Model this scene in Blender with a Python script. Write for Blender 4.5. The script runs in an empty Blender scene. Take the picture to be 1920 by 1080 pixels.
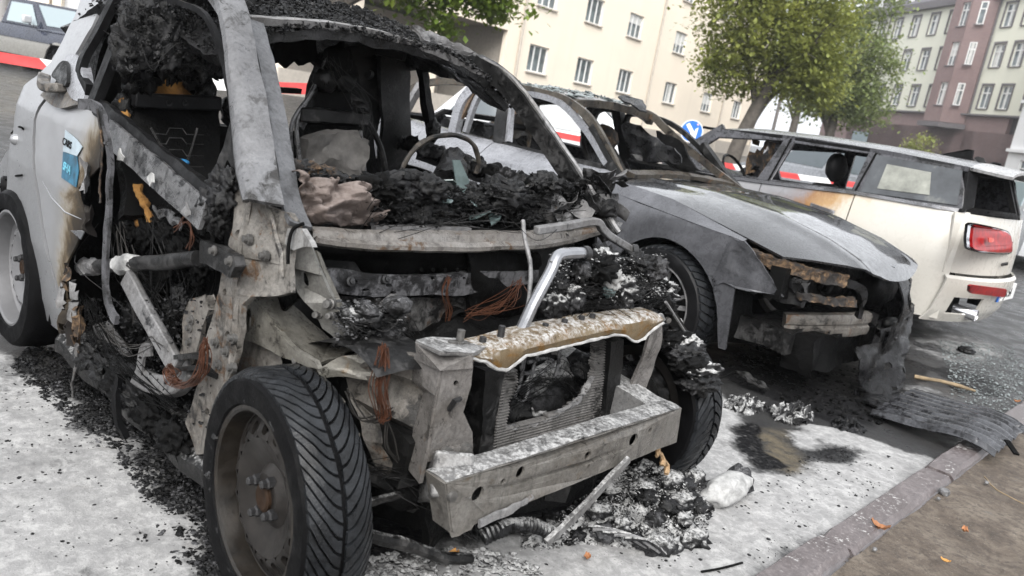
import bpy, bmesh, math, random
from mathutils import Vector, Matrix, noise
from mathutils.geometry import tessellate_polygon
PI = math.pi; V = Vector; rad = math.radians
SC = bpy.context.scene; COL = SC.collection
# ------------------------------------------------------------------ camera
CX, CY, CZ, YAW, PIT, ROL, FPX = 1.47595, -1.68950, 1.27473, 2.3072635, 0.2275235, 0.1731167, 1495.523
CAM = V((CX, CY, CZ))
FW = V((math.cos(PIT)*math.cos(YAW), math.cos(PIT)*math.sin(YAW), -math.sin(PIT)))
_r0 = FW.cross(V((0,0,1))).normalized(); _u0 = _r0.cross(FW)
RT = _r0*math.cos(ROL) + _u0*math.sin(ROL); UP = -_r0*math.sin(ROL) + _u0*math.cos(ROL)
cd = bpy.data.cameras.new('camera'); cam = bpy.data.objects.new('camera', cd); COL.objects.link(cam)
cd.sensor_width = 36; cd.lens = FPX/1920*36; cd.clip_start = .05; cd.clip_end = 2000
m = Matrix((RT, UP, -FW)).transposed().to_4x4(); m.translation = CAM; cam.matrix_world = m
cd.dof.use_dof = True; cd.dof.focus_distance = 2.75; cd.dof.aperture_fstop = 4.5
SC.camera = cam
# ------------------------------------------------------------------ sky, sun, exposure
SUN_EL, SUN_AZ = 42, 308
W = bpy.data.worlds.new('World'); SC.world = W; W.use_nodes = True
wn = W.node_tree.nodes; wl = W.node_tree.links; wn.clear()
sky = wn.new('ShaderNodeTexSky'); sky.sky_type = 'NISHITA'; sky.sun_disc = False
sky.sun_elevation = rad(SUN_EL); sky.sun_rotation = rad(90-SUN_AZ); sky.dust_density = 6; sky.air_density = 1.0; sky.ozone_density = 1
hs = wn.new('ShaderNodeHueSaturation'); hs.inputs['Saturation'].default_value = .12; hs.inputs['Value'].default_value = 1.0
mx = wn.new('ShaderNodeMix'); mx.data_type = 'RGBA'; mx.inputs[0].default_value = .62; mx.inputs[7].default_value = (9.4, 9.7, 10.2, 1)
bg = wn.new('ShaderNodeBackground'); bg.inputs[1].default_value = .105; wo = wn.new('ShaderNodeOutputWorld')
wl.new(sky.outputs[0], hs.inputs['Color']); wl.new(hs.outputs[0], mx.inputs[6]); wl.new(mx.outputs[2], bg.inputs[0]); wl.new(bg.outputs[0], wo.inputs[0])
sl = bpy.data.lights.new('sun', 'SUN'); sl.energy = 2.1; sl.angle = rad(45); sl.color = (1, .97, .93)
so = bpy.data.objects.new('sun', sl); COL.objects.link(so)
sd = V((math.cos(rad(SUN_EL))*math.cos(rad(SUN_AZ)), math.cos(rad(SUN_EL))*math.sin(rad(SUN_AZ)), math.sin(rad(SUN_EL))))
so.rotation_euler = sd.to_track_quat('Z', 'Y').to_euler(); so.location = (0, 0, 30)
vs = SC.view_settings; SC.display_settings.display_device = 'sRGB'
vs.view_transform = 'Standard'; vs.look = 'None'; vs.gamma = 1; vs.use_curve_mapping = False; vs.exposure = 1.12
SC.render.engine = 'CYCLES'; SC.cycles.use_denoising = True; SC.cycles.max_bounces = 6
SC.cycles.diffuse_bounces = 3; SC.cycles.glossy_bounces = 3; SC.cycles.transmission_bounces = 4; SC.cycles.transparent_max_bounces = 6
SC.cycles.volume_bounces = 0; SC.cycles.caustics_reflective = False; SC.cycles.caustics_refractive = False
# ------------------------------------------------------------------ helpers
def at(px, py, **k):
    """point on the sight line of a photograph pixel that lies in one real plane (x=, y= or z=)"""
    d = FW + RT*((px-960)/FPX) + UP*((540-py)/FPX)
    a, v = next(iter(k.items()))
    if a == 'd': return CAM + d*v
    i = 'xyz'.index(a); return CAM + d*((v-CAM[i])/d[i])
def rnd(seed): return random.Random(seed)
def nz(p, s=1.0, seed=0): return noise.noise(V((p[0]*s+seed*7.3, p[1]*s-seed*3.1, p[2]*s+seed*1.7)))
def lerp(a, b, t): return a+(b-a)*t
def pw(x, pts):
    """piecewise smooth interpolation through (x, y) pairs"""
    if x <= pts[0][0]: return pts[0][1]
    for (x0, y0), (x1, y1) in zip(pts, pts[1:]):
        if x <= x1:
            return lerp(y0, y1, (x-x0)/(x1-x0))
    return pts[-1][1]
def sm(x, a, b):
    t = min(1, max(0, (x-a)/(b-a))); return t*t*(3-2*t)
def spline(pts, n):
    """Catmull-Rom through points"""
    P = [V(p) for p in pts]; out = []
    if len(P) < 3: 
        return [P[0].lerp(P[-1], i/n) for i in range(n+1)]
    Q = [P[0]*2-P[1]]+P+[P[-1]*2-P[-2]]
    per = max(1, round(n/(len(P)-1)))
    for i in range(1, len(Q)-2):
        a, b, c, d = Q[i-1:i+3]
        for k in range(per):
            t = k/per
            out.append(.5*((2*b)+(c-a)*t+(2*a-5*b+4*c-d)*t*t+(3*b-a-3*c+d)*t**3))
    out.append(P[-1]); return out
def resl(r, m):
    return [pw(i/(m-1)*(len(r)-1), list(enumerate(r))) for i in range(m)]
class MB:
    def __init__(s): s.v = []; s.f = []; s.soft = False
    def add(s, vs, fs):
        o = len(s.v); s.v += [V(p) for p in vs]; s.f += [tuple(i+o for i in f) for f in fs]; return s
    def box(s, c, d, R=None):
        c = V(c); R = R or Matrix.Identity(3); h = [x/2 for x in d]
        vs = [c+R@V((a*h[0], b*h[1], e*h[2])) for a in (-1,1) for b in (-1,1) for e in (-1,1)]
        return s.add(vs, [(0,1,3,2),(4,6,7,5),(0,4,5,1),(2,3,7,6),(0,2,6,4),(1,5,7,3)])
    def bar(s, a, b, w, h, up=(0,0,1)):
        return s.sweep([a, b], [(-w/2,-h/2),(w/2,-h/2),(w/2,h/2),(-w/2,h/2)], up)
    def sweep(s, path, prof, up=(0,0,1), closed=True, caps=True, scale=None):
        P = [V(p) for p in path]; n = len(prof); up = V(up); vs = []; fs = []
        if scale and len(scale) != len(P): scale = resl(scale, len(P))
        for i, p in enumerate(P):
            t = (P[min(i+1, len(P)-1)]-P[max(i-1, 0)]).normalized()
            a = t.cross(up)
            if a.length < 1e-4: a = t.cross(V((1,.1,0)))
            a.normalize(); u = a.cross(t); k = scale[i] if scale else 1
            vs += [p+a*(x*k)+u*(y*k) for x, y in prof]
        m = len(P)
        for i in range(m-1):
            for j in range(n if closed else n-1):
                k = (j+1) % n; fs.append((i*n+j, i*n+k, (i+1)*n+k, (i+1)*n+j))
        if caps and closed: fs += [tuple(range(n))[::-1], tuple((m-1)*n+j for j in range(n))]
        return s.add(vs, fs)
    def tube(s, path, r, n=8, caps=True):
        P = [V(p) for p in path]; vs = []; fs = []; m = len(P); a = None
        if isinstance(r, (list, tuple)) and len(r) != m: r = resl(r, m)
        for i, p in enumerate(P):
            t = (P[min(i+1, m-1)]-P[max(i-1, 0)]).normalized()
            if a is None: a = t.orthogonal().normalized()
            else:
                a = a-t*a.dot(t); a = a.normalized() if a.length > 1e-6 else t.orthogonal().normalized()
            b = t.cross(a); q = r[i] if isinstance(r, (list, tuple)) else r
            vs += [p+(a*math.cos(2*PI*j/n)+b*math.sin(2*PI*j/n))*q for j in range(n)]
        for i in range(m-1):
            for j in range(n): k = (j+1) % n; fs.append((i*n+j, i*n+k, (i+1)*n+k, (i+1)*n+j))
        if caps: fs += [tuple(range(n))[::-1], tuple((m-1)*n+j for j in range(n))]
        return s.add(vs, fs)
    def plate(s, poly, th, nrm=None, holes=()):
        P = [V(p) for p in poly]; H = [[V(p) for p in h] for h in holes]
        if nrm is None:
            nrm = V((0,0,0))
            for i in range(len(P)): nrm += (P[i]).cross(P[(i+1) % len(P)])
        nrm = V(nrm).normalized(); allp = P+[p for h in H for p in h]; N = len(allp)
        tris = tessellate_polygon([P]+H)
        vs = [p+nrm*(th/2) for p in allp]+[p-nrm*(th/2) for p in allp]; fs = []
        for t in tris:
            a, b, c = t
            if (allp[b]-allp[a]).cross(allp[c]-allp[a]).dot(nrm) < 0: a, b, c = c, b, a
            fs += [(a, b, c), (c+N, b+N, a+N)]
        o = 0
        for L in [P]+H:
            k = len(L)
            for i in range(k): fs.append((o+i, o+i+N, o+(i+1) % k+N, o+(i+1) % k))
            o += k
        return s.add(vs, fs)
    def grid(s, pts, th=0, skip=None):
        nu, nv = len(pts), len(pts[0]); P = [[V(p) for p in r] for r in pts]; vs = [p for r in P for p in r]; fs = []
        cells = [(i, j) for i in range(nu-1) for j in range(nv-1) if not (skip and skip(i, j))]
        for i, j in cells: fs.append((i*nv+j, i*nv+j+1, (i+1)*nv+j+1, (i+1)*nv+j))
        if th:
            N = nu*nv; back = []
            for i in range(nu):
                for j in range(nv):
                    a = P[min(i+1, nu-1)][j]-P[max(i-1, 0)][j]; b = P[i][min(j+1, nv-1)]-P[i][max(j-1, 0)]
                    n = a.cross(b); n = n.normalized() if n.length > 1e-9 else V((0,0,1)); back.append(P[i][j]+n*th)
            S = set(cells); top = list(fs)
            fs += [tuple(x+N for x in f[::-1]) for f in top]
            for i, j in cells:
                a, b, c, d = i*nv+j, i*nv+j+1, (i+1)*nv+j+1, (i+1)*nv+j
                for nb, e in (((i-1, j), (a, b)), ((i, j+1), (b, c)), ((i+1, j), (c, d)), ((i, j-1), (d, a))):
                    if nb not in S: fs.append((e[1], e[0], e[0]+N, e[1]+N))
            vs = vs+back
        return s.add(vs, fs)
    def lathe(s, c, ax, prof, n=32, ref=None, closed=False, a0=0, a1=2*PI):
        """prof: (along axis, radius) pairs"""
        c = V(c); ax = V(ax).normalized(); a = V(ref) if ref else ax.orthogonal(); a = (a-ax*a.dot(ax)).normalized(); b = ax.cross(a)
        full = abs(a1-a0-2*PI) < 1e-6; m = n if full else n+1; k = len(prof); vs = []; fs = []
        for i in range(m):
            t = a0+(a1-a0)*i/n; d = a*math.cos(t)+b*math.sin(t)
            vs += [c+ax*h+d*r for h, r in prof]
        for i in range(n):
            i2 = (i+1) % m
            for j in range(k if closed else k-1):
                j2 = (j+1) % k; fs.append((i*k+j, i*k+j2, i2*k+j2, i2*k+j))
        return s.add(vs, fs)
    def cyl(s, c, ax, r, h, n=16):
        return s.lathe(c, ax, [(-h/2, 1e-4), (-h/2, r), (h/2, r), (h/2, 1e-4)], n)
    def lump(s, c, r, seed=0, amp=.35, sub=2, fr=2.2):
        s.soft = True; bm = bmesh.new(); bmesh.ops.create_icosphere(bm, subdivisions=sub, radius=1); c = V(c); r = V(r) if hasattr(r, '__len__') else V((r, r, r))
        for v in bm.verts:
            k = 1+amp*(nz(v.co, fr, seed)*.85+.42*nz(v.co, fr*2.7, seed+3)+(.22*nz(v.co, fr*6.5, seed+5) if sub > 2 else 0)+(.16*nz(v.co, fr*14, seed+8) if sub > 3 else 0)); v.co = v.co*k
        vs = [c+V((v.co.x*r.x, v.co.y*r.y, v.co.z*r.z)) for v in bm.verts]; fs = [tuple(v.index for v in f.verts) for f in bm.faces]; bm.free()
        return s.add(vs, fs)
    def flake(s, c, size, R, th=.002, k=5, rg=random):
        pts = []
        for i in range(k):
            a = 2*PI*i/k+rg.uniform(-.35, .35); q = size*rg.uniform(.45, 1)
            pts.append(V(c)+R@V((math.cos(a)*q, math.sin(a)*q*.75, rg.uniform(-.12, .12)*size)))
        n = R@V((0,0,1)); m = len(pts)
        vs = pts+[p-n*th for p in pts]
        return s.add(vs, [tuple(range(m)), tuple(range(2*m-1, m-1, -1))]+[(i, i+m, (i+1) % m+m, (i+1) % m) for i in range(m)])
    def build(s, name, mat, parent=None, smooth=35, crumple=None, bevel=0, dense=0, post=None, sub=0):
        off = ROOT.get(parent.name, V((0,0,0))) if parent else V((0,0,0))
        me = bpy.data.meshes.new(name)
        me.from_pydata([tuple(p-off) for p in s.v], [], s.f); me.validate()
        if dense or crumple or post:
            bm = bmesh.new(); bm.from_mesh(me)
            if dense:
                for _ in range(5):
                    L = [e for e in bm.edges if e.calc_length() > dense]
                    if not L: break
                    bmesh.ops.subdivide_edges(bm, edges=L, cuts=1, use_grid_fill=True)
                    big = [f for f in bm.faces if len(f.verts) > 4]
                    if big: bmesh.ops.triangulate(bm, faces=big)
            if post:
                for v in bm.verts: v.co = post(v.co+off)-off
            if crumple:
                amp, fr = crumple[0], crumple[1]; sd = crumple[2] if len(crumple) > 2 else 0
                for v in bm.verts:
                    p = v.co+off; q = V((p.x*fr+sd, p.y*fr, p.z*fr))
                    v.co += noise.noise_vector(q)*amp+noise.noise_vector(q*2.6)*(amp*.4)
            bm.to_mesh(me); bm.free()
        if s.soft and smooth == 35: smooth = 180
        if smooth:
            for p in me.polygons: p.use_smooth = True
            me.set_sharp_from_angle(angle=rad(smooth))
        o = bpy.data.objects.new(name, me); COL.objects.link(o)
        if isinstance(mat, str): mat = MATS[mat]
        if mat: me.materials.append(mat)
        if bevel:
            b = o.modifiers.new('bevel', 'BEVEL'); b.width = bevel; b.segments = 2; b.limit_method = 'ANGLE'; b.angle_limit = rad(40)
        if sub:
            b = o.modifiers.new('sub', 'SUBSURF'); b.levels = sub; b.render_levels = sub
        if parent:
            o.parent = parent; ROOT[o.name] = off
        return o
ROOT = {}
def thing(name, loc, label, cat, group=None):
    o = bpy.data.objects.new(name, None); COL.objects.link(o); o.location = loc; ROOT[o.name] = V(loc); o.empty_display_size = .1
    o['label'] = label; o['category'] = cat
    if group: o['group'] = group
    return o
def tag(o, label, cat, group=None, kind=None):
    if label: o['label'] = label
    if cat: o['category'] = cat
    if group: o['group'] = group
    if kind: o['kind'] = kind
    return o
def stuff(o): o['kind'] = 'stuff'; return o
def rotm(axis, a): return Matrix.Rotation(a, 3, axis)
def text_mesh(name, txt, size, mat, parent, origin, right, up, depth=.002, weight=0):
    cu = bpy.data.curves.new(name, 'FONT'); cu.body = txt; cu.size = size; cu.extrude = depth; cu.offset = weight; cu.resolution_u = 3
    ob = bpy.data.objects.new(name, cu); COL.objects.link(ob); dg = bpy.context.evaluated_depsgraph_get()
    me = bpy.data.meshes.new_from_object(ob.evaluated_get(dg)); bpy.data.objects.remove(ob)
    r = V(right).normalized(); u = V(up).normalized(); n = r.cross(u); off = ROOT[parent.name]
    for v in me.vertices: v.co = V(origin)-off+r*v.co.x+u*v.co.y+n*v.co.z
    o = bpy.data.objects.new(name, me); COL.objects.link(o); me.materials.append(MATS[mat]); o.parent = parent; ROOT[o.name] = off
    return o
# ------------------------------------------------------------------ materials
MATS = {}
class NT:
    def __init__(s, name):
        s.m = bpy.data.materials.new(name); s.m.use_nodes = True; s.t = s.m.node_tree; s.t.nodes.clear(); MATS[name] = s.m
        s.out = s.n('ShaderNodeOutputMaterial'); s.b = s.n('ShaderNodeBsdfPrincipled'); s.l(s.b.outputs[0], s.out.inputs[0])
        s.tc = s.n('ShaderNodeTexCoord'); s.geo = None
    def n(s, t): return s.t.nodes.new(t)
    def l(s, a, b): s.t.links.new(a, b)
    def put(s, sock, v):
        if hasattr(v, 'is_output'): s.l(v, sock)
        else:
            if isinstance(v, tuple) and len(v) == 3: v = (*v, 1)
            elif sock.type == 'RGBA' and not isinstance(v, tuple): v = (v, v, v, 1)
            sock.default_value = v
    def noise(s, sc, det=6, ro=.6, dist=0, vec=None, co='Object'):
        x = s.n('ShaderNodeTexNoise'); x.inputs['Scale'].default_value = sc; x.inputs['Detail'].default_value = det; x.inputs['Roughness'].default_value = ro; x.inputs['Distortion'].default_value = dist
        s.l(vec or s.tc.outputs[co], x.inputs['Vector']); return x.outputs['Fac']
    def vor(s, sc, feat='F1', out='Distance', vec=None):
        x = s.n('ShaderNodeTexVoronoi'); x.feature = feat; x.inputs['Scale'].default_value = sc; s.l(vec or s.tc.outputs['Object'], x.inputs['Vector']); return x.outputs[out]
    def ramp(s, fac, stops):
        x = s.n('ShaderNodeValToRGB'); s.put(x.inputs[0], fac); e = x.color_ramp.elements
        e.remove(e[1]); e[0].position = stops[0][0]
        for p, c in stops[1:]: e.new(p)
        for i, (p, c) in enumerate(stops): e[i].color = (*c, 1) if isinstance(c, tuple) else (c, c, c, 1)
        return x.outputs[0]
    def mix(s, f, a, b, mode='MIX'):
        x = s.n('ShaderNodeMix'); x.data_type = 'RGBA'; x.blend_type = mode; s.put(x.inputs[0], f); s.put(x.inputs[6], a); s.put(x.inputs[7], b); return x.outputs[2]
    def math(s, op, a, b=0, c=0, clamp=False):
        x = s.n('ShaderNodeMath'); x.operation = op; x.use_clamp = clamp; s.put(x.inputs[0], a); s.put(x.inputs[1], b); s.put(x.inputs[2], c); return x.outputs[0]
    def mr(s, v, a, b, c=0, d=1):
        x = s.n('ShaderNodeMapRange'); x.interpolation_type = 'SMOOTHSTEP'; s.put(x.inputs[0], v)
        for i, q in enumerate((a, b, c, d)): x.inputs[i+1].default_value = q
        return x.outputs[0]
    def xyz(s, co='Object'):
        x = s.n('ShaderNodeSeparateXYZ'); s.l(s.tc.outputs[co], x.inputs[0]); return x.outputs
    def nrmz(s):
        g = s.n('ShaderNodeNewGeometry'); x = s.n('ShaderNodeSeparateXYZ'); s.l(g.outputs['Normal'], x.inputs[0]); return x.outputs[2]
    def dist(s, p):
        x = s.n('ShaderNodeVectorMath'); x.operation = 'DISTANCE'; s.l(s.tc.outputs['Object'], x.inputs[0]); x.inputs[1].default_value = p; return x.outputs['Value']
    def attr(s, name):
        x = s.n('ShaderNodeAttribute'); x.attribute_name = name; return x.outputs['Color']
    def bump(s, h, st=.3, d=.01):
        x = s.n('ShaderNodeBump'); x.inputs['Strength'].default_value = st; x.inputs['Distance'].default_value = d; s.l(h, x.inputs['Height']); s.l(x.outputs[0], s.b.inputs['Normal'])
    def set(s, **k):
        for a, v in k.items():
            s.put(s.b.inputs[{'col': 'Base Color', 'rough': 'Roughness', 'metal': 'Metallic', 'spec': 'Specular IOR Level', 'coat': 'Coat Weight', 'coatr': 'Coat Roughness', 'alpha': 'Alpha', 'trans': 'Transmission Weight', 'ior': 'IOR', 'emit': 'Emission Color', 'es': 'Emission Strength'}[a]], v)
        return s.m
def plain(name, col, rough=.6, metal=0, var=.25, sc=8, bump=.15, bs=40, coat=0, spec=.5):
    t = NT(name); a = t.noise(sc, 6, .65); lo = tuple(c*(1-var) for c in col); hi = tuple(min(1, c*(1+var)) for c in col)
    t.set(col=t.ramp(a, [(.3, lo), (.7, hi)]), rough=t.mr(t.noise(sc*1.7, 4), .3, .7, max(.05, rough-.12), min(1, rough+.12)), metal=metal, coat=coat, spec=spec)
    if bump: t.bump(t.noise(bs, 5), bump, .004)
    return t
def burnt(name, light, mid, soot, rust, powder=0.0, sc=5, metal=.25, rough=.55, sootamt=.45, rustamt=.62, bump=.35, spec=.35, mott=.5, run=.6):
    """bare sheet steel after a fire: ash-grey scale, soot, rust, wet runs, white powder lying on top faces"""
    k_ = .46; light = tuple(c*k_ for c in light); mid = tuple(c*k_ for c in mid); rust = tuple(c*k_ for c in rust); soot = tuple(c*.5 for c in soot)
    t = NT(name); a = t.noise(sc, 8, .7, .5); b = t.noise(sc*2.3, 8, .72, .8); c = t.noise(sc*.8+1.3, 7, .66, .4); f = t.noise(85, 5, .75); g = t.noise(26, 8, .76, .6)
    mp = t.n('ShaderNodeMapping'); mp.inputs['Scale'].default_value = (1, 1, .13); t.l(t.tc.outputs['Object'], mp.inputs[0]); st = t.noise(24, 6, .7, .3, mp.outputs[0])
    col = t.ramp(a, [(.3, mid), (.5, tuple(lerp(x, y, .55) for x, y in zip(mid, light))), (.66, light)])
    col = t.mix(t.mr(b, rustamt, rustamt+.1), col, rust)
    if mott:
        col = t.mix(1, col, t.ramp(t.noise(sc*4+4, 10, .8, .6), [(.32, lerp(1, .2, mott)), (.45, lerp(1, .75, mott)), (.57, lerp(1, 1.1, mott)), (.72, lerp(1, 1.5, mott))]), 'MULTIPLY')
        col = t.mix(1, col, t.ramp(f, [(.34, lerp(1, .4, mott)), (.5, 1.0), (.66, lerp(1, 1.4, mott))]), 'MULTIPLY')
    if run: col = t.mix(t.mr(st, .54, .68, 0, run), col, soot)
    col = t.mix(t.mr(t.math('ADD', t.math('MULTIPLY', c, .55), t.math('MULTIPLY', g, .45)), sootamt+.085, sootamt-.005), col, soot)
    col = t.mix(t.mr(f, .61, .70, 0, .3+.5*mott), col, soot)
    if powder:
        p = t.math('MULTIPLY', t.mr(t.nrmz(), .35, .9), t.mr(t.math('ADD', t.math('MULTIPLY', g, .5), t.math('MULTIPLY', f, .5)), .60-.2*powder, .76-.2*powder))
        col = t.mix(p, col, (.42, .42, .415))
    t.set(col=col, rough=t.mr(g, .34, .66, max(.1, rough-.28), min(1, rough+.2)), metal=metal, spec=spec)
    t.bump(t.math('ADD', t.math('MULTIPLY', g, .6), t.math('MULTIPLY', f, .4)), min(1, bump*1.3), .007)
    return t
burnt('steel_ash', (.46,.46,.47), (.23,.22,.21), (.03,.03,.033), (.2,.14,.09), sc=4, sootamt=.37)
burnt('steel_ash_powder', (.45,.45,.45), (.22,.21,.2), (.03,.03,.032), (.2,.14,.08), powder=.75, sc=5, sootamt=.4)
burnt('steel_pillar', (.34,.345,.36), (.2,.2,.208), (.06,.058,.056), (.22,.19,.16), sc=3, sootamt=.39, rustamt=.68, rough=.5, mott=.35, run=.75)
burnt('steel_brown', (.4,.38,.35), (.19,.165,.14), (.03,.028,.026), (.22,.12,.06), sc=5, sootamt=.42, rustamt=.55)
burnt('steel_rust_powder', (.33,.26,.16), (.22,.14,.065), (.06,.05,.045), (.28,.15,.04), powder=.8, mott=.3, run=.3, sc=6, sootamt=.36, rustamt=.5)
burnt('steel_dark', (.12,.118,.118), (.045,.043,.042), (.012,.012,.012), (.1,.06,.035), sc=6, sootamt=.5, rustamt=.66)
burnt('steel_dark_powder', (.16,.155,.15), (.05,.048,.046), (.012,.012,.012), (.1,.06,.035), powder=.6, sc=6, sootamt=.5, rustamt=.66)
burnt('soot', (.016,.016,.0165), (.007,.007,.007), (.004,.004,.004), (.018,.014,.01), sc=9, sootamt=.5, rough=.55, metal=0, bump=.8, spec=0.1, mott=1, run=0)
burnt('char', (.035,.035,.038), (.011,.011,.012), (.004,.004,.004), (.03,.024,.016), sc=14, sootamt=.47, rough=.42, metal=0, bump=1.0, spec=0.28, mott=1, run=0)
burnt('char_powder', (.09,.09,.094), (.022,.022,.024), (.008,.008,.008), (.06,.05,.035), powder=1.0, sc=14, sootamt=.43, rough=.7, metal=0, bump=1.0, spec=0.15, mott=1, run=0)
burnt('char_ash', (.2,.2,.21), (.06,.06,.062), (.012,.012,.012), (.1,.085,.07), sc=18, sootamt=.45, rough=.75, metal=0, bump=1.0, powder=.25, spec=0.15, mott=1, run=0)
burnt('paper_char', (.4,.4,.41), (.09,.09,.094), (.016,.016,.016), (.2,.15,.1), sc=12, sootamt=.47, rough=.5, metal=0, bump=.5, spec=0.25, mott=1, run=0)
plain('rubber', (.0025,.0025,.0028), .6, var=.5, sc=14, bump=.4, bs=120, spec=.08)
plain('rubber_tread', (.010,.011,.0125), .36, var=.8, sc=24, bump=.5, bs=160, spec=.25)
plain('wet_rubber', (.006,.006,.0065), .42, var=.4, sc=14, bump=.3, bs=120, spec=.15)
plain('rim_dark', (.02,.018,.0165), .42, .3, var=.7, sc=9, bump=.15, bs=80, spec=.2)
plain('rim_lip', (.013,.0105,.008), .4, .3, var=.9, sc=14, bump=.2, bs=80)
plain('rim_silver', (.13,.13,.134), .5, .2, var=.12, sc=9)
plain('bolt_steel', (.09,.087,.083), .45, .4, var=.4, sc=40)
plain('bolt_dark', (.018,.018,.019), .5, .2, var=.4, sc=40)
plain('copper', (.07,.027,.014), .5, .3, var=.6, sc=30)
plain('wire_grey', (.03,.028,.026), .5, .3, var=.5, sc=30)
plain('alu', (.26,.265,.28), .35, .7, var=.25, sc=12, bump=.15, bs=60)
plain('black', (.003,.003,.003), .8, var=.3, bump=0, spec=.05)
plain('trim_black', (.006,.006,.0065), .5, var=.6, sc=20, bump=.4, bs=60, spec=.12)
plain('glass_shard', (.09,.12,.12), .12, 0, var=.35, sc=20, bump=0)
plain('cloth_grey', (.09,.085,.08), .85, var=.5, sc=12, bump=.6, bs=60)
plain('chrome', (.6,.6,.62), .12, .9, var=.1)
plain('chalk', (.3,.3,.295), .9, var=.4, sc=30, bump=.4, bs=60)
t = NT('airbag'); a = t.noise(6, 7, .65, .6); b = t.noise(22, 6, .7, .4); t.set(col=t.mix(t.mr(b, .56, .68, 0, .85), t.ramp(a, [(.32, (.03,.02,.015)), (.45, (.1,.078,.068)), (.68, (.18,.15,.138))]), (.03,.02,.015)), rough=.6, spec=.4); t.bump(t.math('ADD', t.noise(13, 4, .6, 2.5), t.math('MULTIPLY', t.noise(60, 5, .7), .3)), .7, .012)
t = NT('foam'); a = t.noise(9, 6, .6, .4); t.set(col=t.ramp(a, [(.3, (.01,.007,.004)), (.4, (.08,.035,.009)), (.52, (.25,.12,.026)), (.72, (.38,.22,.065))]), rough=.85); t.bump(t.noise(60, 5), .5, .006)
# ------------------------------------------------------------------ ground sheet
def in_poly(x, y, P):
    c = False; j = len(P)-1
    for i in range(len(P)):
        if (P[i][1] > y) != (P[j][1] > y) and x < (P[j][0]-P[i][0])*(y-P[i][1])/(P[j][1]-P[i][1])+P[i][0]: c = not c
        j = i
    return c
def pdist(x, y, P):
    d = 1e9; p = V((x, y))
    for i in range(len(P)):
        a = V(P[i]); b = V(P[(i+1) % len(P)]); ab = b-a; t = max(0, min(1, (p-a).dot(ab)/max(1e-9, ab.length_squared))); d = min(d, (p-a-ab*t).length)
    return -d if in_poly(x, y, P) else d
def G(l): return [tuple(at(*a, z=0).xy) for a in l]
POW = [(G([(0,655),(60,700),(120,735),(170,775),(205,815),(262,850),(300,905),(335,960),(375,1010),(420,1090),(430,1500),(-900,1500),(-900,560)]), .10, 1.0),
       (G([(1312,728),(1350,735),(1400,790),(1470,815),(1560,805),(1640,830),(1745,862),(1790,880),(1400,1110),(1000,1400),(560,1300),(640,1060),(760,1040),(900,1020),(1000,980),(1150,900),(1250,850)]), .07, 1.0),
       (G([(1700,640),(1790,615),(1870,640),(1905,665),(1840,690),(1760,675)]), .12, .55),
       (G([(1690,745),(1720,715),(1800,745),(1850,780),(1790,790)]), .1, .5),
       (G([(90,760),(250,840),(330,900),(400,1000),(300,1000),(180,850)]), .12, .42)]
SOOT = [(G([(60,640),(330,720),(420,900),(400,1030),(330,950),(255,860),(190,800),(60,690)]), .12, 1.0),
        (G([(640,1080),(760,1050),(1000,960),(1230,880),(1300,760),(1200,640),(600,600),(300,700)]), .12, 1.0),
        (G([(1330,690),(1480,770),(1560,800),(1650,815),(1720,770),(1745,690),(1600,600),(1300,560)]), .1, 1.0),
        (G([(1368,800),(1410,795),(1440,850),(1500,880),(1480,892),(1420,880),(1385,850)]), .05, .95),
        (G([(1470,835),(1560,830),(1640,850),(1560,872)]), .08, .6),
        (G([(1740,690),(1850,700),(1900,730),(1790,745)]), .1, .8)]
STAIN = [(G([(1368,800),(1410,795),(1470,812),(1510,870),(1480,894),(1420,885),(1385,850)]), .05), (G([(1545,835),(1620,850),(1560,868),(1500,850)]), .07)]
BRN = [(G([(1410,800),(1470,810),(1505,870),(1480,890),(1425,865)]), .05, .9), (G([(0,150),(110,150),(90,215),(0,225)]), 1.2, 1.0), (G([(100,640),(260,700),(300,760),(160,720)]), .1, .35),
       (G([(1340,330),(1480,345),(1480,300),(1320,290)]), .8, .6)]
def spaced(a, b, fine, far, g=1.28):
    o = [a+(b-a)*i/round((b-a)/fine) for i in range(round((b-a)/fine)+1)]; s = fine; x = a; lo = []
    while x > -far: s = min(s*g, 40); x -= s; lo.append(x)
    return lo[::-1]+o
XS = spaced(-2.6, .668, .028, 320); YS = spaced(-1.25, 4.4, .028, 320)
s_ = .028; y_ = 4.4
while y_ < 320: s_ = min(s_*1.28, 40); y_ += s_; YS.append(y_)
gm = MB(); vs_ = []; msk = []
for x in XS:
    for y in YS:
        ch = [0, 0, 0]
        for k, L in enumerate((POW, SOOT, BRN)):
            for P, soft, st in L:
                if abs(x) < 25 and abs(y) < 25:
                    n = nz((x, y, 0), 3.1, k)*.16*min(1, soft*8)+nz((x, y, 0), 9, k+4)*.06
                    d = pdist(x, y, P)+n*.8
                    ch[k] = max(ch[k], st*(1-sm(d, -soft, soft)))
        if abs(x) < 2 and abs(y) < 4:
            for P, soft in STAIN: ch[0] *= 1-.95*(1-sm(pdist(x, y, P)+nz((x, y, 0), 7, 3)*.05, -soft, soft))
        near = 1 if (abs(x) < 6 and abs(y) < 9) else 0
        z = near*(.002*nz((x, y, 0), 1.2)+ch[0]*.007*(1+nz((x, y, 0), 14, 2))+ch[1]*.006*(nz((x, y, 0), 22, 5)+.3))
        vs_.append((x, y, z)); msk.append(ch)
NY = len(YS); gm.add(vs_, [(i*NY+j, (i+1)*NY+j, (i+1)*NY+j+1, i*NY+j+1) for i in range(len(XS)-1) for j in range(NY-1)])
t = NT('road_asphalt')
m_ = t.n('ShaderNodeSeparateColor'); t.l(t.attr('mask'), m_.inputs[0]); pR, pG, pB = m_.outputs
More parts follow.
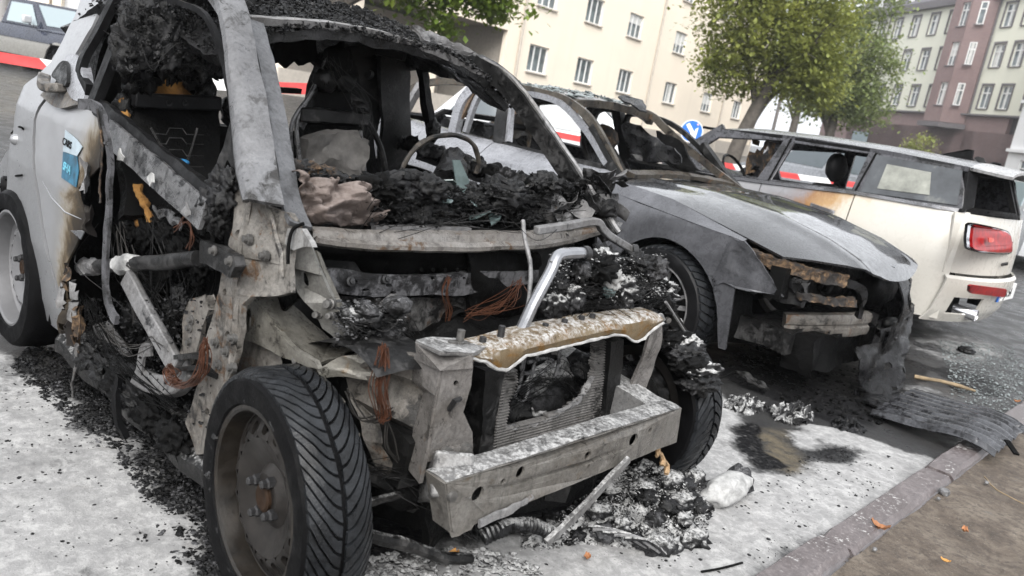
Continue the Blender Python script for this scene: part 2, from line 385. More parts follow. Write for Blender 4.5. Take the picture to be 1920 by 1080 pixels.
f1 = t.noise(55, 5, .7); f2 = t.noise(14, 6, .7, .4); f3 = t.noise(190, 3, .6); f4 = t.noise(4, 5, .6)
col = t.ramp(f3, [(.3, (.008,.008,.0085)), (.5, (.022,.022,.023)), (.68, (.08,.08,.08))])
col = t.mix(t.mr(f4, .35, .7, 0, .5), col, (.035,.034,.032))
col = t.mix(t.math('MULTIPLY', pB, t.mr(f2, .3, .62)), col, (.12,.1,.068))
sg = t.mr(t.math('ADD', pG, t.math('MULTIPLY', t.math('SUBTRACT', f2, .5), 1.1)), .35, .7)
col = t.mix(sg, col, t.ramp(f1, [(.35, (.003,.003,.003)), (.55, (.011,.011,.012)), (.72, (.06,.058,.055))]))
gr = t.math('ADD', t.math('MULTIPLY', f1, .45), t.math('MULTIPLY', f2, .55))
pp = t.mr(t.math('ADD', t.math('MULTIPLY', pR, .82), t.math('ADD', t.math('MULTIPLY', t.math('SUBTRACT', gr, .5), 1.5), t.math('MULTIPLY', t.math('SUBTRACT', f4, .5), 1.3))), .22, .74)
pc = t.mix(t.mr(t.noise(9, 6, .7), .35, .75), (.385,.383,.378), (.25,.249,.246)); pc = t.mix(t.mr(t.noise(1.6, 6, .7, .6), .5, .66, 0, .6), pc, (.16,.158,.155))
pc = t.mix(t.mr(t.noise(26, 8, .8, .4), .42, .62, .55, 0), pc, (.15,.15,.152)); pc = t.mix(t.mr(t.noise(75, 5, .8, .3), .62, .68, 0, .9), pc, (.03,.03,.032)); pc = t.mix(t.mr(t.noise(160, 3, .7), .62, .7, 0, .5), pc, (.06,.06,.06))
pc = t.mix(t.mr(t.noise(3.5, 5, .65, .5), .6, .75, 0, .35), pc, (.3,.28,.26))
col = t.mix(pp, col, pc)
t.set(col=col, rough=t.mix(pp, t.mr(f4, .35, .65, .26, .55), .9), spec=t.mix(pp, t.mix(sg, .26, .08), .06))
t.bump(t.mix(pp, t.math('ADD', f3, t.math('MULTIPLY', f1, .8)), t.math('ADD', t.math('MULTIPLY', f3, .35), t.math('MULTIPLY', f1, .5))), .55, .007)
road = gm.build('road', 'road_asphalt', smooth=0); tag(road, None, None, kind='structure')
at_ = road.data.color_attributes.new('mask', 'FLOAT_COLOR', 'POINT'); at_.data.foreach_set('color', [c for m3 in msk for c in (*m3, 1)])
for p in road.data.polygons: p.use_smooth = True
# dirt pavement on the camera's side of the kerb
t = NT('dirt'); f1 = t.noise(7, 8, .7, .5); f2 = t.noise(40, 6, .7); f3 = t.noise(150, 4, .65)
col = t.ramp(f1, [(.3, (.035,.026,.019)), (.48, (.085,.066,.05)), (.66, (.15,.125,.098))]); col = t.mix(t.mr(f2, .46, .66, 0, .8), col, (.04,.03,.023)); col = t.mix(t.mr(f3, .6, .72, 0, .7), col, (.24,.22,.195))
col = t.mix(t.mr(t.math('ADD', t.math('MULTIPLY', t.noise(2.6, 5, .6), .7), t.math('MULTIPLY', f2, .35)), .62, .72, 0, .45), col, (.3,.29,.275))
col = t.mix(t.mr(t.noise(18, 6, .7, .4), .63, .7, 0, .8), col, (.03,.026,.022))
t.set(col=col, rough=.8); t.bump(t.math('ADD', f2, t.math('MULTIPLY', f3, .6)), .7, .012)
dm = MB(); DX = [.795+.035*i for i in range(60)]; x_ = DX[-1]; s_ = .04
while x_ < 320: s_ = min(s_*1.35, 40); x_ += s_; DX.append(x_)
DY = [-1.2+.035*i for i in range(130)]; lo_ = []; s_ = .04; y_ = DY[0]
while y_ > -320: s_ = min(s_*1.35, 40); y_ -= s_; lo_.append(y_)
DY = lo_[::-1]+DY; s_ = .04; y_ = DY[-1]
while y_ < 320: s_ = min(s_*1.35, 40); y_ += s_; DY.append(y_)
dm.add([(x, y, .018+.012*nz((x, y, 0), 3)+.008*nz((x, y, 0), 9, 2)+.004*nz((x, y, 0), 30, 3)) if abs(x) < 4 and abs(y) < 6 else (x, y, .018) for x in DX for y in DY],
       [(i*len(DY)+j, (i+1)*len(DY)+j, (i+1)*len(DY)+j+1, i*len(DY)+j+1) for i in range(len(DX)-1) for j in range(len(DY)-1)])
dm.build('pavement', 'dirt', smooth=60)['kind'] = 'structure'
# kerb: granite stones butted end to end
t = NT('granite'); f1 = t.noise(60, 5, .7); f2 = t.noise(5, 6, .65, .4)
col = t.ramp(f1, [(.3, (.06,.05,.05)), (.5, (.105,.09,.09)), (.7, (.19,.17,.168))]); col = t.mix(t.mr(f2, .38, .66, 0, .65), col, (.05,.038,.036))
pw_ = t.math('MULTIPLY', t.mr(t.math('ADD', t.math('MULTIPLY', f2, .5), t.math('MULTIPLY', f1, .5)), .55, .62), t.mr(t.nrmz(), .6, .9)); col = t.mix(t.math('MULTIPLY', pw_, .55), col, (.6,.6,.59))
t.set(col=col, rough=t.mr(f1, .3, .7, .3, .55)); t.bump(f1, .4, .004)
kb = MB(); kb.box((.735, 0, -.06), (.11, 60, .08)); kerb = kb.build('kerb', 'granite'); kerb['kind'] = 'structure'
joints = [-9, -8.1, -7.2, -6.3, -5.4, -4.5, -3.6, -2.75, -1.8, -.95, -.1, .96, 2.085, 3.02, 3.9, 4.8, 5.7, 6.6, 7.5, 8.4, 9.3, 10.2]; rg = rnd(4)
for a, b in zip(joints, joints[1:]):
    q = MB(); w0 = .664+rg.uniform(-.006, .006); w1 = .79+rg.uniform(-.012, .006); z1 = .042+rg.uniform(-.006, .006); n = 14; rows = []
    for i in range(n+1):
        y = lerp(a+.006, b-.006, i/n); e = .006*nz((y*9, a, 0), 1); e2 = .008*nz((y*7, a+5, 0), 1); c = .012 if i in (0, n) else 0
        rows.append([(w0+.004+e, y, -.05), (w0+e, y, z1-.016-c), (w0+.012+e, y, z1-c), (w1-.016+e2, y, z1-c+.002*nz((y*20, 1, 0))), (w1+e2, y, z1-.018-c), (w1+.01+e2, y, -.05)])
    q.grid(rows); q.f += [tuple(range(6)), tuple(range(n*6+5, n*6-1, -1))]; o = q.build('kerb_stone', 'granite', kerb, smooth=30)
# ------------------------------------------------------------------ far buildings
def brick_mat(name, a, b, mortar, sc=1):
    t = NT(name); x = t.n('ShaderNodeTexBrick'); mp = t.n('ShaderNodeMapping'); mp.inputs['Rotation'].default_value = (PI/2, 0, 0); t.l(t.tc.outputs['Object'], mp.inputs[0]); t.l(mp.outputs[0], x.inputs['Vector'])
    x.inputs['Scale'].default_value = sc; x.inputs['Brick Width'].default_value = .26; x.inputs['Row Height'].default_value = .085; x.inputs['Mortar Size'].default_value = .01
    for i, c in ((1, a), (2, b), (3, mortar)): x.inputs[i].default_value = (*c, 1)
    t.set(col=t.mix(t.mr(t.noise(.6, 5), .35, .7, 0, .4), x.outputs[0], tuple(c*.75 for c in a)), rough=.85); return t
brick_mat('clinker', (.2,.128,.125), (.235,.155,.145), (.22,.19,.185))
def stucco(name, c, stain=.12):
    t = NT(name); a = t.noise(.35, 6, .6); b = t.noise(3, 6, .7); g = t.n('ShaderNodeMapping'); g.inputs['Scale'].default_value = (1.3, 1.3, .12); t.l(t.tc.outputs['Object'], g.inputs[0]); w = t.noise(.9, 5, .6, 0, g.outputs[0])
    col = t.mix(t.mr(a, .35, .7, 0, .8), c, tuple(x*(1-stain) for x in c)); col = t.mix(t.mr(w, .5, .75, 0, .5), col, tuple(x*(1-1.6*stain) for x in c)); col = t.mix(t.mr(b, .5, .8, 0, .25), col, tuple(x*.88 for x in c))
    t.set(col=col, rough=.9); t.bump(t.noise(25, 4), .2, .01); return t
stucco('cream_stucco', (.8,.71,.59), .06); stucco('haze_pale_stucco', (.66,.66,.56), .07); stucco('white_stucco', (.66,.67,.68)); stucco('grey_concrete', (.36,.35,.34), .2)  # office wall stucco lightened, its haze fade put into the colour
plain('win_frame', (.72,.72,.71), .5, var=.05, bump=0); plain('stone_sill', (.42,.38,.33), .8, var=.15, bump=0); plain('dark_trim', (.12,.11,.115), .7, var=.2, bump=0); plain('roof_slate', (.11,.105,.115), .6, var=.3, sc=3, bump=.3, bs=6)
t = NT('window_glass'); t.set(col=t.ramp(t.noise(.8, 3), [(.35, (.035,.045,.05)), (.65, (.16,.19,.2))]), rough=.08, spec=.8)
plain('curtain', (.55,.55,.53), .9, var=.2, sc=4, bump=0)
def rect(x0, x1, z0, z1, y=0): return [V((x0, y, z0)), V((x1, y, z0)), V((x1, y, z1)), V((x0, y, z1))]
def frame_root(name, P, az, label, cat):
    r = thing(name, (0, 0, 0), label, cat); r.location = P; r.rotation_euler = (0, 0, rad(az)); ROOT[r.name] = V((0,0,0)); return r
_wc = {}; _cc = {}
def window(root, x, z, w, h, bars=2, trans=None, sillm='stone_sill', dep=.14, fw=.07, surround=None, arch=False):
    """centre x, z on a facade whose outside is local -y; the frame sits dep inside the wall"""
    key = (round(w, 2), round(h, 2), bars, trans, sillm, surround)
    if key not in _wc:
        f = MB()
        f.box((0, 0, h/2-fw/2), (w, .06, fw)).box((0, 0, -h/2+fw/2), (w, .06, fw)).box((-w/2+fw/2, 0, 0), (fw, .058, h-2*fw)).box((w/2-fw/2, 0, 0), (fw, .058, h-2*fw))
        for i in range(bars): f.box((-w/2+w*(i+1)/(bars+1), -.004, 0), (fw*1.15, .056, h-2*fw))
        if trans: f.box((0, -.008, trans*h-h/2), (w-2*fw, .054, fw))
        g = MB(); g.box((0, .02, 0), (w-fw, .012, h-fw)); sl_ = MB(); sl_.box((0, -dep-.02, -h/2-.04), (w+.16, .2, .07))
        _wc[key] = [f, g, sl_]
    f, g, sl_ = _wc[key][:3]
    if isinstance(f, MB):
        a = f.build('window', 'win_frame', root, smooth=0); b = g.build('pane', 'window_glass', a, smooth=0); c = sl_.build('sill', sillm, a, smooth=0); _wc[key] = [a, b, c]
        if surround:
            s2 = MB()
            for bx in (((0, 0, h/2+.09), (w+.3, .1, .16)), ((-w/2-.07, 0, 0), (.14, .096, h)), ((w/2+.07, 0, 0), (.14, .096, h))): s2.box((bx[0][0], -dep-.02, bx[0][2]), bx[1])
            d = s2.build('surround', surround, a, smooth=0); _wc[key].append(d)
    else:
        src = _wc[key]; a = src[0].copy(); COL.objects.link(a); a.parent = root; ROOT[a.name] = V((0,0,0))
        for q in src[1:]:
            c = q.copy(); COL.objects.link(c); c.parent = a
    a.location = (x, dep, z)
    wr = rnd(int(x*97+z*31)); 
    if wr.random() < .6:   # drawn or half-drawn curtains behind the panes
        cw, ch_ = wr.choice([(.24, .9), (.45, .9), (.9, .35), (.9, .55)]); ck = (round(w, 2), round(h, 2), cw, ch_)
        if ck not in _cc:
            cq = MB(); cq.box((0, .008, h*(.45-ch_/2)), (w*cw, .006, h*ch_)); _cc[ck] = cq.build('curtain', 'curtain', a, smooth=0)
        else:
            cq = _cc[ck].copy(); COL.objects.link(cq); cq.parent = a
        (_cc[ck] if ck in _cc and _cc[ck].parent == a else cq).location.x = wr.uniform(-.3, .3)*w*(1-cw)
    return a
# cream apartment house
P = at(1008, 150, d=44); P.z = 0; A = frame_root('apartment_house', P, 97, 'cream rendered apartment house with plain three-light windows behind the burnt saloon', 'building')
cols = [-13.5, -9.0, -.3, 4.5, 9.45, 16.0, 22.5, 28.6]; HL = []
rows = [3.66, 7.1, 10.55, 14.0]
for zc in rows:
    for xc in cols:
        if zc < 4 and xc < -3: continue
        HL.append(rect(xc-.9, xc+.9, zc-.71, zc+.71)); window(A, xc, zc, 1.8, 1.42, 2)
HL.append([V((-16.6, 0, .05)), V((-3.25, 0, .05)), V((-3.25, 0, 4.7)), V((-16.6, 0, 4.7))])
wl_ = MB(); wl_.plate(rect(-17, 33.4, 0, 17), .3, (0, -1, 0), HL); 
for v in wl_.v: v.y += .15
wl_.build('wall', 'cream_stucco', A, smooth=0)
q = MB(); q.box((1.7, 7.2, 8.5), (63.2, 13.6, 16.9)); 
# solid behind the wall, minus the loggia: three boxes
q = MB(); q.box((15.2, 6.3, 8.4), (36.2, 11.9, 16.7)).box((-9.9, 6.3, 10.9), (13.8, 11.9, 12.2)).box((-9.9, 8.3, 2.4), (13.8, 7.6, 4.4)); q.build('inner_wall', 'stone_sill', A, smooth=0)
q = MB(); q.box((8.2, 6.2, 17.25), (51.6, 13.6, .5)); q.build('roof', 'roof_slate', A, smooth=0)
for x in (-8, -13): q = MB(); q.box((x, .6, 2.35), (.5, .5, 4.6)); q.build('column', 'cream_stucco', A, smooth=0)
q = MB(); q.box((-5.2, 4.4, 2.9), (1.6, .1, 1.5)); q.build('loggia_window', 'window_glass', A, smooth=0)
q = MB(); q.box((-10.2, 4.4, 1.1), (1.2, .1, 2.1)); q.build('loggia_door', 'window_glass', A, smooth=0)
for x in (-2.2, 12.7, 25.4, 33.1): q = MB(); q.tube([(x, -.1, .1), (x, -.1, 16.9)], .06, 8); q.build('downpipe', 'stone_sill', A)
q = MB(); q.box((8.2, -.04, .5), (50.4, .1, 1.0)); q.build('plinth', 'stone_sill', A, smooth=0)
# long grey and brick office block
P = at(1770, 200, d=72); P.z = 0; B = frame_root('office_block', P, 320, 'long pale office block with purple brick bay and ground floor at right', 'building')
HL = []; up = [-20.1, -17.1, -14.3, -11.2, -8.1, -5.1, -2.3]; rt = [5.15, 7.55, 10.4, 13.3]
for zc in (14.85, 11.6, 8.2):
    for xc in up+rt:
        HL.append(rect(xc-.62, xc+.62, zc-.95, zc+.95)); window(B, xc, zc, 1.24, 1.9, 1, .68, 'dark_trim', surround='dark_trim', fw=.09)
wl_ = MB(); wl_.plate(rect(-22, 14.5, 6.75, 16.3), .3, (0, -1, 0), HL)
for v in wl_.v: v.y += .15
wl_.build('upper_wall', 'haze_pale_stucco', B, smooth=0)
HL = []
for xc in (-15.2, -5.5, -1.6, .6, 3.2, 5.9, 10.5): HL.append(rect(xc-.6, xc+.6, 3.1, 5.3)); window(B, xc, 4.2, 1.2, 2.2, 1, .66, 'dark_trim', fw=.1)
HL.append([V((-10.6, 0, .05)), V((-7.4, 0, .05)), V((-7.4, 0, 3.2)), V((-9.0, 0, 5.4)), V((-10.6, 0, 3.2))])
wl_ = MB(); wl_.plate(rect(-22, 8.9, 0, 6.6), .36, (0, -1, 0), HL)
for v in wl_.v: v.y += .12
wl_.build('ground_floor_wall', 'clinker', B, smooth=0)
q = MB(); q.box((-3.8, 6.4, 8.2), (36.2, 11.8, 16)); q.build('inner_wall', 'dark_trim', B, smooth=0)
q = MB(); q.box((-3.8, -.12, 6.68), (36.8, .5, .14)); q.build('string_course', 'dark_trim', B, smooth=0)
by = MB(); HL = [rect(.15, 1.25, zc-1, zc+1) for zc in (15.1, 11.75, 8.3)]; HL2 = []
by.plate(rect(-.95, 1.6, 5.85, 19), .2, (0, -1, 0), HL)
for v in by.v: v.y -= .95
b2 = MB(); b2.plate([V((1.6, -1.05, 5.85)), V((3.6, -.05, 5.85)), V((3.6, -.05, 19)), V((1.6, -1.05, 19))], .16); by.add(b2.v, b2.f); by.box((-.98, -.45, 12.4), (.12, 1.1, 13.1)); by.build('bay', 'clinker', B, smooth=0)
q = MB(); q.box((.4, -.45, 12.4), (2.2, .7, 13)); q.build('bay_core', 'dark_trim', B, smooth=0)
for zc in (15.1, 11.75, 8.3):
    w = window(B, .7, zc, 1.1, 2.0, 1, .68, 'dark_trim', fw=.09); w.location.y = -.88
    w = window(B, 2.62, zc, .62, 1.9, 0, .68, 'dark_trim', fw=.09); w.location.y = -.66; w.rotation_euler.z = math.atan2(1.0, 2.0)
q = MB(); q.plate([V((-1.3, -1.3, 5.6)), V((1.9, -1.3, 5.6)), V((4.0, -.2, 5.6)), V((-1.3, -.1, 5.6))], .4, (0,0,1)); q.build('bay_console', 'dark_trim', B, smooth=0)
q = MB(); q.box((-4, .1, 16.45), (36.8, 1.2, .3)).box((-4, .25, 16.85), (36.2, .7, .5)); q.build('cornice', 'dark_trim', B, smooth=0)
q = MB(); q.plate([V((-22, .5, 17.1)), V((14.5, .5, 17.1)), V((14.5, 5, 22.5)), V((-22, 5, 22.5))], .3); q.build('roof', 'roof_slate', B, smooth=0)
for xc in (-17.2, -14.3, -11.3, -5, 6, 10): 
    q = MB(); q.box((xc, 1.9, 18.3), (1.3, 2.2, 1.7)); d = q.build('dormer', 'roof_slate', B, smooth=0); w = MB(); w.box((xc, .78, 18.3), (.9, .06, 1.3)); w.build('dormer_window', 'win_frame', d, smooth=0)
q = MB(); q.box((-12.2, -.4, 3.2), (2.6, .3, 2.2)); q.build('blue_grey_board', plain('board', (.2,.25,.27), .6, var=.1, bump=0).m, B, smooth=0)
for x in (-12.7, 3.9): q = MB(); q.tube([(x, -.14, 6.8), (x, -.14, 16.3)], .07, 8); q.build('downpipe', 'dark_trim', B)
# white house at the right edge, in front of the block's end
P = at(1905, 260, d=58); P.z = 0; D = frame_root('white_house', P, 320, 'white rendered house cut off by the right edge beyond the cream car', 'building')
HL = [rect(x0, x0+1.5, z0, z0+1.9) for x0 in (1.1, 3.6, 6.1) for z0 in (1.4, 4.9, 8.4, 11.9)]
wl_ = MB(); wl_.plate(rect(-.3, 9, 0, 16), .3, (0, -1, 0), HL)
for v in wl_.v: v.y += .15
wl_.build('wall', 'white_stucco', D, smooth=0)
q = MB(); q.box((4.4, 4.4, 8), (9.2, 8, 15.8)); q.build('inner_wall', 'white_stucco', D, smooth=0)
for x0 in (1.1, 3.6, 6.1):
    for z0 in (1.4, 4.9, 8.4, 11.9): window(D, x0+.75, z0+.95, 1.5, 1.9, 1, .7)
for z in (3.9, 7.4, 10.9): q = MB(); q.box((4.4, -.1, z), (9.5, .3, .22)); q.build('ledge', 'white_stucco', D, smooth=0)
q = MB(); q.box((4.4, 4, 16.2), (9.8, 8.6, .4)); q.build('roof', 'roof_slate', D, smooth=0)
# garage wall with pillars at far left
P = at(60, 60, d=34); P.z = 0; E_ = frame_root('garage_building', P, 52, 'grey concrete hall with round pillars and white shutter behind the pickup', 'building')
q = MB(); q.box((5.2, .2, 3.2), (8, .3, 6.4)); q.build('shutter_wall', 'white_stucco', E_, smooth=0)
q = MB(); q.box((1.05, -.05, 3.2), (.35, .5, 6.4)).box((.1, .1, 3.2), (1.1, .3, 6.4)); q.build('door_post', 'cream_stucco', E_, smooth=0)
for x in (-1.5, -3.3): q = MB(); q.cyl((x, .4, 3.1), (0,0,1), .45, 6.2, 20); q.build('pillar', 'grey_concrete', E_)
q = MB(); q.box((-6, 6, 3.2), (14, .3, 6.4)); q.build('rear_wall', 'grey_concrete', E_, smooth=0)
q = MB(); q.box((0, 3, 6.6), (20, 8, .5)); q.build('roof', 'grey_concrete', E_, smooth=0)
# ------------------------------------------------------------------ trees
def leaf_mat(name, a, b, c):
    t = NT(name); n = t.noise(1.1, 4, .6); n2 = t.noise(9, 4, .7); col = t.ramp(n, [(.3, a), (.5, b), (.7, c)]); col = t.mix(t.mr(n2, .35, .7, 0, .5), col, tuple(x*.6 for x in b))
    t.set(col=col, rough=.5, spec=.35); tr = t.n('ShaderNodeBsdfTranslucent'); t.put(tr.inputs[0], t.mix(.5, col, c)); ms = t.n('ShaderNodeMixShader'); ms.inputs[0].default_value = .4
    t.l(t.b.outputs[0], ms.inputs[1]); t.l(tr.outputs[0], ms.inputs[2]); t.l(ms.outputs[0], t.out.inputs[0])
leaf_mat('leaf_linden', (.09,.12,.035), (.23,.26,.065), (.42,.44,.11)); leaf_mat('leaf_far', (.11,.15,.06), (.19,.24,.09), (.32,.36,.12)); leaf_mat('leaf_near', (.08,.14,.025), (.16,.24,.04), (.3,.36,.05))
plain('bark', (.075,.065,.055), .9, var=.4, sc=6, bump=.8, bs=14)
def tree(name, base, label, trunk, limbs, blobs, nleaf, lsize, mat, seed, group=None):
    r = thing(name, base, label, 'tree', group); rg = rnd(seed); b = V(base); q = MB()
    tp = spline([b+V(p) for p, _ in trunk], 8*len(trunk)); rr = [pw(p.z-b.z, sorted((t_[0][2], t_[1]) for t_ in trunk)) for p in tp]; q.tube(tp, rr, 12)
    tk = q.build('trunk', 'bark', r)
    for a, c, r0 in limbs:
        q = MB(); mid = (V(a)+V(c))/2+V((rg.uniform(-.2, .2), rg.uniform(-.2, .2), rg.uniform(0, .3))); L = spline([b+V(a), b+mid, b+V(c)], 10); q.tube(L, [lerp(r0, r0*.25, i/(len(L)-1)) for i in range(len(L))], 8)
        for _ in range(4):
            s = L[rg.randrange(3, len(L))]; e = s+V((rg.uniform(-1, 1), rg.uniform(-1, 1), rg.uniform(-.3, .8))); q.tube([s, (s+e)/2+V((0,0,.1)), e], [r0*.3, r0*.2, r0*.08], 5)
        q.build('limb', 'bark', r)
    vs, fs = [], []; tot = sum(k[2] for k in blobs)
    for c, s, wgt in blobs:
        c = b+V(c); s = V(s)
        ncl = max(6, int(nleaf*wgt/tot/26))
        for _ in range(ncl):
            while True:
                d = V((rg.uniform(-1, 1), rg.uniform(-1, 1), rg.uniform(-1, 1)))
                if .25 < d.length < 1: break
            d *= (1+.25*nz(d, 2.0, seed)); cc = c+V((d.x*s.x, d.y*s.y, d.z*s.z)); cr = rg.uniform(.16, .42)*max(.5, min(1.3, s.x))
            for _ in range(26):
                p = cc+V((rg.gauss(0, 1)*cr, rg.gauss(0, 1)*cr, rg.gauss(0, .55)*cr)); L = lsize*rg.uniform(.6, 1.25)
                M_ = Matrix.Rotation(rg.uniform(0, 2*PI), 3, 'Z')@Matrix.Rotation(rg.gauss(.35, .5), 3, 'X'); o = len(vs)
                vs += [p+M_@V(w) for w in ((0, -L*.6, 0), (L*.42, -L*.05, L*.08), (0, L*.65, 0), (-L*.42, -L*.05, L*.08))]; fs.append((o, o+1, o+2, o+3))
    q = MB(); q.v = vs; q.f = fs; stuff(q.build('crown', mat, r, smooth=0)); return r
b = at(1384, 300, d=25); b.z = 0
R3 = V((.70, .69, 0)).normalized(); F3 = V((-.69, .70, 0)).normalized()
def rf(r_, f_, z_): v = R3*r_+F3*f_; return (v.x, v.y, z_)
tree('linden_tree', b, 'large green linden tree with forked trunk in front of the cream house', [(rf(-.25,0,0), .27), (rf(-.1,0,1.2), .23), (rf(.25,0,2.6), .2), (rf(.6,0,4.2), .16), (rf(.8,.1,7), .1)],
     [(rf(-.1,0,1.3), rf(1.0,.2,3.2), .17), (rf(.2,0,2.3), rf(-1.0,.2,4.2), .13), (rf(.5,0,3.6), rf(2.0,.5,5.4), .12), (rf(.6,0,4.2), rf(-.8,-.8,6), .1), (rf(.3,0,2.8), rf(1.2,-1,4.4), .1)],
     [(rf(-.9,0,4.8), (1.3,1.3,1.0), 1.3), (rf(.8,.2,3.6), (1.3,1.3,.9), 1.2), (rf(-.75,.1,3.0), (.8,.8,.45), .5), (rf(1.8,.3,4.8), (1.2,1.3,1.1), 1.2), (rf(.4,0,5.9), (1.9,1.8,1.2), 1.9), (rf(-1.3,0,6.2), (1.2,1.2,.8), .9), (rf(2.0,.4,3.2), (.9,1,.6), .6), (rf(.6,.2,8), (2.2,2.2,1.4), 1.2), (rf(.2,-.2,4.4), (1.5,1.3,.9), 1.3), (rf(-1.0,-.1,3.6), (.9,.9,.5), .6), (rf(1.4,-.2,3.9), (1.0,1.0,.7), .9)], 30000, .13, 'leaf_linden', 11)
b = at(1540, 300, d=40); b.z = 0
tree('street_tree', b, 'hazy rounder tree further back, right of the large linden', [(rf(0,0,0), .3), (rf(.1,0,2), .24), (rf(0,0,5), .16), (rf(.1,0,8), .08)], [(rf(.05,0,2.2), rf(-1.4,.2,4.4), .12), (rf(0,0,2.8), rf(1.6,.2,4.8), .12), (rf(0,0,4), rf(.6,-1,7), .1)],
     [(rf(-1.2,0,4.0), (1.5,1.5,1.2), 1), (rf(1.0,0,3.7), (1.7,1.5,1.0), 1), (rf(-.2,0,6.4), (2.2,2,1.6), 1.8), (rf(1.3,.2,5.6), (1.5,1.5,1.4), 1), (rf(.2,0,8.8), (1.9,1.9,1.5), .9), (rf(-.3,-.2,4.6), (1.8,1.5,1.2), 1.2)], 19000, .17, 'leaf_far', 12, 'street trees along the far road')
b = at(1470, 300, d=52); b.z = 0
tree('street_tree', b, 'dark slender tree furthest back between the two nearer crowns', [(rf(0,0,0), .3), (rf(.1,0,3), .24), (rf(0,0,9), .1)], [(rf(.05,0,3), rf(-1.4,.2,5.4), .12), (rf(0,0,3.8), rf(1.6,.2,5.8), .12)],
     [(rf(0,0,6.5), (2.6,2.2,2.2), 1.5), (rf(2.2,0,4.6), (1.8,1.6,1.2), .8), (rf(-1.5,0,9.5), (2.4,2.2,1.8), 1), (rf(4.0,2,5), (2,1.8,1.3), .8)], 7000, .22, 'leaf_far', 13, 'street trees along the far road')
b = at(1712, 330, d=50); b.z = 0
tree('shrub', b, 'small round green shrub before the brick ground floor', [(rf(0,0,0), .08), (rf(.05,0,1.4), .06), (rf(0,0,2.6), .03)], [(rf(0,0,1), rf(.5,0,2.2), .03)], [(rf(0,0,2.7), (.8,.8,.8), 1), (rf(-.2,0,1.7), (.9,.9,.7), 1)], 2200, .13, 'leaf_linden', 14)
b = at(610, 200, d=15); b.z = 0
tree('maple_tree', b, 'bright yellow-green tree hanging over the charred roof of the small car', [(rf(0,0,0), .22), (rf(0,0,2), .18), (rf(.2,0,4.5), .12), (rf(.2,0,7), .06)], [(rf(.05,0,2.4), rf(1.9,0,2.95), .09), (rf(.1,0,2.9), rf(2.8,.3,3.4), .08), (rf(.1,0,3.2), rf(-1.5,.2,4.5), .08)],
     [(rf(1.6,0,2.95), (.9,.8,.36), 1.2), (rf(2.75,.2,3.0), (.6,.6,.34), .8), (rf(.7,0,3.2), (.9,.8,.35), 1), (rf(2.0,.2,3.7), (1.4,1,.5), 1), (rf(.5,0,5), (2,2,1.2), 1), (rf(1.85,0,2.35), (.35,.35,.12), .18), (rf(-1,0,4.4), (1,1,.7), .5)], 9000, .12, 'leaf_near', 15)
# lamp post and traffic sign
b = at(1442, 275, d=30); b.z = 0; tp = at(1461, 160, d=30)
L = thing('lamp_post', b, 'thin grey lamp post half hidden by the tree crowns', 'post'); q = MB(); q.tube([b, b+V((0,0,1)), V((b.x, b.y, 6.4))], [.08, .07, .045], 10); q.build('pole', plain('pole_grey', (.22,.2,.19), .6).m, L)
q = MB(); q.tube([V((b.x, b.y, 6.35)), V((b.x+.3, b.y+.3, 6.7)), V((b.x+.9, b.y+.9, 6.8))], .035, 8); q.box((b.x+1.1, b.y+1.1, 6.8), (.5, .25, .12), rotm('Z', PI/4)); q.build('lamp_head', 'pole_grey', L)
c = at(1297, 246, d=21.5); b = V((c.x, c.y, 0)); S = thing('traffic_sign', b, 'round blue traffic sign with white arrow pointing down right', 'sign')
n = (CAM-c); n.z = 0; n.normalize(); rr = V((0,0,1)).cross(n); u = V((0,0,1))
q = MB(); q.tube([b, V((c.x, c.y, c.z+.2))], .03, 10); 
for v in q.v: v -= n*.05
q.build('post', 'pole_grey', S)
q = MB(); q.lathe(c, n, [(-.01, .001), (-.01, .30), (.006, .30), (.006, .001)], 40); pl_ = q.build('plate', plain('sign_white', (.75,.75,.76), .4, var=.04, bump=0).m, S, smooth=30)
q = MB(); q.lathe(c, n, [(.006, .278), (.0085, .277), (.0085, .001)], 40); q.build('blue_field', plain('sign_blue', (.012,.13,.52), .35, var=.1, bump=0).m, pl_, smooth=30)
def sp(a, b_, h=.0105): return c+n*h+rr*a+u*b_
q = MB(); d_ = V((.62, -.78)).normalized(); e_ = V((-d_.y, d_.x)); 
def ar(s_, w_): k = d_*s_+e_*w_; return sp(k.x, k.y)
q.plate([ar(-.225, .05), ar(-.225, -.05), ar(.06, -.05), ar(.0, -.11), ar(.0, -.2), ar(.215, 0), ar(.0, .2), ar(.0, .11), ar(.06, .05)], .003, n); q.build('arrow', 'sign_white', pl_, smooth=0)
q = MB(); q.flake(sp(.13, .2, .011), .05, Matrix((rr, u, n)).transposed(), .002, 7, rnd(2)); q.build('sticker', plain('sticker_pink', (.62,.42,.38), .5, bump=0).m, pl_, smooth=0)

# ------------------------------------------------------------------ damp air
q = MB(); q.box((-30, 70, 24), (340, 340, 52)); hz = q.build('haze', None, None, smooth=0); hz['kind'] = 'stuff'; hz['label'] = 'thin rain haze filling the air of the street'
hm = bpy.data.materials.new('haze_air'); hm.use_nodes = True; hn = hm.node_tree.nodes; hn.clear(); ho = hn.new('ShaderNodeOutputMaterial'); hv = hn.new('ShaderNodeVolumePrincipled')
hv.inputs['Color'].default_value = (.9, .92, .95, 1); hv.inputs['Density'].default_value = .0009; hv.inputs['Anisotropy'].default_value = .2; hm.node_tree.links.new(hv.outputs[0], ho.inputs['Volume']); hz.data.materials.append(hm)
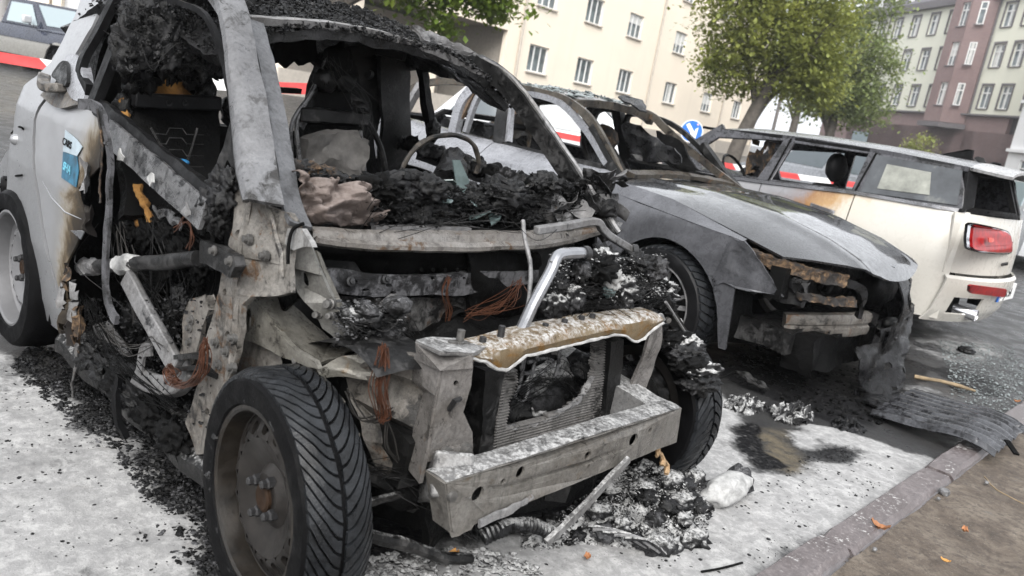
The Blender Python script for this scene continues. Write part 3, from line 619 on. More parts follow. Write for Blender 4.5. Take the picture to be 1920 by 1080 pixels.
# ------------------------------------------------------------------ wheels
def wheel(root, c, ax, R, w, rr, rim='rim_dark', lip='rim_lip', tyre='rubber', tread=None, style='steel', flat=0, seed=0, dish=.06, worn=True, up=(0,0,1)):
    """c: centre, ax: outward axis. wheel (drum) > tyre, rim, bolt, cap"""
    c = V(c); ax = V(ax).normalized(); q = MB(); q.lathe(c-ax*.03, ax, [(-.06, .02), (-.06, rr*.7), (.0, rr*.7), (.0, .02)], 24); wh = q.build('wheel', 'steel_dark', root)
    h = w/2; q = MB(); prof = [(-h*.72, rr), (-h*.95, rr+.012), (-h, lerp(rr, R, .45)), (-h*.97, lerp(rr, R, .75)), (-h*.84, R-.012), (-h*.6, R-.003), (0, R), (h*.6, R-.003), (h*.84, R-.012), (h*.97, lerp(rr, R, .75)), (h, lerp(rr, R, .45)), (h*.95, rr+.012), (h*.72, rr)]
    q.lathe(c, ax, prof, 72, up); cr = (.004, 14, seed) if worn else None
    for v in q.v:
        if v.z < .004: v.z = .004
    q.build('tyre', tyre, wh, crumple=cr)
    if tread:
        q = MB(); N, amp, dep = tread; a = V(up)-ax*V(up).dot(ax); a.normalize(); b = ax.cross(a)
        for k in range(N):
            for s in (-1, 1):
                rowv = []; m = 7
                for i in range(m+1):
                    t_ = i/m; lat = s*(.006+t_*(h*.9-.006)); ph0 = 2*PI*(k+(.5 if s > 0 else 0))/N+amp*(t_**1.6); wd = 2*PI/N*.425*(1-.08*t_); rad_ = R+.001 if abs(lat) < h*.6 else R-.003-.011*((abs(lat)-h*.6)/(h*.3))**1.5
                    for ph, dr in ((ph0-wd, -.003), (ph0-wd*.9, dep), (ph0+wd*.9, dep), (ph0+wd, -.003)):
                        rowv.append(c+ax*lat+(a*math.cos(ph)+b*math.sin(ph))*(rad_+dr))
                o = len(q.v); q.v += rowv
                for i in range(m):
                    for j in range(3): q.f.append((o+i*4+j, o+i*4+j+1, o+(i+1)*4+j+1, o+(i+1)*4+j))
                q.f += [(o, o+3, o+2, o+1), (o+m*4, o+m*4+1, o+m*4+2, o+m*4+3)]
        for v in q.v:
            if v.z < .003: v.z = .003
        stuff(q.build('tread', 'rubber_tread', wh, smooth=40, crumple=(.0025, 22, seed)))
    q = MB(); q.lathe(c, ax, [(h*.80, rr+.006), (h*.90, rr+.008), (h*.92, rr), (h*.86, rr-.006), (h*.6, rr-.010), (h*.3, rr-.012), (h*.1, rr-.03), (-h*.7, rr-.035), (-h*.75, rr)], 64, up); q.build('rim_barrel', lip, wh)
    a = V(up)-ax*V(up).dot(ax); a.normalize(); b = ax.cross(a)
    if style == 'steel':
        q = MB(); r0, r1 = rr*.66, rr*.89; nh = 16; z0 = h*.62-dish
        def P(r, t_):
            zz = pw(r, [(0, z0+.0), (rr*.26, z0-.002), (rr*.36, z0-.02), (rr*.58, z0+.004), (rr*.72, z0+.01), (rr*.89, z0-.01), (rr*.97, z0-.02)])
            return c+ax*zz+(a*math.cos(t_)+b*math.sin(t_))*r
        rings = [.03, rr*.2, rr*.26, rr*.31, rr*.36, rr*.45, r0]
        q.grid([[P(r, 2*PI*j/64) for j in range(65)] for r in rings]); q.grid([[P(r, 2*PI*j/64) for j in range(65)] for r in (r1, rr*.93, rr*.97)])
        for k in range(nh):
            t0 = 2*PI*k/nh; dt = 2*PI/nh; outer = []; inner = []
            for i in range(20):
                an = 2*PI*i/20; x, y = math.cos(an), math.sin(an); m = max(abs(x), abs(y)); outer.append(P(lerp(r0, r1, .5+.5*y/m), t0+dt*(.5+.5*x/m)))
                inner.append(P((r0+r1)/2+rr*.075*y, t0+dt*(.5+.24*x))-ax*.004)
            q.grid([outer+[outer[0]], inner+[inner[0]], [p-ax*.012 for p in inner+[inner[0]]]])
        q.build('rim', rim, wh)
        for k in range(4):
            an = PI/4+PI/2*k+.35; p = c+ax*(z0+.012)+(a*math.cos(an)+b*math.sin(an))*rr*.245; q = MB(); q.lathe(p, ax, [(-.02, .014), (-.004, .014), (.0, .0105), (.010, .0105), (.013, .008), (.013, .001)], 6); q.build('bolt', 'bolt_dark', wh, smooth=20)
        q = MB(); q.lathe(c+ax*z0, ax, [(-.01, .034), (.006, .034), (.01, .028), (.006, .001)], 24); q.build('hub_cap', MATS.get('hub_rust') or plain('hub_rust', (.022,.013,.008), .7, 0, var=.6, sc=30, spec=.1).m, wh)
    else:
        q = MB(); z0 = h*.62; q.lathe(c+ax*z0, ax, [(-.05, rr*.1), (0, rr*.22), (.004, rr*.16), (.004, .001)], 24); q.build('hub_cap', lip, wh)
        for k in range(5):
            for s in (-1, 1):
                t_ = 2*PI*k/5+s*.17; q = MB(); d = a*math.cos(t_)+b*math.sin(t_); d2 = a*math.cos(t_-s*.1)+b*math.sin(t_-s*.1)
                q.sweep([c+ax*(z0-.008)+d2*rr*.15, c+ax*(z0+.002)+d*rr*.5, c+ax*(z0-.012)+d*rr*.97], [(-.014, -.012), (.014, -.012), (.009, .012), (-.009, .012)], ax); q.build('spoke', rim, wh)
    return wh
# ------------------------------------------------------------------ sheet-metal helper
def skin(q, xs, lo, hi, yf, n=8, th=.012, side=1):
    """body-side sheet: columns at xs from lo(x) to hi(x), y from yf(x, z); side flips the thickness"""
    rows = []
    for x in xs:
        a, b = lo(x), hi(x); rows.append([(x, yf(x, lerp(a, b, j/n)), lerp(a, b, j/n)) for j in range(n+1)])
    q.grid(rows if side > 0 else rows[::-1], th); return q
def lin(a, b, n): return [lerp(a, b, i/n) for i in range(n+1)]
def arch(x, xc, zc, r, base):
    d = abs(x-xc)
    return max(base, zc+math.sqrt(max(0, r*r-d*d))) if d < r else base
# ------------------------------------------------------------------ burnt dark saloon (middle)
t = burnt('saloon_body', (.27,.275,.3), (.11,.113,.122), (.014,.014,.015), (.12,.085,.06), sc=2.2, sootamt=.36, rough=.32, metal=.35, rustamt=.72, bump=.12, mott=.25, run=.3); t.set(coat=.5, coatr=.12)
t = burnt('saloon_door', (.62,.63,.67), (.36,.37,.4), (.05,.05,.052), (.25,.2,.16), sc=2.5, sootamt=.33, rough=.35, metal=.3, rustamt=.72, bump=.15, mott=.3, run=.35); t.set(coat=.3, coatr=.15)
t = burnt('saloon_hood', (.05,.051,.056), (.016,.0165,.018), (.006,.006,.006), (.12,.085,.05), sc=2.0, sootamt=.4, rough=.3, metal=0, rustamt=.72, bump=.06, mott=.25, run=0); t.set(coat=1.0, coatr=.06)
t = burnt('pillar_tan', (.17,.15,.12), (.07,.058,.045), (.025,.022,.02), (.2,.12,.07), sc=6, sootamt=.42, rough=.5, metal=.2, rustamt=.55)
t = burnt('gloss_char', (.03,.03,.033), (.010,.010,.011), (.004,.004,.004), (.04,.028,.02), sc=8, sootamt=.45, rough=.32, metal=0, bump=.6, spec=.2, run=0)
t = NT('melt_crust'); a = t.noise(45, 6, .7, .3); b = t.noise(9, 5, .65); t.set(col=t.mix(t.mr(b, .44, .54), (.012,.01,.009), t.ramp(a, [(.38, (.010,.008,.006)), (.5, (.06,.034,.016)), (.62, (.15,.095,.05)), (.76, (.24,.175,.11))])), rough=.75); t.bump(a, 1, .012)
BM = thing('burnt_saloon', (-1.9, 2.95, 0), 'burnt-out dark saloon with open engine front standing between the two other cars', 'car'); YC = 2.95
def mir(q):
    m = MB(); m.v = [V((v.x, 2*YC-v.y, v.z)) for v in q.v]; m.f = [f[::-1] for f in q.f]; return m
BF, BR = -.83, -3.72
def b_lo(x): return max(arch(x, BF, .33, .365, .2), arch(x, BR, .33, .365, .2))
def b_sh(x): return pw(x, [(-4.75, .78), (-4.4, .88), (-3.2, .90), (-1.3, .865), (-.46, .79), (-.2, .74)])
def b_y(x, z):
    e = .05*sm(x, -.75, -.3)**2+.35*sm(x, -.4, .12)**2+.3*sm(x, -4.1, -4.85)**2 if True else 0
    return 2.025+e+.05*((z-.62)/.4)**2+.02*sm(z, .8, .9)
for nm, x0, x1, mt in (('quarter_panel', -4.75, -3.36, 'saloon_body'), ('rear_door', -3.35, -2.44, 'saloon_door'), ('front_door', -2.43, -1.40, 'saloon_door'), ('fender', -1.39, -.40, 'saloon_body')):
    q = MB(); skin(q, lin(x0, x1, 26), b_lo, b_sh, b_y, 10, .02, -1)
    q.build(nm, mt, BM, crumple=(.004, 4, 2)); mir(q).build(nm, 'saloon_body', BM)
    if nm != 'fender':   # shoulder up to the glass line
        q = MB(); q.grid([[(x, lerp(b_y(x, b_sh(x)), 2.24, t_), lerp(b_sh(x), pw(x, [(-4.7, .9), (-3.6, 1.02), (-2.4, .99), (-1.39, .965)]), math.sin(t_*PI/2))) for t_ in (0, .2, .4, .6, .8, 1)] for x in lin(x0, x1, 12)], -.015)
        q.build('shoulder', mt, BM, crumple=(.003, 5)); mir(q).build('shoulder', 'saloon_body', BM)
# torn lower fender corner
q = MB(); q.plate([(-.46, 2.035, .79), (-.40, 2.045, .79), (-.30, 2.075, .70), (-.17, 2.13, .56), (-.36, 2.06, .545), (-.47, 2.045, .555), (-.50, 2.045, .52), (-.53, 2.04, .55)], .008, (0, -1, 0)); q.build('torn_fender_edge', 'saloon_body', BM, dense=.04, crumple=(.012, 14))
# bonnet with crown and two creases
def hood_z(x, y):
    s = min(1, abs(y-YC)/.84); base = pw(x, [(-1.3, .955), (-.9, .965), (-.5, .93), (-.2, .86), (0, .78), (.08, .715), (.10, .68)])
    sh = pw(x, [(-1.3, .93), (-.9, .9), (-.46, .80), (0, .70), (.1, .665)])
    return lerp(base, sh, s**2.6)+.012*math.exp(-((abs(y-YC)-.42)/.05)**2)
def hood_front(y): s = abs(y-YC)/.84; return .10-.34*s**2.6
rows = []
for i in range(37):
    t_ = i/36; r = []
    for j in range(41):
        y = YC+(-.84+1.68*j/40)*(1-.02*t_); xf = hood_front(y); xb = -1.34-.08*(1-((y-YC)/.84)**2)+.10*(abs(y-YC)/.84)**4; x = lerp(xb, xf, t_); r.append((x, y, hood_z(x, y)))
    rows.append(r)
q = MB(); q.grid(rows, -.012); q.build('bonnet', 'saloon_hood', BM, crumple=(.003, 3))
# fender tops either side of the bonnet
q = MB(); q.grid([[(x, lerp(b_y(x, b_sh(x)), 2.105, t_), lerp(b_sh(x)+.003, hood_z(x, 2.11)+.004, t_)) for t_ in (0, .5, 1)] for x in lin(-1.39, -.42, 14)], -.012); q.build('fender_top', 'saloon_body', BM); mir(q).build('fender_top', 'saloon_body', BM)
q = MB(); cc = V((.015, 2.97, .757)); q.lathe(cc, (.55, 0, 1), [(0, .034), (.006, .036), (.008, .032), (.004, .029), (.001, .028)], 28); q.build('badge_ring', 'alu', BM)
# bonnet corner and cowl strip at the far windscreen foot
q = MB(); q.sweep(spline([at(1390, 366, y=3.5), at(1420, 374, y=3.5), at(1455, 387, y=3.5), at(1488, 400, y=3.5)], 12), [(-.05, 0), (0, .022), (.05, 0), (0, -.012)], scale=[.3, .8, 1, 1.1, 1.1, 1, .8, .4]); q.build('cowl_trim', 'alu', BM)
q = MB(); q.sweep(spline([(-1.37, 2.32, .965), (-1.42, 2.95, .985), (-1.37, 3.58, .965)], 20), [(-.05, -.02), (.03, -.02), (.035, .006), (-.03, .022), (-.05, .01)]); q.build('windscreen_cowl', 'pillar_tan', BM, dense=.06, crumple=(.006, 12))
# roof
def roof_pt(x, s):  # s -1..1 across
    h = pw(x, [(-3.75, 1.22), (-3.4, 1.325), (-2.9, 1.365), (-2.4, 1.375), (-2.1, 1.36), (-1.98, 1.345)]); return (x-.19*(s+1)/2*sm(x, -2.5, -1.98), YC+s*.62, h+.035*(1-s*s)-.02*abs(s)**8)
q = MB(); q.grid([[roof_pt(x, s) for s in lin(-1, 1, 14)] for x in lin(-3.45, -1.98, 24)], -.02); q.build('roof', burnt('saloon_roof', (.6,.61,.63), (.3,.305,.31), (.03,.03,.03), (.2,.15,.1), powder=.6, sc=7, sootamt=.42, rough=.4).m, BM, crumple=(.006, 9))
rg = rnd(8); q = MB()
for _ in range(420):
    x = rg.uniform(-3.3, -2.0); s = rg.uniform(-1, .6); p = V(roof_pt(x, s))+V((0,0,.012)); q.flake(p, rg.uniform(.02, .06), rotm('Z', rg.uniform(0, 6))@rotm('X', rg.gauss(0, .35)), .003, 5, rg)
stuff(q.build('glass_crumbs', plain('crumb', (.16,.18,.18), .3, var=.5, sc=30, bump=0).m, BM, smooth=0))
# tilted sunroof panel remains
q = MB(); q.plate([at(1188, 196, y=3.0), at(1216, 208, y=3.0), at(1205, 190, y=3.2), at(1175, 180, y=3.2), at(1160, 184, y=3.1)], .012); q.build('sunroof_panel', 'gloss_char', BM, dense=.08, crumple=(.025, 6))
# roof rails and pillars (both sides)
rail = [(-1.38, 2.25, .955), (-1.54, 2.27, 1.1), (-1.70, 2.295, 1.225), (-1.88, 2.315, 1.31), (-2.05, 2.33, 1.345), (-2.4, 2.335, 1.365), (-2.8, 2.335, 1.36), (-3.3, 2.32, 1.31), (-3.6, 2.29, 1.2), (-4.0, 2.24, 1.02)]
pf = [(-.02, -.026), (.02, -.026), (.024, .006), (.012, .024), (-.014, .024)]
q = MB(); q.sweep(spline(rail, 54), pf, (0, 0, 1)); q.build('roof_rail', 'pillar_tan', BM, crumple=(.004, 8)); q = MB(); q.sweep(spline([at(1408, 371, y=3.58), at(1345, 323, y=3.56), at(1290, 279, y=3.54), at(1245, 238, y=3.52), at(1213, 212, y=3.50), (-2.6, 3.53, 1.365), (-3.3, 3.55, 1.31), (-3.6, 3.6, 1.2), (-4.0, 3.66, 1.02)], 54), pf, (0, 0, 1)); q.build('roof_rail', 'pillar_tan', BM, crumple=(.004, 8))
def pillar(nm, a, b, w, d, mt, both=True, bend=None):
    q = MB(); pts = [a, bend, b] if bend else [a, b]; q.sweep(spline(pts, 10), [(-w/2, -d/2), (w/2, -d/2), (w/2*.8, d/2), (-w/2*.8, d/2)], (0, 1, 0)); o = q.build(nm, mt, BM, dense=.06, crumple=(.005, 11))
    if both: mir(q).build(nm, 'steel_dark', BM)
    return o
pillar('centre_pillar', (-2.40, 2.22, .97), (-2.52, 2.32, 1.36), .10, .06, 'steel_dark')
pillar('pillar_web', (-1.36, 2.24, .93), (-1.70, 2.29, 1.2), .06, .05, 'steel_dark', bend=(-1.5, 2.26, 1.03))
pillar('rear_pillar', (-2.86, 2.2, .98), (-2.78, 2.3, 1.36), .08, .06, 'saloon_door', bend=(-2.86, 2.24, 1.2))
pillar('trim_plank', (-2.93, 2.19, .85), (-2.79, 2.285, 1.37), .075, .03, burnt('plank', (.33,.24,.17), (.21,.14,.095), (.05,.035,.025), (.26,.17,.1), sc=6, sootamt=.36, metal=0).m, False)
pillar('rear_pillar', (-3.5, 2.22, 1.0), (-3.42, 2.30, 1.28), .05, .06, 'steel_ash')
q = MB(); q.sweep([V(roof_pt(-1.98, s_))+V((.01, 0, -.02)) for s_ in lin(-1, 1, 14)], [(-.03, -.03), (.02, -.03), (.025, .02), (-.03, .02)]); q.build('windscreen_header', 'pillar_tan', BM, crumple=(.005, 12))
for x0, x1 in ((-2.36, -1.52), (-2.80, -2.48)):
    q = MB(); q.sweep([(x0, 2.22, .985), (x1, 2.24, .985)], [(-.022, -.02), (.022, -.02), (.018, .01), (-.018, .01)]); q.build('window_sill_rail', 'steel_dark', BM, dense=.1, crumple=(.004, 9)); mir(q).build('window_sill_rail', 'steel_dark', BM)
for L in ([(-2.78, 2.235, 1.0), (-2.76, 2.28, 1.25), (-2.68, 2.30, 1.325), (-2.52, 2.31, 1.335)], [(-2.34, 2.235, 1.0), (-2.42, 2.29, 1.28), (-2.3, 2.31, 1.335), (-2.0, 2.305, 1.31), (-1.72, 2.27, 1.17), (-1.5, 2.25, 1.0)]):
    q = MB(); q.sweep(spline(L, 18), [(-.018, -.018), (.018, -.018), (.018, .018), (-.018, .018)], (0,1,0)); q.build('door_window_frame', 'saloon_door', BM, crumple=(.003, 9)); mir(q).build('door_window_frame', 'steel_dark', BM)
# interior: floor, tunnel, rear shelf, burnt seats
q = MB(); q.box((-2.2, YC, .32), (2.7, 1.55, .1)); q.build('floor_pan', 'soot', BM)
q = MB(); q.box((-1.36, YC, .55), (.1, 1.5, .72)); q.build('bulkhead', 'soot', BM)
q = MB(); q.box((-4.1, YC, .75), (1.1, 1.6, .3)); q.build('boot_deck', 'saloon_body', BM, bevel=.05)
q = MB(); q.grid([[(lerp(-3.62, -4.75, i/8), y, lerp(1.04, .9, i/8)-.02*(abs(y-YC))**2) for y in lin(2.2, 3.7, 8)] for i in range(9)], -.02); q.build('boot_lid', 'saloon_body', BM, crumple=(.004, 4))
q = MB(); q.grid([[(-4.76-.06*math.sin(j/8*PI), y, lerp(.3, .9, j/8)) for y in lin(2.15, 3.75, 8)] for j in range(9)], .03); q.build('rear_panel', 'saloon_body', BM)
q = MB(); q.lump((-1.55, 2.95, .88), (.14, .62, .08), 4, .5, 3, 3); q.build('dashboard', 'char', BM)
for sx, sy, lean in ((-2.2, 2.55, .36), (-2.15, 3.35, .36), (-3.15, 2.95, .3)):
    wd = .44 if sx > -2.5 else 1.2; q = MB()
    for s in (-1, 1): q.tube(spline([(sx+.1, sy+s*wd/2, .45), (sx, sy+s*wd/2, .7), (sx-lean*.75, sy+s*wd/2*.9, 1.0), (sx-lean, sy+s*wd/2*.6, 1.1)], 10), .024, 6)
    q.tube([(sx-lean, sy-wd*.3, 1.1), (sx-lean, sy+wd*.3, 1.1)], .024, 6); fr = q.build('seat_frame', 'steel_dark', BM)
    q = MB(); q.plate([(sx+.05, sy-wd/2, .5), (sx+.05, sy+wd/2, .5), (sx-lean*.9, sy+wd*.4, 1.0), (sx-lean*.9, sy-wd*.36, 1.06)], .03); q.build('seat_back', 'char', fr, dense=.08, crumple=(.05, 7))
    q = MB(); q.box((sx+.28, sy, .46), (.5, wd, .12)); q.build('seat_base', 'char', fr, dense=.1, crumple=(.04, 7))
q = MB(); q.lump((-2.45, 3.4, 1.1), (.1, .14, .13), 3, .3); q.build('headrest', MATS['melt_crust'], BM)
# collapsed headliner hanging inside the windscreen and the rear door window
q = MB(); q.plate([at(a, b_, y=2.85) for a, b_ in ((1165, 232), (1200, 232), (1232, 258), (1285, 300), (1262, 306), (1225, 296), (1185, 306), (1178, 270))], .012); q.build('headliner_rag', 'gloss_char', BM, dense=.05, crumple=(.05, 7))
q = MB(); q.plate([at(a, b_, y=3.1) for a, b_ in ((1230, 250), (1275, 268), (1318, 318), (1280, 318), (1240, 300))], .012); q.build('headliner_rag', 'soot', BM, dense=.05, crumple=(.04, 6))
q = MB(); q.plate([at(a, b_, y=2.6) for a, b_ in ((905, 270), (950, 225), (985, 200), (1010, 215), (1000, 260), (985, 310), (940, 300))], .012); q.build('headliner_rag', 'pillar_tan', BM, dense=.05, crumple=(.04, 7))
# wheels
wheel(BM, (BF, 2.13, .325), (-.08, -1, 0), .325, .235, .225, 'steel_ash', 'steel_ash', 'wet_rubber', (46, .12, .006), 'spokes', seed=3)
wheel(BM, (BR, 2.13, .325), (0, -1, 0), .325, .235, .225, 'steel_ash', 'steel_ash', 'wet_rubber', None, 'spokes', seed=4)
for x in (BF, BR): wheel(BM, (x, 2*YC-2.13, .325), (0, 1, 0), .325, .235, .225, 'steel_ash', 'steel_ash', 'wet_rubber', None, 'spokes', seed=5)
for x in (BF, BR):
    q = MB(); q.lathe((x, 2.05, .33), (0, 1, 0), [(.02, .37), (.36, .39), (.36, .05)], 28, (0,0,1), a0=-PI*.6, a1=PI*.6); q.build('wheel_housing', 'soot', BM); mir(q).build('wheel_housing', 'soot', BM)
# front end: crusted lamp frames, lamp tubes, bumper bar, dark engine mass, sagging bumper skin
def crust(path, w, h, nm='melted_lamp_edge'):
    q = MB(); q.sweep(spline(path, 22), [(-w/2, -h/2), (w/2, -h/2), (w/2, h/2), (-w/2, h/2)]); return q.build(nm, 'melt_crust', BM, dense=.015, crumple=(.012, 30))
crust([(-.46, 2.08, .735), (-.28, 2.13, .715), (-.12, 2.26, .69), (-.02, 2.46, .67)], .05, .06)
crust([(-.12, 2.2, .575), (-.04, 2.36, .565), (.04, 2.52, .57)], .05, .035)
q = MB(); q.grid([[(lerp(-.48, -.1, i/10), lerp(2.06, 2.22, i/10)+.02, lerp(.69, .54, j/6)-.02*i/10) for j in range(7)] for i in range(11)], .02); q.build('burnt_lamp_side', 'char', BM, dense=.03, crumple=(.03, 18))
for (px, py) in ((1492, 531), (1543, 533)):
    c = at(px, py, x=-.17); ax = V((1, -.35, .02)); q = MB(); q.lathe(c, ax, [(-.08, .05), (.02, .055), (.028, .05), (.02, .043), (-.06, .036), (-.07, .001)], 28); q.build('lamp_tube', 'gloss_char', BM)
q = MB(); q.box((-.22, 2.42, .62), (.08, .62, .16)); q.build('lamp_housing', 'soot', BM)
q = MB(); q.sweep(spline([(-.02, 2.46, .665), (.035, 2.56, .64), (.05, 2.60, .57), (.045, 2.61, .48)], 12), [(-.012, -.02), (.012, -.02), (.012, .02), (-.012, .02)]); q.build('grille_edge', 'gloss_char', BM, crumple=(.006, 20))
# aluminium impact bar with pressed ribs
prof = [(-.02, -.065), (.012, -.065), (.02, -.045), (.02, -.02), (.008, -.012), (.008, 0), (.02, .008), (.022, .04), (.012, .06), (-.02, .065)]
q = MB(); q.sweep(spline([(-.23, 2.36, .372), (-.13, 2.5, .39), (-.04, 2.75, .40), (-.02, 2.98, .40)], 14), prof); q.build('impact_bar', 'steel_brown', BM, crumple=(.003, 12))
q = MB(); q.lump((-.35, 2.95, .62), (.16, .6, .2), 7, .3, 3, 4); q.build('engine_block', 'soot', BM)
q = MB(); q.box((-.3, YC, .3), (.3, 1.3, .12)); q.build('subframe', 'steel_dark', BM, dense=.1, crumple=(.03, 6))
q = MB(); q.tube(spline([(-.55, 2.2, .22), (-.45, 2.5, .2), (-.35, 2.8, .24)], 8), .025, 8); q.build('control_arm', 'steel_dark', BM)
q = MB(); q.box((-.12, 2.8, .25), (.16, .85, .2)); q.build('radiator_remains', 'soot', BM, dense=.06, crumple=(.03, 10))
# far lamp opening in the rounded nose, glossy black and molten
def nose(u, z):   # u 0 at the kidney, 1 on the left flank
    a_ = u*PI*.5; x = .115-.62*(1-math.cos(a_))**1.15-.10*abs(z-.5)**1.2*2; y = 3.02+.82*math.sin(a_); return V((x-.05*sm(z, .55, .7), y, z))
q = MB(); q.grid([[nose(i/30, lerp(.20, .672, j/20)) for j in range(21)] for i in range(31)], .01, lambda i, j: ((i-10)/6.5)**2+((j-15.2)/3.6)**2 < 1 or ((i-5)/4.2)**2+((j-8)/2.6)**2 < 1 or (j < 5 and nz((i*.3, j*.4, 7)) > .0) or (i < 1 and j > 9)); q.build('nose_shell', 'gloss_char', BM, crumple=(.010, 9))
for nm, ci, cj, ri, rj in (('lamp_ring', 10, 15.2, 6.7, 3.8), ('fog_lamp_ring', 5, 8, 4.4, 2.8)):
    q = MB(); ring = [nose((ci+ri*math.cos(a_))/30, lerp(.20, .672, (cj+rj*math.sin(a_))/20))+V((.008, 0, 0)) for a_ in [2*PI*i/32 for i in range(33)]]; q.tube(ring, [.008+.006*nz(p, 25) for p in ring], 7, False); q.build(nm, 'gloss_char', BM, crumple=(.006, 22))
q = MB(); q.lump(nose(.33, .56)-V((.2, .05, 0)), (.1, .24, .14), 9, .3, 3); q.build('lamp_cavity', 'soot', BM); q = MB(); q.lump(nose(.16, .39)-V((.06, .0, .0)), (.04, .1, .045), 3, .3, 2); q.build('fog_lamp', 'steel_dark', BM)
def sag(u, v_):   # u across from kidney to left corner, v from top to the ground
    x = lerp(.10, .05, u)+.10*v_-.08*(u-.5)**2*4+.05*math.sin(u*9+v_*4)*v_+(.15 if v_ > .9 else 0)*v_*0
    y = lerp(lerp(2.72, 3.76, u), lerp(2.78, 3.55, u), v_); z = lerp(lerp(.36, .46, u), lerp(.02, .05, u), v_**.9)
    return V((x, y, z))+noise.noise_vector(V((u*5, v_*5, 2)))*.035*(v_+.2)
q = MB(); q.grid([[sag(i/26, j/22) for j in range(23)] for i in range(27)], .008, lambda i, j: nz((i*.35, j*.35, 1)) > .42 and j > 9 or (j < 3 and i < 6)); q.build('sagging_bumper_skin', 'gloss_char', BM, crumple=(.012, 22))
q = MB(); q.plate([(.13, 2.72, .015), (.3, 2.75, .012), (.33, 3.0, .02), (.22, 3.12, .03), (.1, 3.0, .03)], .01, (0,0,1)); q.build('melted_skirt', 'gloss_char', BM, dense=.03, crumple=(.025, 14))
# ------------------------------------------------------------------ cream estate car (right)
t = NT('estate_paint'); xyz = t.xyz(); n1 = t.noise(5, 6, .65, .5); n2 = t.noise(16, 6, .7)
# paint scorched by the neighbour's fire: brown, then grey, then black towards front and top (object x grows to the rear)
burn_ = t.math('ADD', t.math('ADD', t.math('MULTIPLY', xyz[0], -.62), t.math('MULTIPLY', xyz[2], .75)), t.math('MULTIPLY', t.math('SUBTRACT', n1, .5), .38))
col = t.ramp(t.mr(burn_, -.35, .75), [(0, (.48,.462,.42)), (.2, (.47,.43,.36)), (.32, (.34,.21,.09)), (.47, (.22,.11,.04)), (.57, (.19,.165,.165)), (.70, (.2,.2,.21)), (1, (.27,.27,.28))])
col = t.mix(t.mr(n2, .55, .8, 0, .3), col, (.3,.28,.25))
t.set(col=col, rough=t.mr(n2, .3, .7, .22, .4), coat=.5, coatr=.1); t.bump(t.noise(200, 2), .05, .002)
t = burnt('estate_top', (.16,.16,.18), (.06,.06,.065), (.015,.015,.016), (.12,.1,.09), sc=5, sootamt=.44, rough=.36, metal=.1, rustamt=.75, bump=.2); t.set(coat=.35, coatr=.2)
t = NT('estate_glass'); t.set(col=t.ramp(t.noise(3, 5, .6), [(.35, (.012,.013,.015)), (.6, (.05,.055,.06)), (.75, (.2,.2,.18))]), rough=.12, spec=.8)
t = NT('tail_red'); t.set(col=t.ramp(t.noise(18, 3), [(.35, (.16,.003,.005)), (.7, (.36,.008,.007))]), rough=.3, spec=.1)
MI = thing('scorched_estate_car', (-2.1, 5.58, 0), 'cream small estate car with scorched brown door and smashed windows at right', 'car'); MC = 5.58
def mmir(q):
    m = MB(); m.v = [V((v.x, 2*MC-v.y, v.z)) for v in q.v]; m.f = [f[::-1] for f in q.f]; return m
WR, WF = -.83, -3.50
def m_lo(x): return max(arch(x, WR, .31, .36, .24), arch(x, WF, .31, .36, .24))
def m_hi(x): return pw(x, [(-4.2, .66), (-3.9, .78), (-3.3, .86), (-2.75, .90), (-1.75, .96), (-.95, 1.025), (-.1, 1.05)])
def m_y(x, z): return 4.695+.16*sm(x, -.42, .02)**2*1.0+.4*sm(x, -3.5, -4.3)**2+.06*((z-.62)/.4)**2*(1 if z > .62 else .6)+.0
for nm, x0, x1 in (('quarter_panel', -.935, -.13), ('rear_door', -1.72, -.945), ('front_door', -2.76, -1.73), ('fender', -4.2, -2.77)):
    q = MB(); skin(q, lin(x0, x1, 24), m_lo, m_hi, m_y, 12, .015, -1); d = q.build(nm, 'estate_paint', MI); mmir(q).build(nm, 'estate_paint', MI)
    if 'door' in nm:
        xh = x1-.2; c = V((xh, m_y(xh, .85)-.022, .86)); q = MB(); q.sweep(spline([c+V((-.1, .018, .012)), c+V((-.05, 0, .006)), c+V((.05, 0, -.004)), c+V((.1, .018, -.012))], 8), [(-.012, -.016), (.0, -.02), (.012, -.014), (.012, .014), (0, .018), (-.012, .014)]); q.build('door_handle', 'chrome', d)
q = MB(); q.sweep([(x, m_y(x, m_hi(x))-.004, m_hi(x)+.006) for x in lin(-2.75, -.16, 30)], [(-.012, -.013), (.012, -.013), (.012, .013), (-.012, .013)]); q.build('chrome_strip', 'chrome', MI); mmir(q).build('chrome_strip', 'chrome', MI)
def up_y(z): return lerp(4.765, 4.915, (z-.95)/.42)
def up(l): return [V((x, up_y(z), z)) for x, z in l]
HF = [(-2.42, 1.15), (-2.30, 1.265), (-1.70, 1.33), (-1.79, .985), (-2.35, .955)]; HR = [(-1.60, 1.325), (-.975, 1.34), (-.99, 1.045), (-1.66, .997)]; HQ = [(-.80, 1.30), (-.42, 1.29), (-.40, 1.10), (-.83, 1.075)]
q = MB(); q.plate(up([(-2.78, .925), (-2.3, .945), (-1.75, .972), (-.95, 1.035), (-.17, 1.06), (-.21, 1.2), (-.3, 1.37), (-1.0, 1.385), (-1.8, 1.375), (-2.3, 1.345), (-2.5, 1.2)]), .03, (0, -1, .3), [up(HF), up(HR)]); q.build('window_frames', 'estate_top', MI, bevel=.006); mmir(q).build('window_frames', 'estate_top', MI)
q = MB(); q.plate([p+V((0, -.022, 0)) for p in up([(-.905, 1.345), (-.27, 1.335), (-.215, 1.085), (-.915, 1.045)])], .008, (0, -1, .3)); q.build('quarter_glass', 'estate_glass', MI, smooth=0); mmir(q).build('quarter_glass', 'estate_glass', MI, smooth=0)
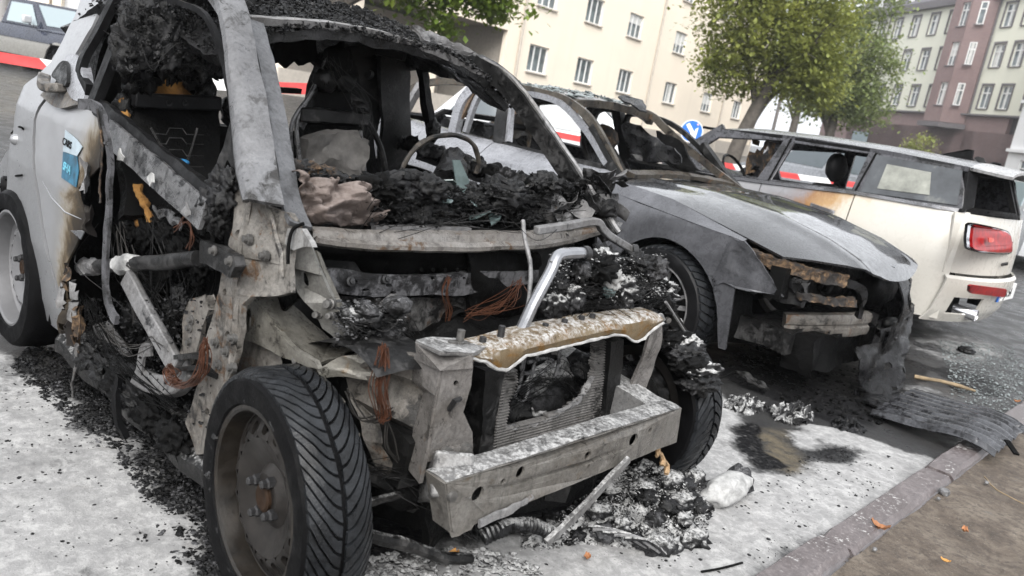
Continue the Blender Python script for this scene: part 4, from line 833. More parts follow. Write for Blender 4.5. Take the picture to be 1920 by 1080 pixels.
q = MB(); q.plate([p+V((0, -.03, 0)) for p in up([(-.80, 1.29), (-.47, 1.285), (-.42, 1.12), (-.80, 1.095)])], .004, (0, -1, .3)); q.build('reflection_patch', plain('reflection_pale', (.2,.205,.18), .15, var=.5, sc=6, bump=0).m, MI, smooth=0)  # painted reflection: pale patch laid over the dark quarter glass
for x in (-1.655, -.935):
    q = MB(); q.sweep([(x-.03, up_y(.98)-.02, .98), (x+.02, up_y(1.36)-.018, 1.36)], [(-.006, -.006), (.006, -.006), (.006, .006), (-.006, .006)], (0,1,0)); q.build('pillar_seam', 'black', MI)
for a_, b_ in ((-2.5, -1.72), (-1.6, -.97)):   # drip-edge mouldings
    q = MB(); q.sweep([(x, up_y(1.36)-.012, pw(x, [(-2.4, 1.335), (-1.7, 1.365), (-.9, 1.375)])) for x in lin(a_, b_, 8)], [(-.008, -.012), (.008, -.012), (.008, .012), (-.008, .012)]); q.build('door_seal', 'trim_black', MI)
def mroof(x, s): return (x, MC+s*.665, pw(x, [(-2.65, 1.25), (-2.4, 1.345), (-2.1, 1.39), (-1.5, 1.415), (-.8, 1.415), (-.25, 1.395), (.04, 1.375)])+.03*(1-s*s)-.03*abs(s)**6)
q = MB(); q.grid([[mroof(x, s) for s in lin(-1, 1, 16)] for x in lin(-2.42, -.24, 24)], -.025); q.build('roof', burnt('estate_roof', (.4,.41,.42), (.24,.24,.25), (.06,.06,.062), (.2,.17,.14), sc=3, sootamt=.34, rough=.22, metal=.1, rustamt=.78, bump=.08).m, MI)
q = MB(); q.grid([[V(mroof(x, s))+V((0, 0, .004)) for s in lin(-1, 1, 16)] for x in lin(-.235, .05, 6)], -.022); q.build('roof_spoiler', burnt('estate_spoiler', (.8,.8,.8), (.55,.55,.55), (.05,.05,.05), (.2,.17,.14), sc=4, sootamt=.36, rough=.25, metal=0, rustamt=.78, bump=.08).m, MI)
q = MB(); q.sweep([mroof(x, -1.0) for x in lin(-2.42, -.24, 16)], [(-.012, -.03), (.02, -.03), (.02, .006), (-.012, .006)]); q.build('roof_rail', 'estate_top', MI); mmir(q).build('roof_rail', 'estate_top', MI)
q = MB(); q.plate([(-.62, MC, 1.445), (-.42, MC, 1.445), (-.43, MC, 1.505), (-.47, MC, 1.508)], .05, (0,1,0)); q.build('fin_antenna', 'trim_black', MI, bevel=.01)
for k, (x, y) in enumerate(((-.38, 5.7), (-.3, 5.35), (-.34, 6.0))): q = MB(); q.flake((x, y, 1.44), .05, rotm('X', .5+k), .008, 6, rnd(k)); q.build('roof_debris', 'char', MI, smooth=0)
# rear face
def mr_x(y, z):
    s = (y-MC)/.78; base = .055-.19*abs(s)**2.4
    return base+pw(z, [(.2, -.06), (.3, .0), (.5, .045), (.575, .05), (.60, .0), (.8, -.005), (1.05, -.035), (1.2, -.10), (1.37, -.19)])
def mrear(nm, ys, zs, mt, skip=None, off=0, th=-.015, parent=None, **k):
    q = MB(); q.grid([[(mr_x(y, z)+off, y, z) for z in zs] for y in ys], th, skip); return q.build(nm, mt, parent or MI, **k)
yv = lin(4.735, 6.425, 40)
mrear('rear_bumper', yv, lin(.215, .585, 16), 'estate_paint', lambda i, j: (3 <= i <= 10 and 3 <= j <= 8 and not (j == 3 and i > 8)) or (29 <= i <= 36 and 3 <= j <= 8))
def rhit(px, py):
    p = at(px, py, x=0)
    for _ in range(12): p = at(px, py, x=mr_x(min(6.4, max(4.74, p.y)), p.z))
    return p
tail = [mrear('tail_door', lin(4.745, 5.572, 20), lin(.6, 1.04, 12), 'estate_paint'), mrear('tail_door', lin(5.588, 6.415, 20), lin(.6, 1.04, 12), 'estate_paint')]
for s in (-1, 1):
    fr = MB(); o = [(.80*s, 1.04), (.02*s, 1.04), (.02*s, 1.365), (.66*s, 1.355)]; i_ = [(.70*s, 1.085), (.09*s, 1.085), (.09*s, 1.325), (.585*s, 1.315)]
    fr.plate([V((mr_x(MC+y, z), MC+y, z)) for y, z in o], .03, (1, 0, .4), [[V((mr_x(MC+y, z), MC+y, z)) for y, z in i_]]); fr.build('rear_window_frame', 'trim_black', MI, bevel=.005)
q = MB(); q.sweep([(mr_x(y, 1.05)+.02, y, 1.07+.01*nz((y*5, 0, 0))) for y in lin(5.0, 5.52, 8)], [(-.008, -.008), (.008, -.008), (.008, .008), (-.008, .008)]); q.build('rear_wiper', 'trim_black', MI)
def rpatch(nm, pxs, mt, off, th, parent, round_=0, n=(1, -.25, 0)):
    P = [rhit(*a) for a in pxs]
    if round_: P = [p for p in spline(P+[P[0]], len(P)*6)[:-1]]
    q = MB(); q.plate([p+V((off, -off*.3, 0)) for p in P], th, n); return q.build(nm, mt, parent, smooth=30)
tl = [(1814, 424), (1825, 421), (1870, 431), (1884, 440), (1888, 462), (1880, 471), (1822, 466), (1812, 452)]
a = rpatch('tail_lamp', [(1810, 420), (1823, 417.5), (1872, 428), (1887.5, 438), (1891.5, 464), (1882, 475), (1819, 469.5), (1807.5, 454)], 'trim_black', .012, .03, MI, 1); rpatch('lamp_chrome', [(1811.5, 421.5), (1824, 419), (1871, 429.5), (1886, 439), (1890, 463), (1881, 473.2), (1820, 468.2), (1809, 453)], 'chrome', .022, .02, a, 1); rpatch('lamp_lens', tl, 'tail_red', .032, .02, a, 1)
rpatch('lamp_bulb_glow', [(1841, 443), (1850, 444), (1851, 450), (1842, 451)], plain('glow_orange', (.5,.05,.03), .4, var=.2, bump=0).m, .044, .006, a, 1)  # bulb glow painted as a small orange patch on the lens
rpatch('reflector', [(1811, 534), (1815, 532), (1879, 540), (1881, 543), (1877, 554), (1873, 555), (1814, 548), (1810, 544)], 'tail_red', .02, .02, MI)
q = MB(); q.box((-.17, 5.06, .35), (.1, .36, .17)); q.build('diffuser_cavity', 'black', MI); mmir(q).build('diffuser_cavity', 'black', MI)
e = rhit(1829, 600); q = MB(); q.lathe((e.x-.02, 5.14, .295), (1, 0, -.05), [(-.22, .045), (.06, .048), (.066, .044), (.05, .038), (-.18, .036), (-.18, .001)], 24); q.build('exhaust_tip', 'chrome', MI)
P0, P1, P2 = rhit(1880, 588), rhit(1893, 549), rhit(1919, 547)
q = MB(); yl = P0.y; xr = .075; q.box((xr, 5.72, .455), (.02, .54, .13)); pl_ = q.build('number_plate', plain('plate_white', (.7,.7,.69), .4, var=.05, bump=0).m, MI, bevel=.004)
q = MB(); q.box((xr+.004, 5.475, .455), (.02, .05, .122)); q.build('plate_blue_band', 'sign_blue', pl_)
text_mesh('plate_text', 'W·JX 54', .098, 'black', pl_, (xr+.0115, 5.515, .42), (0, 1, 0), (0, 0, 1), .001, .002)
text_mesh('badge_text', 'C L U B M A N', .034, 'bolt_dark', tail[0], (mr_x(5.42, .70)+.016, 5.33, .685), (-.02, 1, 0), (0, 0, 1), .004, .0)
q = MB(); q.sweep(spline([(.01, 5.40, .86), (.045, 5.44, .86), (.045, 5.52, .86), (.01, 5.56, .86)], 8), [(-.012, -.016), (.012, -.016), (.012, .016), (-.012, .016)]); q.build('tail_handle', 'chrome', tail[0])
# bonnet, nose, windscreen frame, cabin
q = MB(); q.grid([[(x, y, pw(x, [(-4.25, .62), (-4.1, .75), (-3.6, .88), (-2.75, .97)])-.06*(abs(y-MC)/.8)**3) for y in lin(4.83, 6.33, 14)] for x in lin(-4.22, -2.72, 14)], -.015); q.build('bonnet', 'estate_paint', MI)
q = MB(); q.grid([[(-4.22-.06*math.sin(PI*j/8)+.3*(abs(y-MC)/.75)**3, y, lerp(.22, .66, j/8)) for y in lin(4.85, 6.3, 12)] for j in range(9)], .02); q.build('front_bumper', 'estate_paint', MI)
for s in (-1, 1):
    q = MB(); q.sweep([(-2.78, MC+s*.76, .93), (-2.52, MC+s*.72, 1.17), (-2.30, MC+s*.655, 1.365)], [(-.03, -.03), (.03, -.03), (.03, .03), (-.03, .03)], (0,1,0)); q.build('windscreen_pillar', 'estate_top', MI)
q = MB(); q.box((-1.95, MC, .3), (2.6, 1.4, .1)); q.build('floor_pan', 'trim_black', MI)
q = MB(); q.lump((-2.55, MC, .88), (.22, .6, .1), 3, .3, 3); q.build('dashboard', 'char', MI)
for sx, sy in ((-1.55, 5.15), (-1.5, 6.0), (-.98, 5.1)):
    fr = MB(); fr.sweep(spline([(sx+.08, sy, .45), (sx+.14, sy, .75), (sx+.22, sy, 1.04)], 8), [(-.22, -.06), (.22, -.06), (.2, .05), (-.2, .05)], (1,0,0)); o = fr.build('seat_back', 'trim_black', MI, bevel=.04)
    q = MB(); q.lump((sx+.25, sy, 1.19), (.075, .135, .125), 2, .12, 3); q.build('headrest', 'trim_black', o); q = MB(); q.box((sx-.15, sy, .5), (.46, .46, .14)); q.build('seat_cushion', 'trim_black', o, bevel=.04)
q = MB(); q.lathe((-2.22, 5.15, .98), (.8, 0, .6), [(-.015, .18), (0, .195), (.015, .18), (0, .17)], 32, closed=True); q.build('steering_wheel', 'char', MI)
q = MB(); q.grid([[(lerp(-2.05, -1.82, i/6), 5.02+.05*math.sin(i), lerp(1.3, 1.0, j/8)) for j in range(9)] for i in range(7)], .01, lambda i, j: nz((i*.5, j*.4, 3)) > .2); q.build('melted_headliner', 'melt_crust', MI, crumple=(.03, 9))
for x in (WR, WF):
    wheel(MI, (x, 4.82, .315), (0, -1, 0), .315, .21, .215, 'rim_silver', 'rim_silver', 'rubber', None, 'spokes', worn=False); wheel(MI, (x, 2*MC-4.82, .315), (0, 1, 0), .315, .21, .215, 'rim_silver', 'rim_silver', 'rubber', None, 'spokes', worn=False)
    q = MB(); q.lathe((x, 4.74, .31), (0, 1, 0), [(.02, .365), (.34, .38), (.34, .05)], 24, (0,0,1), a0=-PI*.6, a1=PI*.6); q.build('wheel_housing', 'black', MI); mmir(q).build('wheel_housing', 'black', MI)
q = MB(); q.box((-1.9, MC, .27), (2.8, 1.4, .06)); q.build('underbody', 'black', MI)
q = MB(); q.lump(at(1262, 320, y=4.69), (.07, .03, .04), 5, .6, 3); q.build('mirror_stub', 'char', MI)
# ------------------------------------------------------------------ other parked cars in the distance
plain('paint_white', (.48,.49,.5), .25, var=.05, bump=0, coat=.5); plain('paint_navy', (.02,.024,.04), .22, var=.2, bump=0, coat=.7); plain('paint_grey', (.24,.25,.27), .25, .3, var=.1, bump=0, coat=.5); plain('paint_pale', (.22,.215,.2), .3, var=.08, bump=0, coat=.4)
t = NT('car_glass'); t.set(col=(.06,.075,.085), rough=.06, spec=.9)
t = NT('car_glass_pale'); t.set(col=(.3,.36,.38), rough=.1, spec=.9)
def simple_car(name, loc, az, L, Wd, top, gh, paint, label, glass='car_glass', wheels=(.2, .8), red=True, whitewall=False, lower=None):
    """local x forward, y left; top: lower-body outline (x,z) rear->front, gh: cabin outline (x,z)"""
    r = thing(name, (0,0,0), label, 'car' if 'pickup' not in name else 'pickup', None); r.location = loc; r.rotation_euler = (0, 0, rad(az)); ROOT[r.name] = V((0,0,0)); h = Wd/2
    wx = [L*wheels[0]-L/2, L*wheels[1]-L/2]
    def lo(x): return max(arch(x, wx[0], .31, .36, .24), arch(x, wx[1], .31, .36, .24))
    def hi(x): return pw(x, top)
    X = lin(-L/2, L/2, 40)
    for s in (-1, 1):
        q = MB(); skin(q, X, lo, hi, lambda x, z: s*(h-.04*((z-.6)/.4)**2-.12*(2*abs(x)/L)**6), 6, .02*s, 1); q.build('side_panel', lower or paint, r)
    q = MB(); q.grid([[(x, y*(1-.12*(2*abs(x)/L)**6/h), hi(x)+.02*(1-(y/h)**2)) for y in lin(-h+.03, h-.03, 8)] for x in X], -.02); q.build('deck', paint, r)
    for e in (-1, 1):
        q = MB(); q.grid([[(e*(L/2+.05*math.sin(PI*j/6)), y, lerp(.25, hi(e*L/2), j/6)) for y in lin(-h+.1, h-.1, 6)] for j in range(7)], .02); bp = q.build('bumper', lower or paint, r)
        for s in (-1, 1): q = MB(); q.box((e*(L/2+.03), s*(h-.25), hi(e*L/2)-.14), (.06, .3, .12)); q.build('lamp', 'tail_red' if e < 0 else 'glass_shard', r, bevel=.02)
    g = [V((x, 0, z)) for x, z in gh]
    q = MB(); n = len(g); vs = []
    for s, inset in ((-1, 1), (1, 1)):
        vs += [V((p.x, s*(h-.07-.16*(p.z-gh[0][1])/(.5)), p.z)) for p in g]
    q.add(vs, [tuple(range(n))[::-1], tuple(range(n, 2*n))]+[(i, (i+1) % n, (i+1) % n+n, i+n) for i in range(n)]); cb = q.build('cabin', paint, r, smooth=0)
    zb, zt = gh[0][1], max(z for _, z in gh)
    for s in (-1, 1):
        xr0, xf0, xr1, xf1 = gh[0][0], gh[-1][0], gh[1][0], gh[-2][0]
        for t0, t1 in ((.06, .47), (.53, .93)):
            def pt(t_, v_): x = lerp(lerp(xr0, xf0, t_), lerp(xr1, xf1, t_), v_); z = lerp(zb, zt, v_); return V((x, s*(h-.064-.16*(z-zb)/.5), z))
            q = MB(); q.plate([pt(t0, .12), pt(t1, .12), pt(t1, .86), pt(t0, .86)], .012, (0, s, .2)); q.build('side_window', glass, cb, smooth=0)
    for a, b_ in ((0, 1), (-1, -2)):
        pa, pb = g[a], g[b_]; d = .012 if a == -1 else -.012
        def pw2(y, v_): p = pa.lerp(pb, v_); hh = h-.07-.16*(p.z-zb)/.5; return V((p.x+d, y*hh, p.z+.006))
        q = MB(); q.plate([pw2(-.86, .1), pw2(.86, .1), pw2(.84, .9), pw2(-.84, .9)], .01); q.build('windscreen' if a == -1 else 'rear_window', glass, cb, smooth=0)
    for x in wx:
        for s in (-1, 1): wheel(r, (x, s*(h-.1), .31), (0, s, 0), .31, .2, .2, 'rim_silver', 'paint_white' if whitewall else 'rim_silver', 'rubber', None, 'spokes', worn=False)
    q = MB(); q.box((0, 0, .32), (L*.9, Wd*.8, .2)); q.build('underbody', 'black', r)
    return r
HB = [(-2.1, .8), (-1.9, .95), (-.5, .96), (.9, .93), (1.6, .82), (2.1, .62)]; HG = [(-1.85, .95), (-1.45, 1.42), (-.1, 1.47), (.35, 1.42), (1.05, .94)]
c = at(1075, 262, d=11.5); simple_car('white_car', (c.x, c.y, 0), 30, 4.2, 1.78, HB, HG, 'paint_white', 'white hatchback parked behind the burnt saloon, seen through its windows')
c = at(1560, 300, d=17); simple_car('grey_car', (c.x, c.y, 0), 170, 4.2, 1.78, HB, HG, 'paint_grey', 'grey car seen through the rear side window of the cream estate car')
c = at(1955, 352, d=14.5); simple_car('pale_glass_car', (c.x, c.y, 0), 120, 4.2, 1.78, HB, HG, 'paint_white', 'light car at the right edge behind the cream estate, only its rear corner showing', 'car_glass_pale')
# two-tone pickup far left
TP = thing('pickup_truck', (0,0,0), 'dark navy and pale grey lowered pickup truck parked at far left', 'pickup'); c = at(88, 134, z=0); TP.location = (c.x, c.y, 0); TP.rotation_euler = (0, 0, rad(22)); ROOT[TP.name] = V((0,0,0))
def tbox(nm, c, d, mt, p=None, bv=.04): q = MB(); q.box(c, d); return q.build(nm, mt, p or TP, bevel=bv)
for s in (-1, 1):
    def tl(x): return max(arch(x, -1.55, .36, .42, .34), arch(x, 1.5, .36, .42, .34))
    q = MB(); skin(q, lin(-2.5, 2.35, 44), tl, lambda x: .72, lambda x, z: s*(.93-.03*((z-.6)/.3)**2), 5, .03*s); q.build('lower_side', 'paint_pale', TP)
    q = MB(); skin(q, lin(-2.5, 2.35, 30), lambda x: max(.725, tl(x)), lambda x: 1.02, lambda x, z: s*(.945-.1*((z-.72)/.3)**2), 5, .03*s); q.build('upper_side', 'paint_navy', TP)
tbox('bed_floor', (-1.5, 0, .7), (1.9, 1.75, .08), 'trim_black'); tbox('tailgate', (-2.5, 0, .75), (.06, 1.8, .55), 'paint_pale'); tbox('bonnet', (1.5, 0, 1.0), (1.6, 1.76, .08), 'paint_navy'); tbox('grille', (2.36, 0, .78), (.08, 1.8, .44), 'chrome')
for s in (-1, 1):
    q = MB(); q.tube([(-2.45, s*.86, 1.08), (-.65, s*.86, 1.08)], .022, 8)
    for x in (-2.4, -1.85, -1.3, -.72): q.tube([(x, s*.86, 1.0), (x, s*.86, 1.08)], .018, 6)
    q.build('bed_rail', 'chrome', TP)
q = MB(); g = [(-.55, 1.02), (-.42, 1.6), (-.2, 1.66), (.45, 1.64), (1.0, 1.02)]; vs = []
for s in (-1, 1): vs += [V((x, s*(.86-.14*(z-1.02)/.6), z)) for x, z in g]
q.add(vs, [(4,3,2,1,0), (5,6,7,8,9)]+[(i, (i+1) % 5, (i+1) % 5+5, i+5) for i in range(5)]); cb = q.build('cab', 'paint_navy', TP, smooth=0, bevel=.03)
for s in (-1, 1):
    q = MB(); q.plate([(-.32, s*.862, 1.09), (.72, s*.862, 1.09), (.4, s*.755, 1.55), (-.3, s*.755, 1.55)], .012, (0, s, .2)); q.build('side_window', 'car_glass_pale', cb, smooth=0)
    q = MB(); q.box((.62, s*1.06, 1.2), (.1, .22, .18)); mo = q.build('door_mirror', 'paint_white', TP, bevel=.03); q = MB(); q.tube([(.62, s*.88, 1.05), (.62, s*1.04, 1.14)], .014, 6); q.build('mirror_arm', 'chrome', mo)
q = MB(); q.plate([(.92, -.76, 1.12), (.92, .76, 1.12), (.52, .68, 1.57), (.52, -.68, 1.57)], .012); q.build('windscreen', 'car_glass_pale', cb, smooth=0)
for x in (-1.55, 1.5):
    for s in (-1, 1): wheel(TP, (x, s*.8, .33), (0, s, 0), .33, .22, .2, 'rim_silver', 'paint_white', 'rubber', None, 'spokes', worn=False)
tbox('chassis', (0, 0, .4), (4.4, 1.3, .2), 'black')
# ------------------------------------------------------------------ red and white barrier tape
def tape(px0, px1, dd, label, off=0):
    a, b_ = at(*px0, d=dd[0]), at(*px1, d=dd[1]); L = (b_-a).length; n = int(L/.52); h = .07
    r = thing('barrier_tape', a, label, 'barrier tape', 'barrier tape strung round the wrecks')
    nrm = (b_-a).normalized().cross(V((0,0,1))).normalized()
    for k in range(n+1):
        t0, t1 = k/(n+1), (k+1)/(n+1); q = MB(); rows = []
        for i in range(9):
            t_ = lerp(t0, t1, i/8); p = a.lerp(b_, t_)+V((0,0,-.05*math.sin(PI*t_))); sk = .05*L/(n+1); rows.append([p+V((0,0,h/2*w_))+(b_-a).normalized()*(-.035*w_)+nrm*.006*nz((t_*9, w_, 0)) for w_ in (-1, -.33, .33, 1)])
        q.grid(rows, .001); q.build('red_band' if (k+off) % 2 == 0 else 'white_band', 'tape_red' if (k+off) % 2 == 0 else 'tape_white', r)
    return r
plain('tape_red', (.55,.06,.06), .4, var=.1, bump=0); plain('tape_white', (.7,.7,.7), .4, var=.05, bump=0)
tape((-60, 97), (620, 168), (5.0, 5.4), 'red and white barrier tape behind the small burnt car, at left')
tape((960, 236), (1720, 362), (8.8, 10.8), 'red and white barrier tape behind the saloon and the cream estate', 1)
# ------------------------------------------------------------------ burnt-out silver two-seater (foreground)
t = NT('silver_scorched'); xyz = t.xyz(); n1 = t.noise(6, 7, .65, .6); n2 = t.noise(30, 6, .7, .3)
# lacquer blistered brown and black towards the burnt front edge of the door (object x grows to the front)
b_ = t.math('ADD', t.math('SUBTRACT', xyz[0], t.math('MULTIPLY', t.math('SUBTRACT', xyz[2], .75), .3)), t.math('MULTIPLY', t.math('SUBTRACT', n1, .5), .34)); bf_ = t.mr(b_, -.56, -.22)
col = t.ramp(bf_, [(0, (.27,.273,.283)), (.35, (.25,.246,.24)), (.55, (.19,.17,.14)), (.72, (.085,.065,.042)), (.85, (.035,.028,.02)), (1, (.015,.013,.012))])
col = t.mix(t.mr(n2, .55, .75, 0, .25), col, (.2,.19,.17))
t.set(col=col, metal=t.mr(bf_, .2, .7, .4, 0), rough=t.mr(bf_, .3, .8, .36, .6), spec=t.mr(bf_, .3, .8, .4, .15)); t.bump(n2, .12, .003)
t = NT('silver_paint'); n1 = t.noise(3, 6, .6); n2 = t.noise(60, 4, .7)
t.set(col=t.mix(t.mr(n2, .6, .75, 0, .3), t.ramp(n1, [(.3, (.22,.223,.23)), (.7, (.28,.284,.294))]), (.16,.155,.145)), metal=.45, rough=t.mr(n2, .3, .7, .27, .4), coat=.3); t.bump(n2, .05, .002)
SM = thing('burnt_small_car', (-.93, 0, 0), 'burnt-out silver two-seater with bare front frame and charred roof in the foreground', 'car')
def Ys(x, z):
    y = pw(z, [(.15, .735), (.3, .775), (.5, .80), (.75, .795), (.95, .77), (1.1, .725), (1.25, .665), (1.38, .60), (1.5, .5)])
    return -(y-.2*sm(x, -1.95, -2.5))
def sh(px, py):
    p = at(px, py, y=-.77)
    for _ in range(10): p = at(px, py, y=Ys(p.x, p.z))
    return p
def sidepanel(nm, pxs, mt, th=.008, off=0, parent=None, holes=(), dense=.035, crumple=None, smoothn=0, bev=0):
    P = [sh(*a) for a in pxs]
    if smoothn: P = spline(P+[P[0]], len(P)*smoothn)[:-1]
    Q = [V((p.x, 0, p.z)) for p in P]; q = MB(); q.plate(Q, th, (0, -1, 0), [[V((sh(*a).x, 0, sh(*a).z)) for a in h] for h in holes])
    return q.build(nm, mt, parent or SM, dense=dense, post=lambda c: V((c.x, Ys(c.x, c.z)+c.y-off, c.z)), crumple=crumple, smooth=50, bevel=bev)
# rear quarter with the roof hoop, door skin, fuel flap
shut = [(206, -12), (176, 50), (151, 92), (133, 122), (110, 150), (91, 178), (75, 200), (66.5, 225), (64, 260), (64.5, 300), (70, 350), (80, 420), (95, 490), (109, 545), (119, 585), (126, 632)]
qp = shut+[(118, 624), (103, 612), (89, 598), (82, 580), (76, 545), (71, 506), (65, 470), (56, 429), (45, 395), (33, 368), (14, 352), (-14, 345), (-12, 325), (3, 306), (16, 283), (27, 262), (30, 232), (33, 203), (40, 177), (52, 158), (75, 141), (98, 118), (120, 75), (143, 30), (160, -12)]
QP = sidepanel('rear_quarter_panel', qp, 'silver_paint', .012, crumple=(.002, 6))
ring = [sh(*a) for a in [(22, 250), (36, 238), (47, 245), (53, 262), (55, 285), (52, 315), (46, 327), (30, 330), (10, 336)]]; q = MB(); q.tube([p+V((0, -.002, 0)) for p in spline(ring, 40)], .0035, 6); q.build('fuel_flap_gap', 'black', QP)
c = sh(33, 262); q = MB(); q.lathe(c, (-.3, -1, 0), [(-.01, .022), (.012, .02), (.022, .012), (.025, .001)], 20); q.build('aerial_stub', 'silver_paint', QP)
c = sh(15, 348); q = MB(); q.lathe(c+V((0, -.0, 0)), (-.25, -1, 0), [(-.04, .045), (.02, .045), (.03, .035), (.03, .001)], 24); fc = q.build('fuel_cap', 'trim_black', SM); q = MB(); q.box(c+V((-.005, -.036, 0)), (.075, .02, .02)); q.build('cap_grip', 'trim_black', fc, bevel=.005)
ds = [(94, 181), (79, 202), (70, 226), (67.5, 261), (68, 300), (73.5, 350), (83.5, 420), (98.5, 490), (112.5, 545), (122, 583), (127, 566), (125, 540), (121, 508), (131, 487), (142, 465), (156, 430), (165, 409), (159, 396), (152, 376), (148, 353), (168, 334), (188, 314), (191, 285), (191, 250), (186, 216), (178, 199), (150, 194), (128, 199), (108, 190)]
DS = sidepanel('door_skin', ds, 'silver_scorched', .006, crumple=(.003, 9))
for L in ([(82, 340), (100, 372), (125, 398), (155, 411)],): q = MB(); q.tube([sh(*a)+V((0, -.004, 0)) for a in L], [.001, .003, .003, .001], 6); q.build('door_crease', 'silver_paint', DS)
# blistered lacquer shreds along the burnt edge
rg = rnd(21)
for k, (px, py, s) in enumerate(((130, 520, .05), (140, 560, .06), (128, 590, .055), (150, 600, .05), (165, 330, .05), (172, 410, .04), (148, 628, .045), (120, 548, .04), (136, 612, .06))):
    c = sh(px, py)+V((.01, -.01, 0)); q = MB(); q.grid([[c+V((lerp(-s, s, i/5)*.5, .012*math.sin(i*1.3+k), lerp(-s, s, j/7))) for j in range(8)] for i in range(6)], .003, lambda i, j: nz((i*.6, j*.5, k)) > .25); q.build('peeled_skin', ('melt_crust', 'steel_ash', 'silver_scorched')[k % 3], DS, crumple=(.022, 16, k))
q = MB(); q.tube(spline([sh(150, 640)+V((.03, -.02, 0)), sh(155, 680)+V((.03, -.03, 0)), sh(140, 720)+V((.03, -.02, 0)), sh(138, 755)+V((.03, 0, 0))], 14), [.008-.0004*i for i in range(15)], 6); q.build('melted_drip', 'steel_ash', DS, crumple=(.006, 30))
c = sh(160, 418); q = MB(); q.plate([sh(139, 432)+V((0,-.01,0)), sh(161, 432)+V((0,-.012,0)), sh(172, 434)+V((0,-.02,0)), sh(158, 449)+V((0,-.01,0))], .003, (0,-1,0)); q.build('silver_scrap', 'alu', DS)
# sticker
plain('sticker_pale', (.30,.36,.4), .4, var=.2, sc=20, bump=0); t = NT('sticker_blue'); n1 = t.noise(25, 5, .6); t.set(col=t.ramp(n1, [(.3, (.01,.035,.055)), (.6, (.02,.12,.2)), (.75, (.06,.2,.3))]), rough=.35)
S1 = sidepanel('sticker', [(127, 244), (149, 262), (159, 276), (149, 293), (123, 284)], 'sticker_pale', .002, .007, DS)
sidepanel('sticker', [(123, 285), (149, 294), (152, 320), (147.5, 351), (143, 349), (120, 333)], 'sticker_blue', .002, .007, DS)
plain('text_cyan', (.12,.35,.45), .5, bump=0)
c = sh(124, 269); e_ = sh(148, 277)-c; text_mesh('sticker_text', 'CARS', .033, 'trim_black', DS, c+V((0, -.012, -.002)), (1, .02, -.06), (-.03, .1, 1), .0008, .0003)
c = sh(125, 316); text_mesh('sticker_text', 'SHA', .037, 'text_cyan', DS, c+V((0, -.012, -.002)), (1, .02, -.1), (-.03, .1, 1), .0008, .0003)
# door handle: dish, base and pull
hp = sidepanel('door_handle', [(88, 180), (100, 167), (112, 160), (150, 180), (175, 190), (168, 196), (150, 199), (130, 204), (112, 200)], 'steel_brown', .02, .012, smoothn=3)
sidepanel('handle_dish', [(140, 106), (151, 103), (162, 111), (170, 132), (174, 160), (174, 188), (160, 191), (146, 180), (136, 150), (134, 122)], 'saloon_door', .03, .012, hp, smoothn=3)
sidepanel('handle_recess', [(134, 122), (143, 117), (149, 130), (149, 158), (140, 165), (128, 152), (120, 144)], 'steel_dark', .012, .034, hp, smoothn=3)
q = MB(); q.sweep(spline([sh(104, 146)+V((0,-.035,0)), sh(112, 160)+V((0,-.05,0)), sh(126, 169)+V((0,-.055,0)), sh(141, 168)+V((0,-.04,0))], 12), [(-.012, -.02), (.012, -.02), (.016, .02), (-.016, .02)], (0, -1, 0)); q.build('pull_bar', 'steel_brown', hp, bevel=.006)
# window post, hoop seal, weatherstrip, belt rails
def pxpath(l, y, n=16): return spline([at(a, b, y=(y if not isinstance(y, (list, tuple)) else y[i])) for i, (a, b) in enumerate(l)], n)
q = MB(); q.sweep(pxpath([(252, -14), (215, 95), (176, 196)], (-.655, -.70, -.75)), [(-.026, -.014), (-.008, -.014), (-.008, -.008), (.006, -.008), (.006, -.016), (.024, -.016), (.024, .014), (-.026, .014)], (0, -1, 0)); q.build('window_post', 'trim_black', SM)
q = MB(); q.sweep(pxpath([(222, -14), (185, 60), (158, 110), (152, 145), (168, 170)], (-.63, -.68, -.72, -.735, -.75), 20), [(-.02, -.012), (.02, -.012), (.02, .012), (-.02, .012)], (0, -1, 0)); q.build('window_seal', 'trim_black', SM)
q = MB(); q.sweep(pxpath([(262, -10), (300, 2), (345, 8), (385, 30), (408, 75), (424, 130), (438, 210), (447, 285)], (-.65, -.64, -.63, -.62, -.615, -.62, -.66, -.70), 40), [(-.008, -.008), (.008, -.008), (.008, .008), (-.008, .008)], (0, -1, 0)); q.build('door_opening_seal', 'trim_black', SM, crumple=(.003, 20))
strip = [(150, 195), (172, 197), (189, 210), (199, 240), (205, 280), (206, 330), (205, 390), (200, 450), (198, 510), (201, 552), (210, 585), (219, 601)]
q = MB(); q.sweep(pxpath(strip, -.815, 44), [(-.016, -.004), (-.006, -.006), (.0, -.003), (.006, -.007), (.016, -.005), (.016, .006), (-.016, .006)], (0, -1, 0)); q.build('hanging_weatherstrip', burnt('strip_grey', (.2,.2,.215), (.1,.1,.108), (.02,.02,.02), (.15,.13,.11), sc=10, sootamt=.42, metal=0, rough=.5).m, SM, crumple=(.004, 18))
q = MB(); q.tube(pxpath([(182, 205), (190, 255), (191, 300), (187, 345), (189, 380)], -.822, 20), .0035, 5); q.build('strip_edge', 'melt_crust', SM, crumple=(.004, 40))
q = MB(); q.sweep(pxpath([(186, 201), (250, 255), (320, 312), (388, 366)], -.74, 14), [(-.03, -.012), (.0, -.018), (.03, -.012), (.026, .012), (-.026, .012)], (0, -1, .4)); q.build('belt_rail', 'trim_black', SM, dense=.03, crumple=(.007, 16))
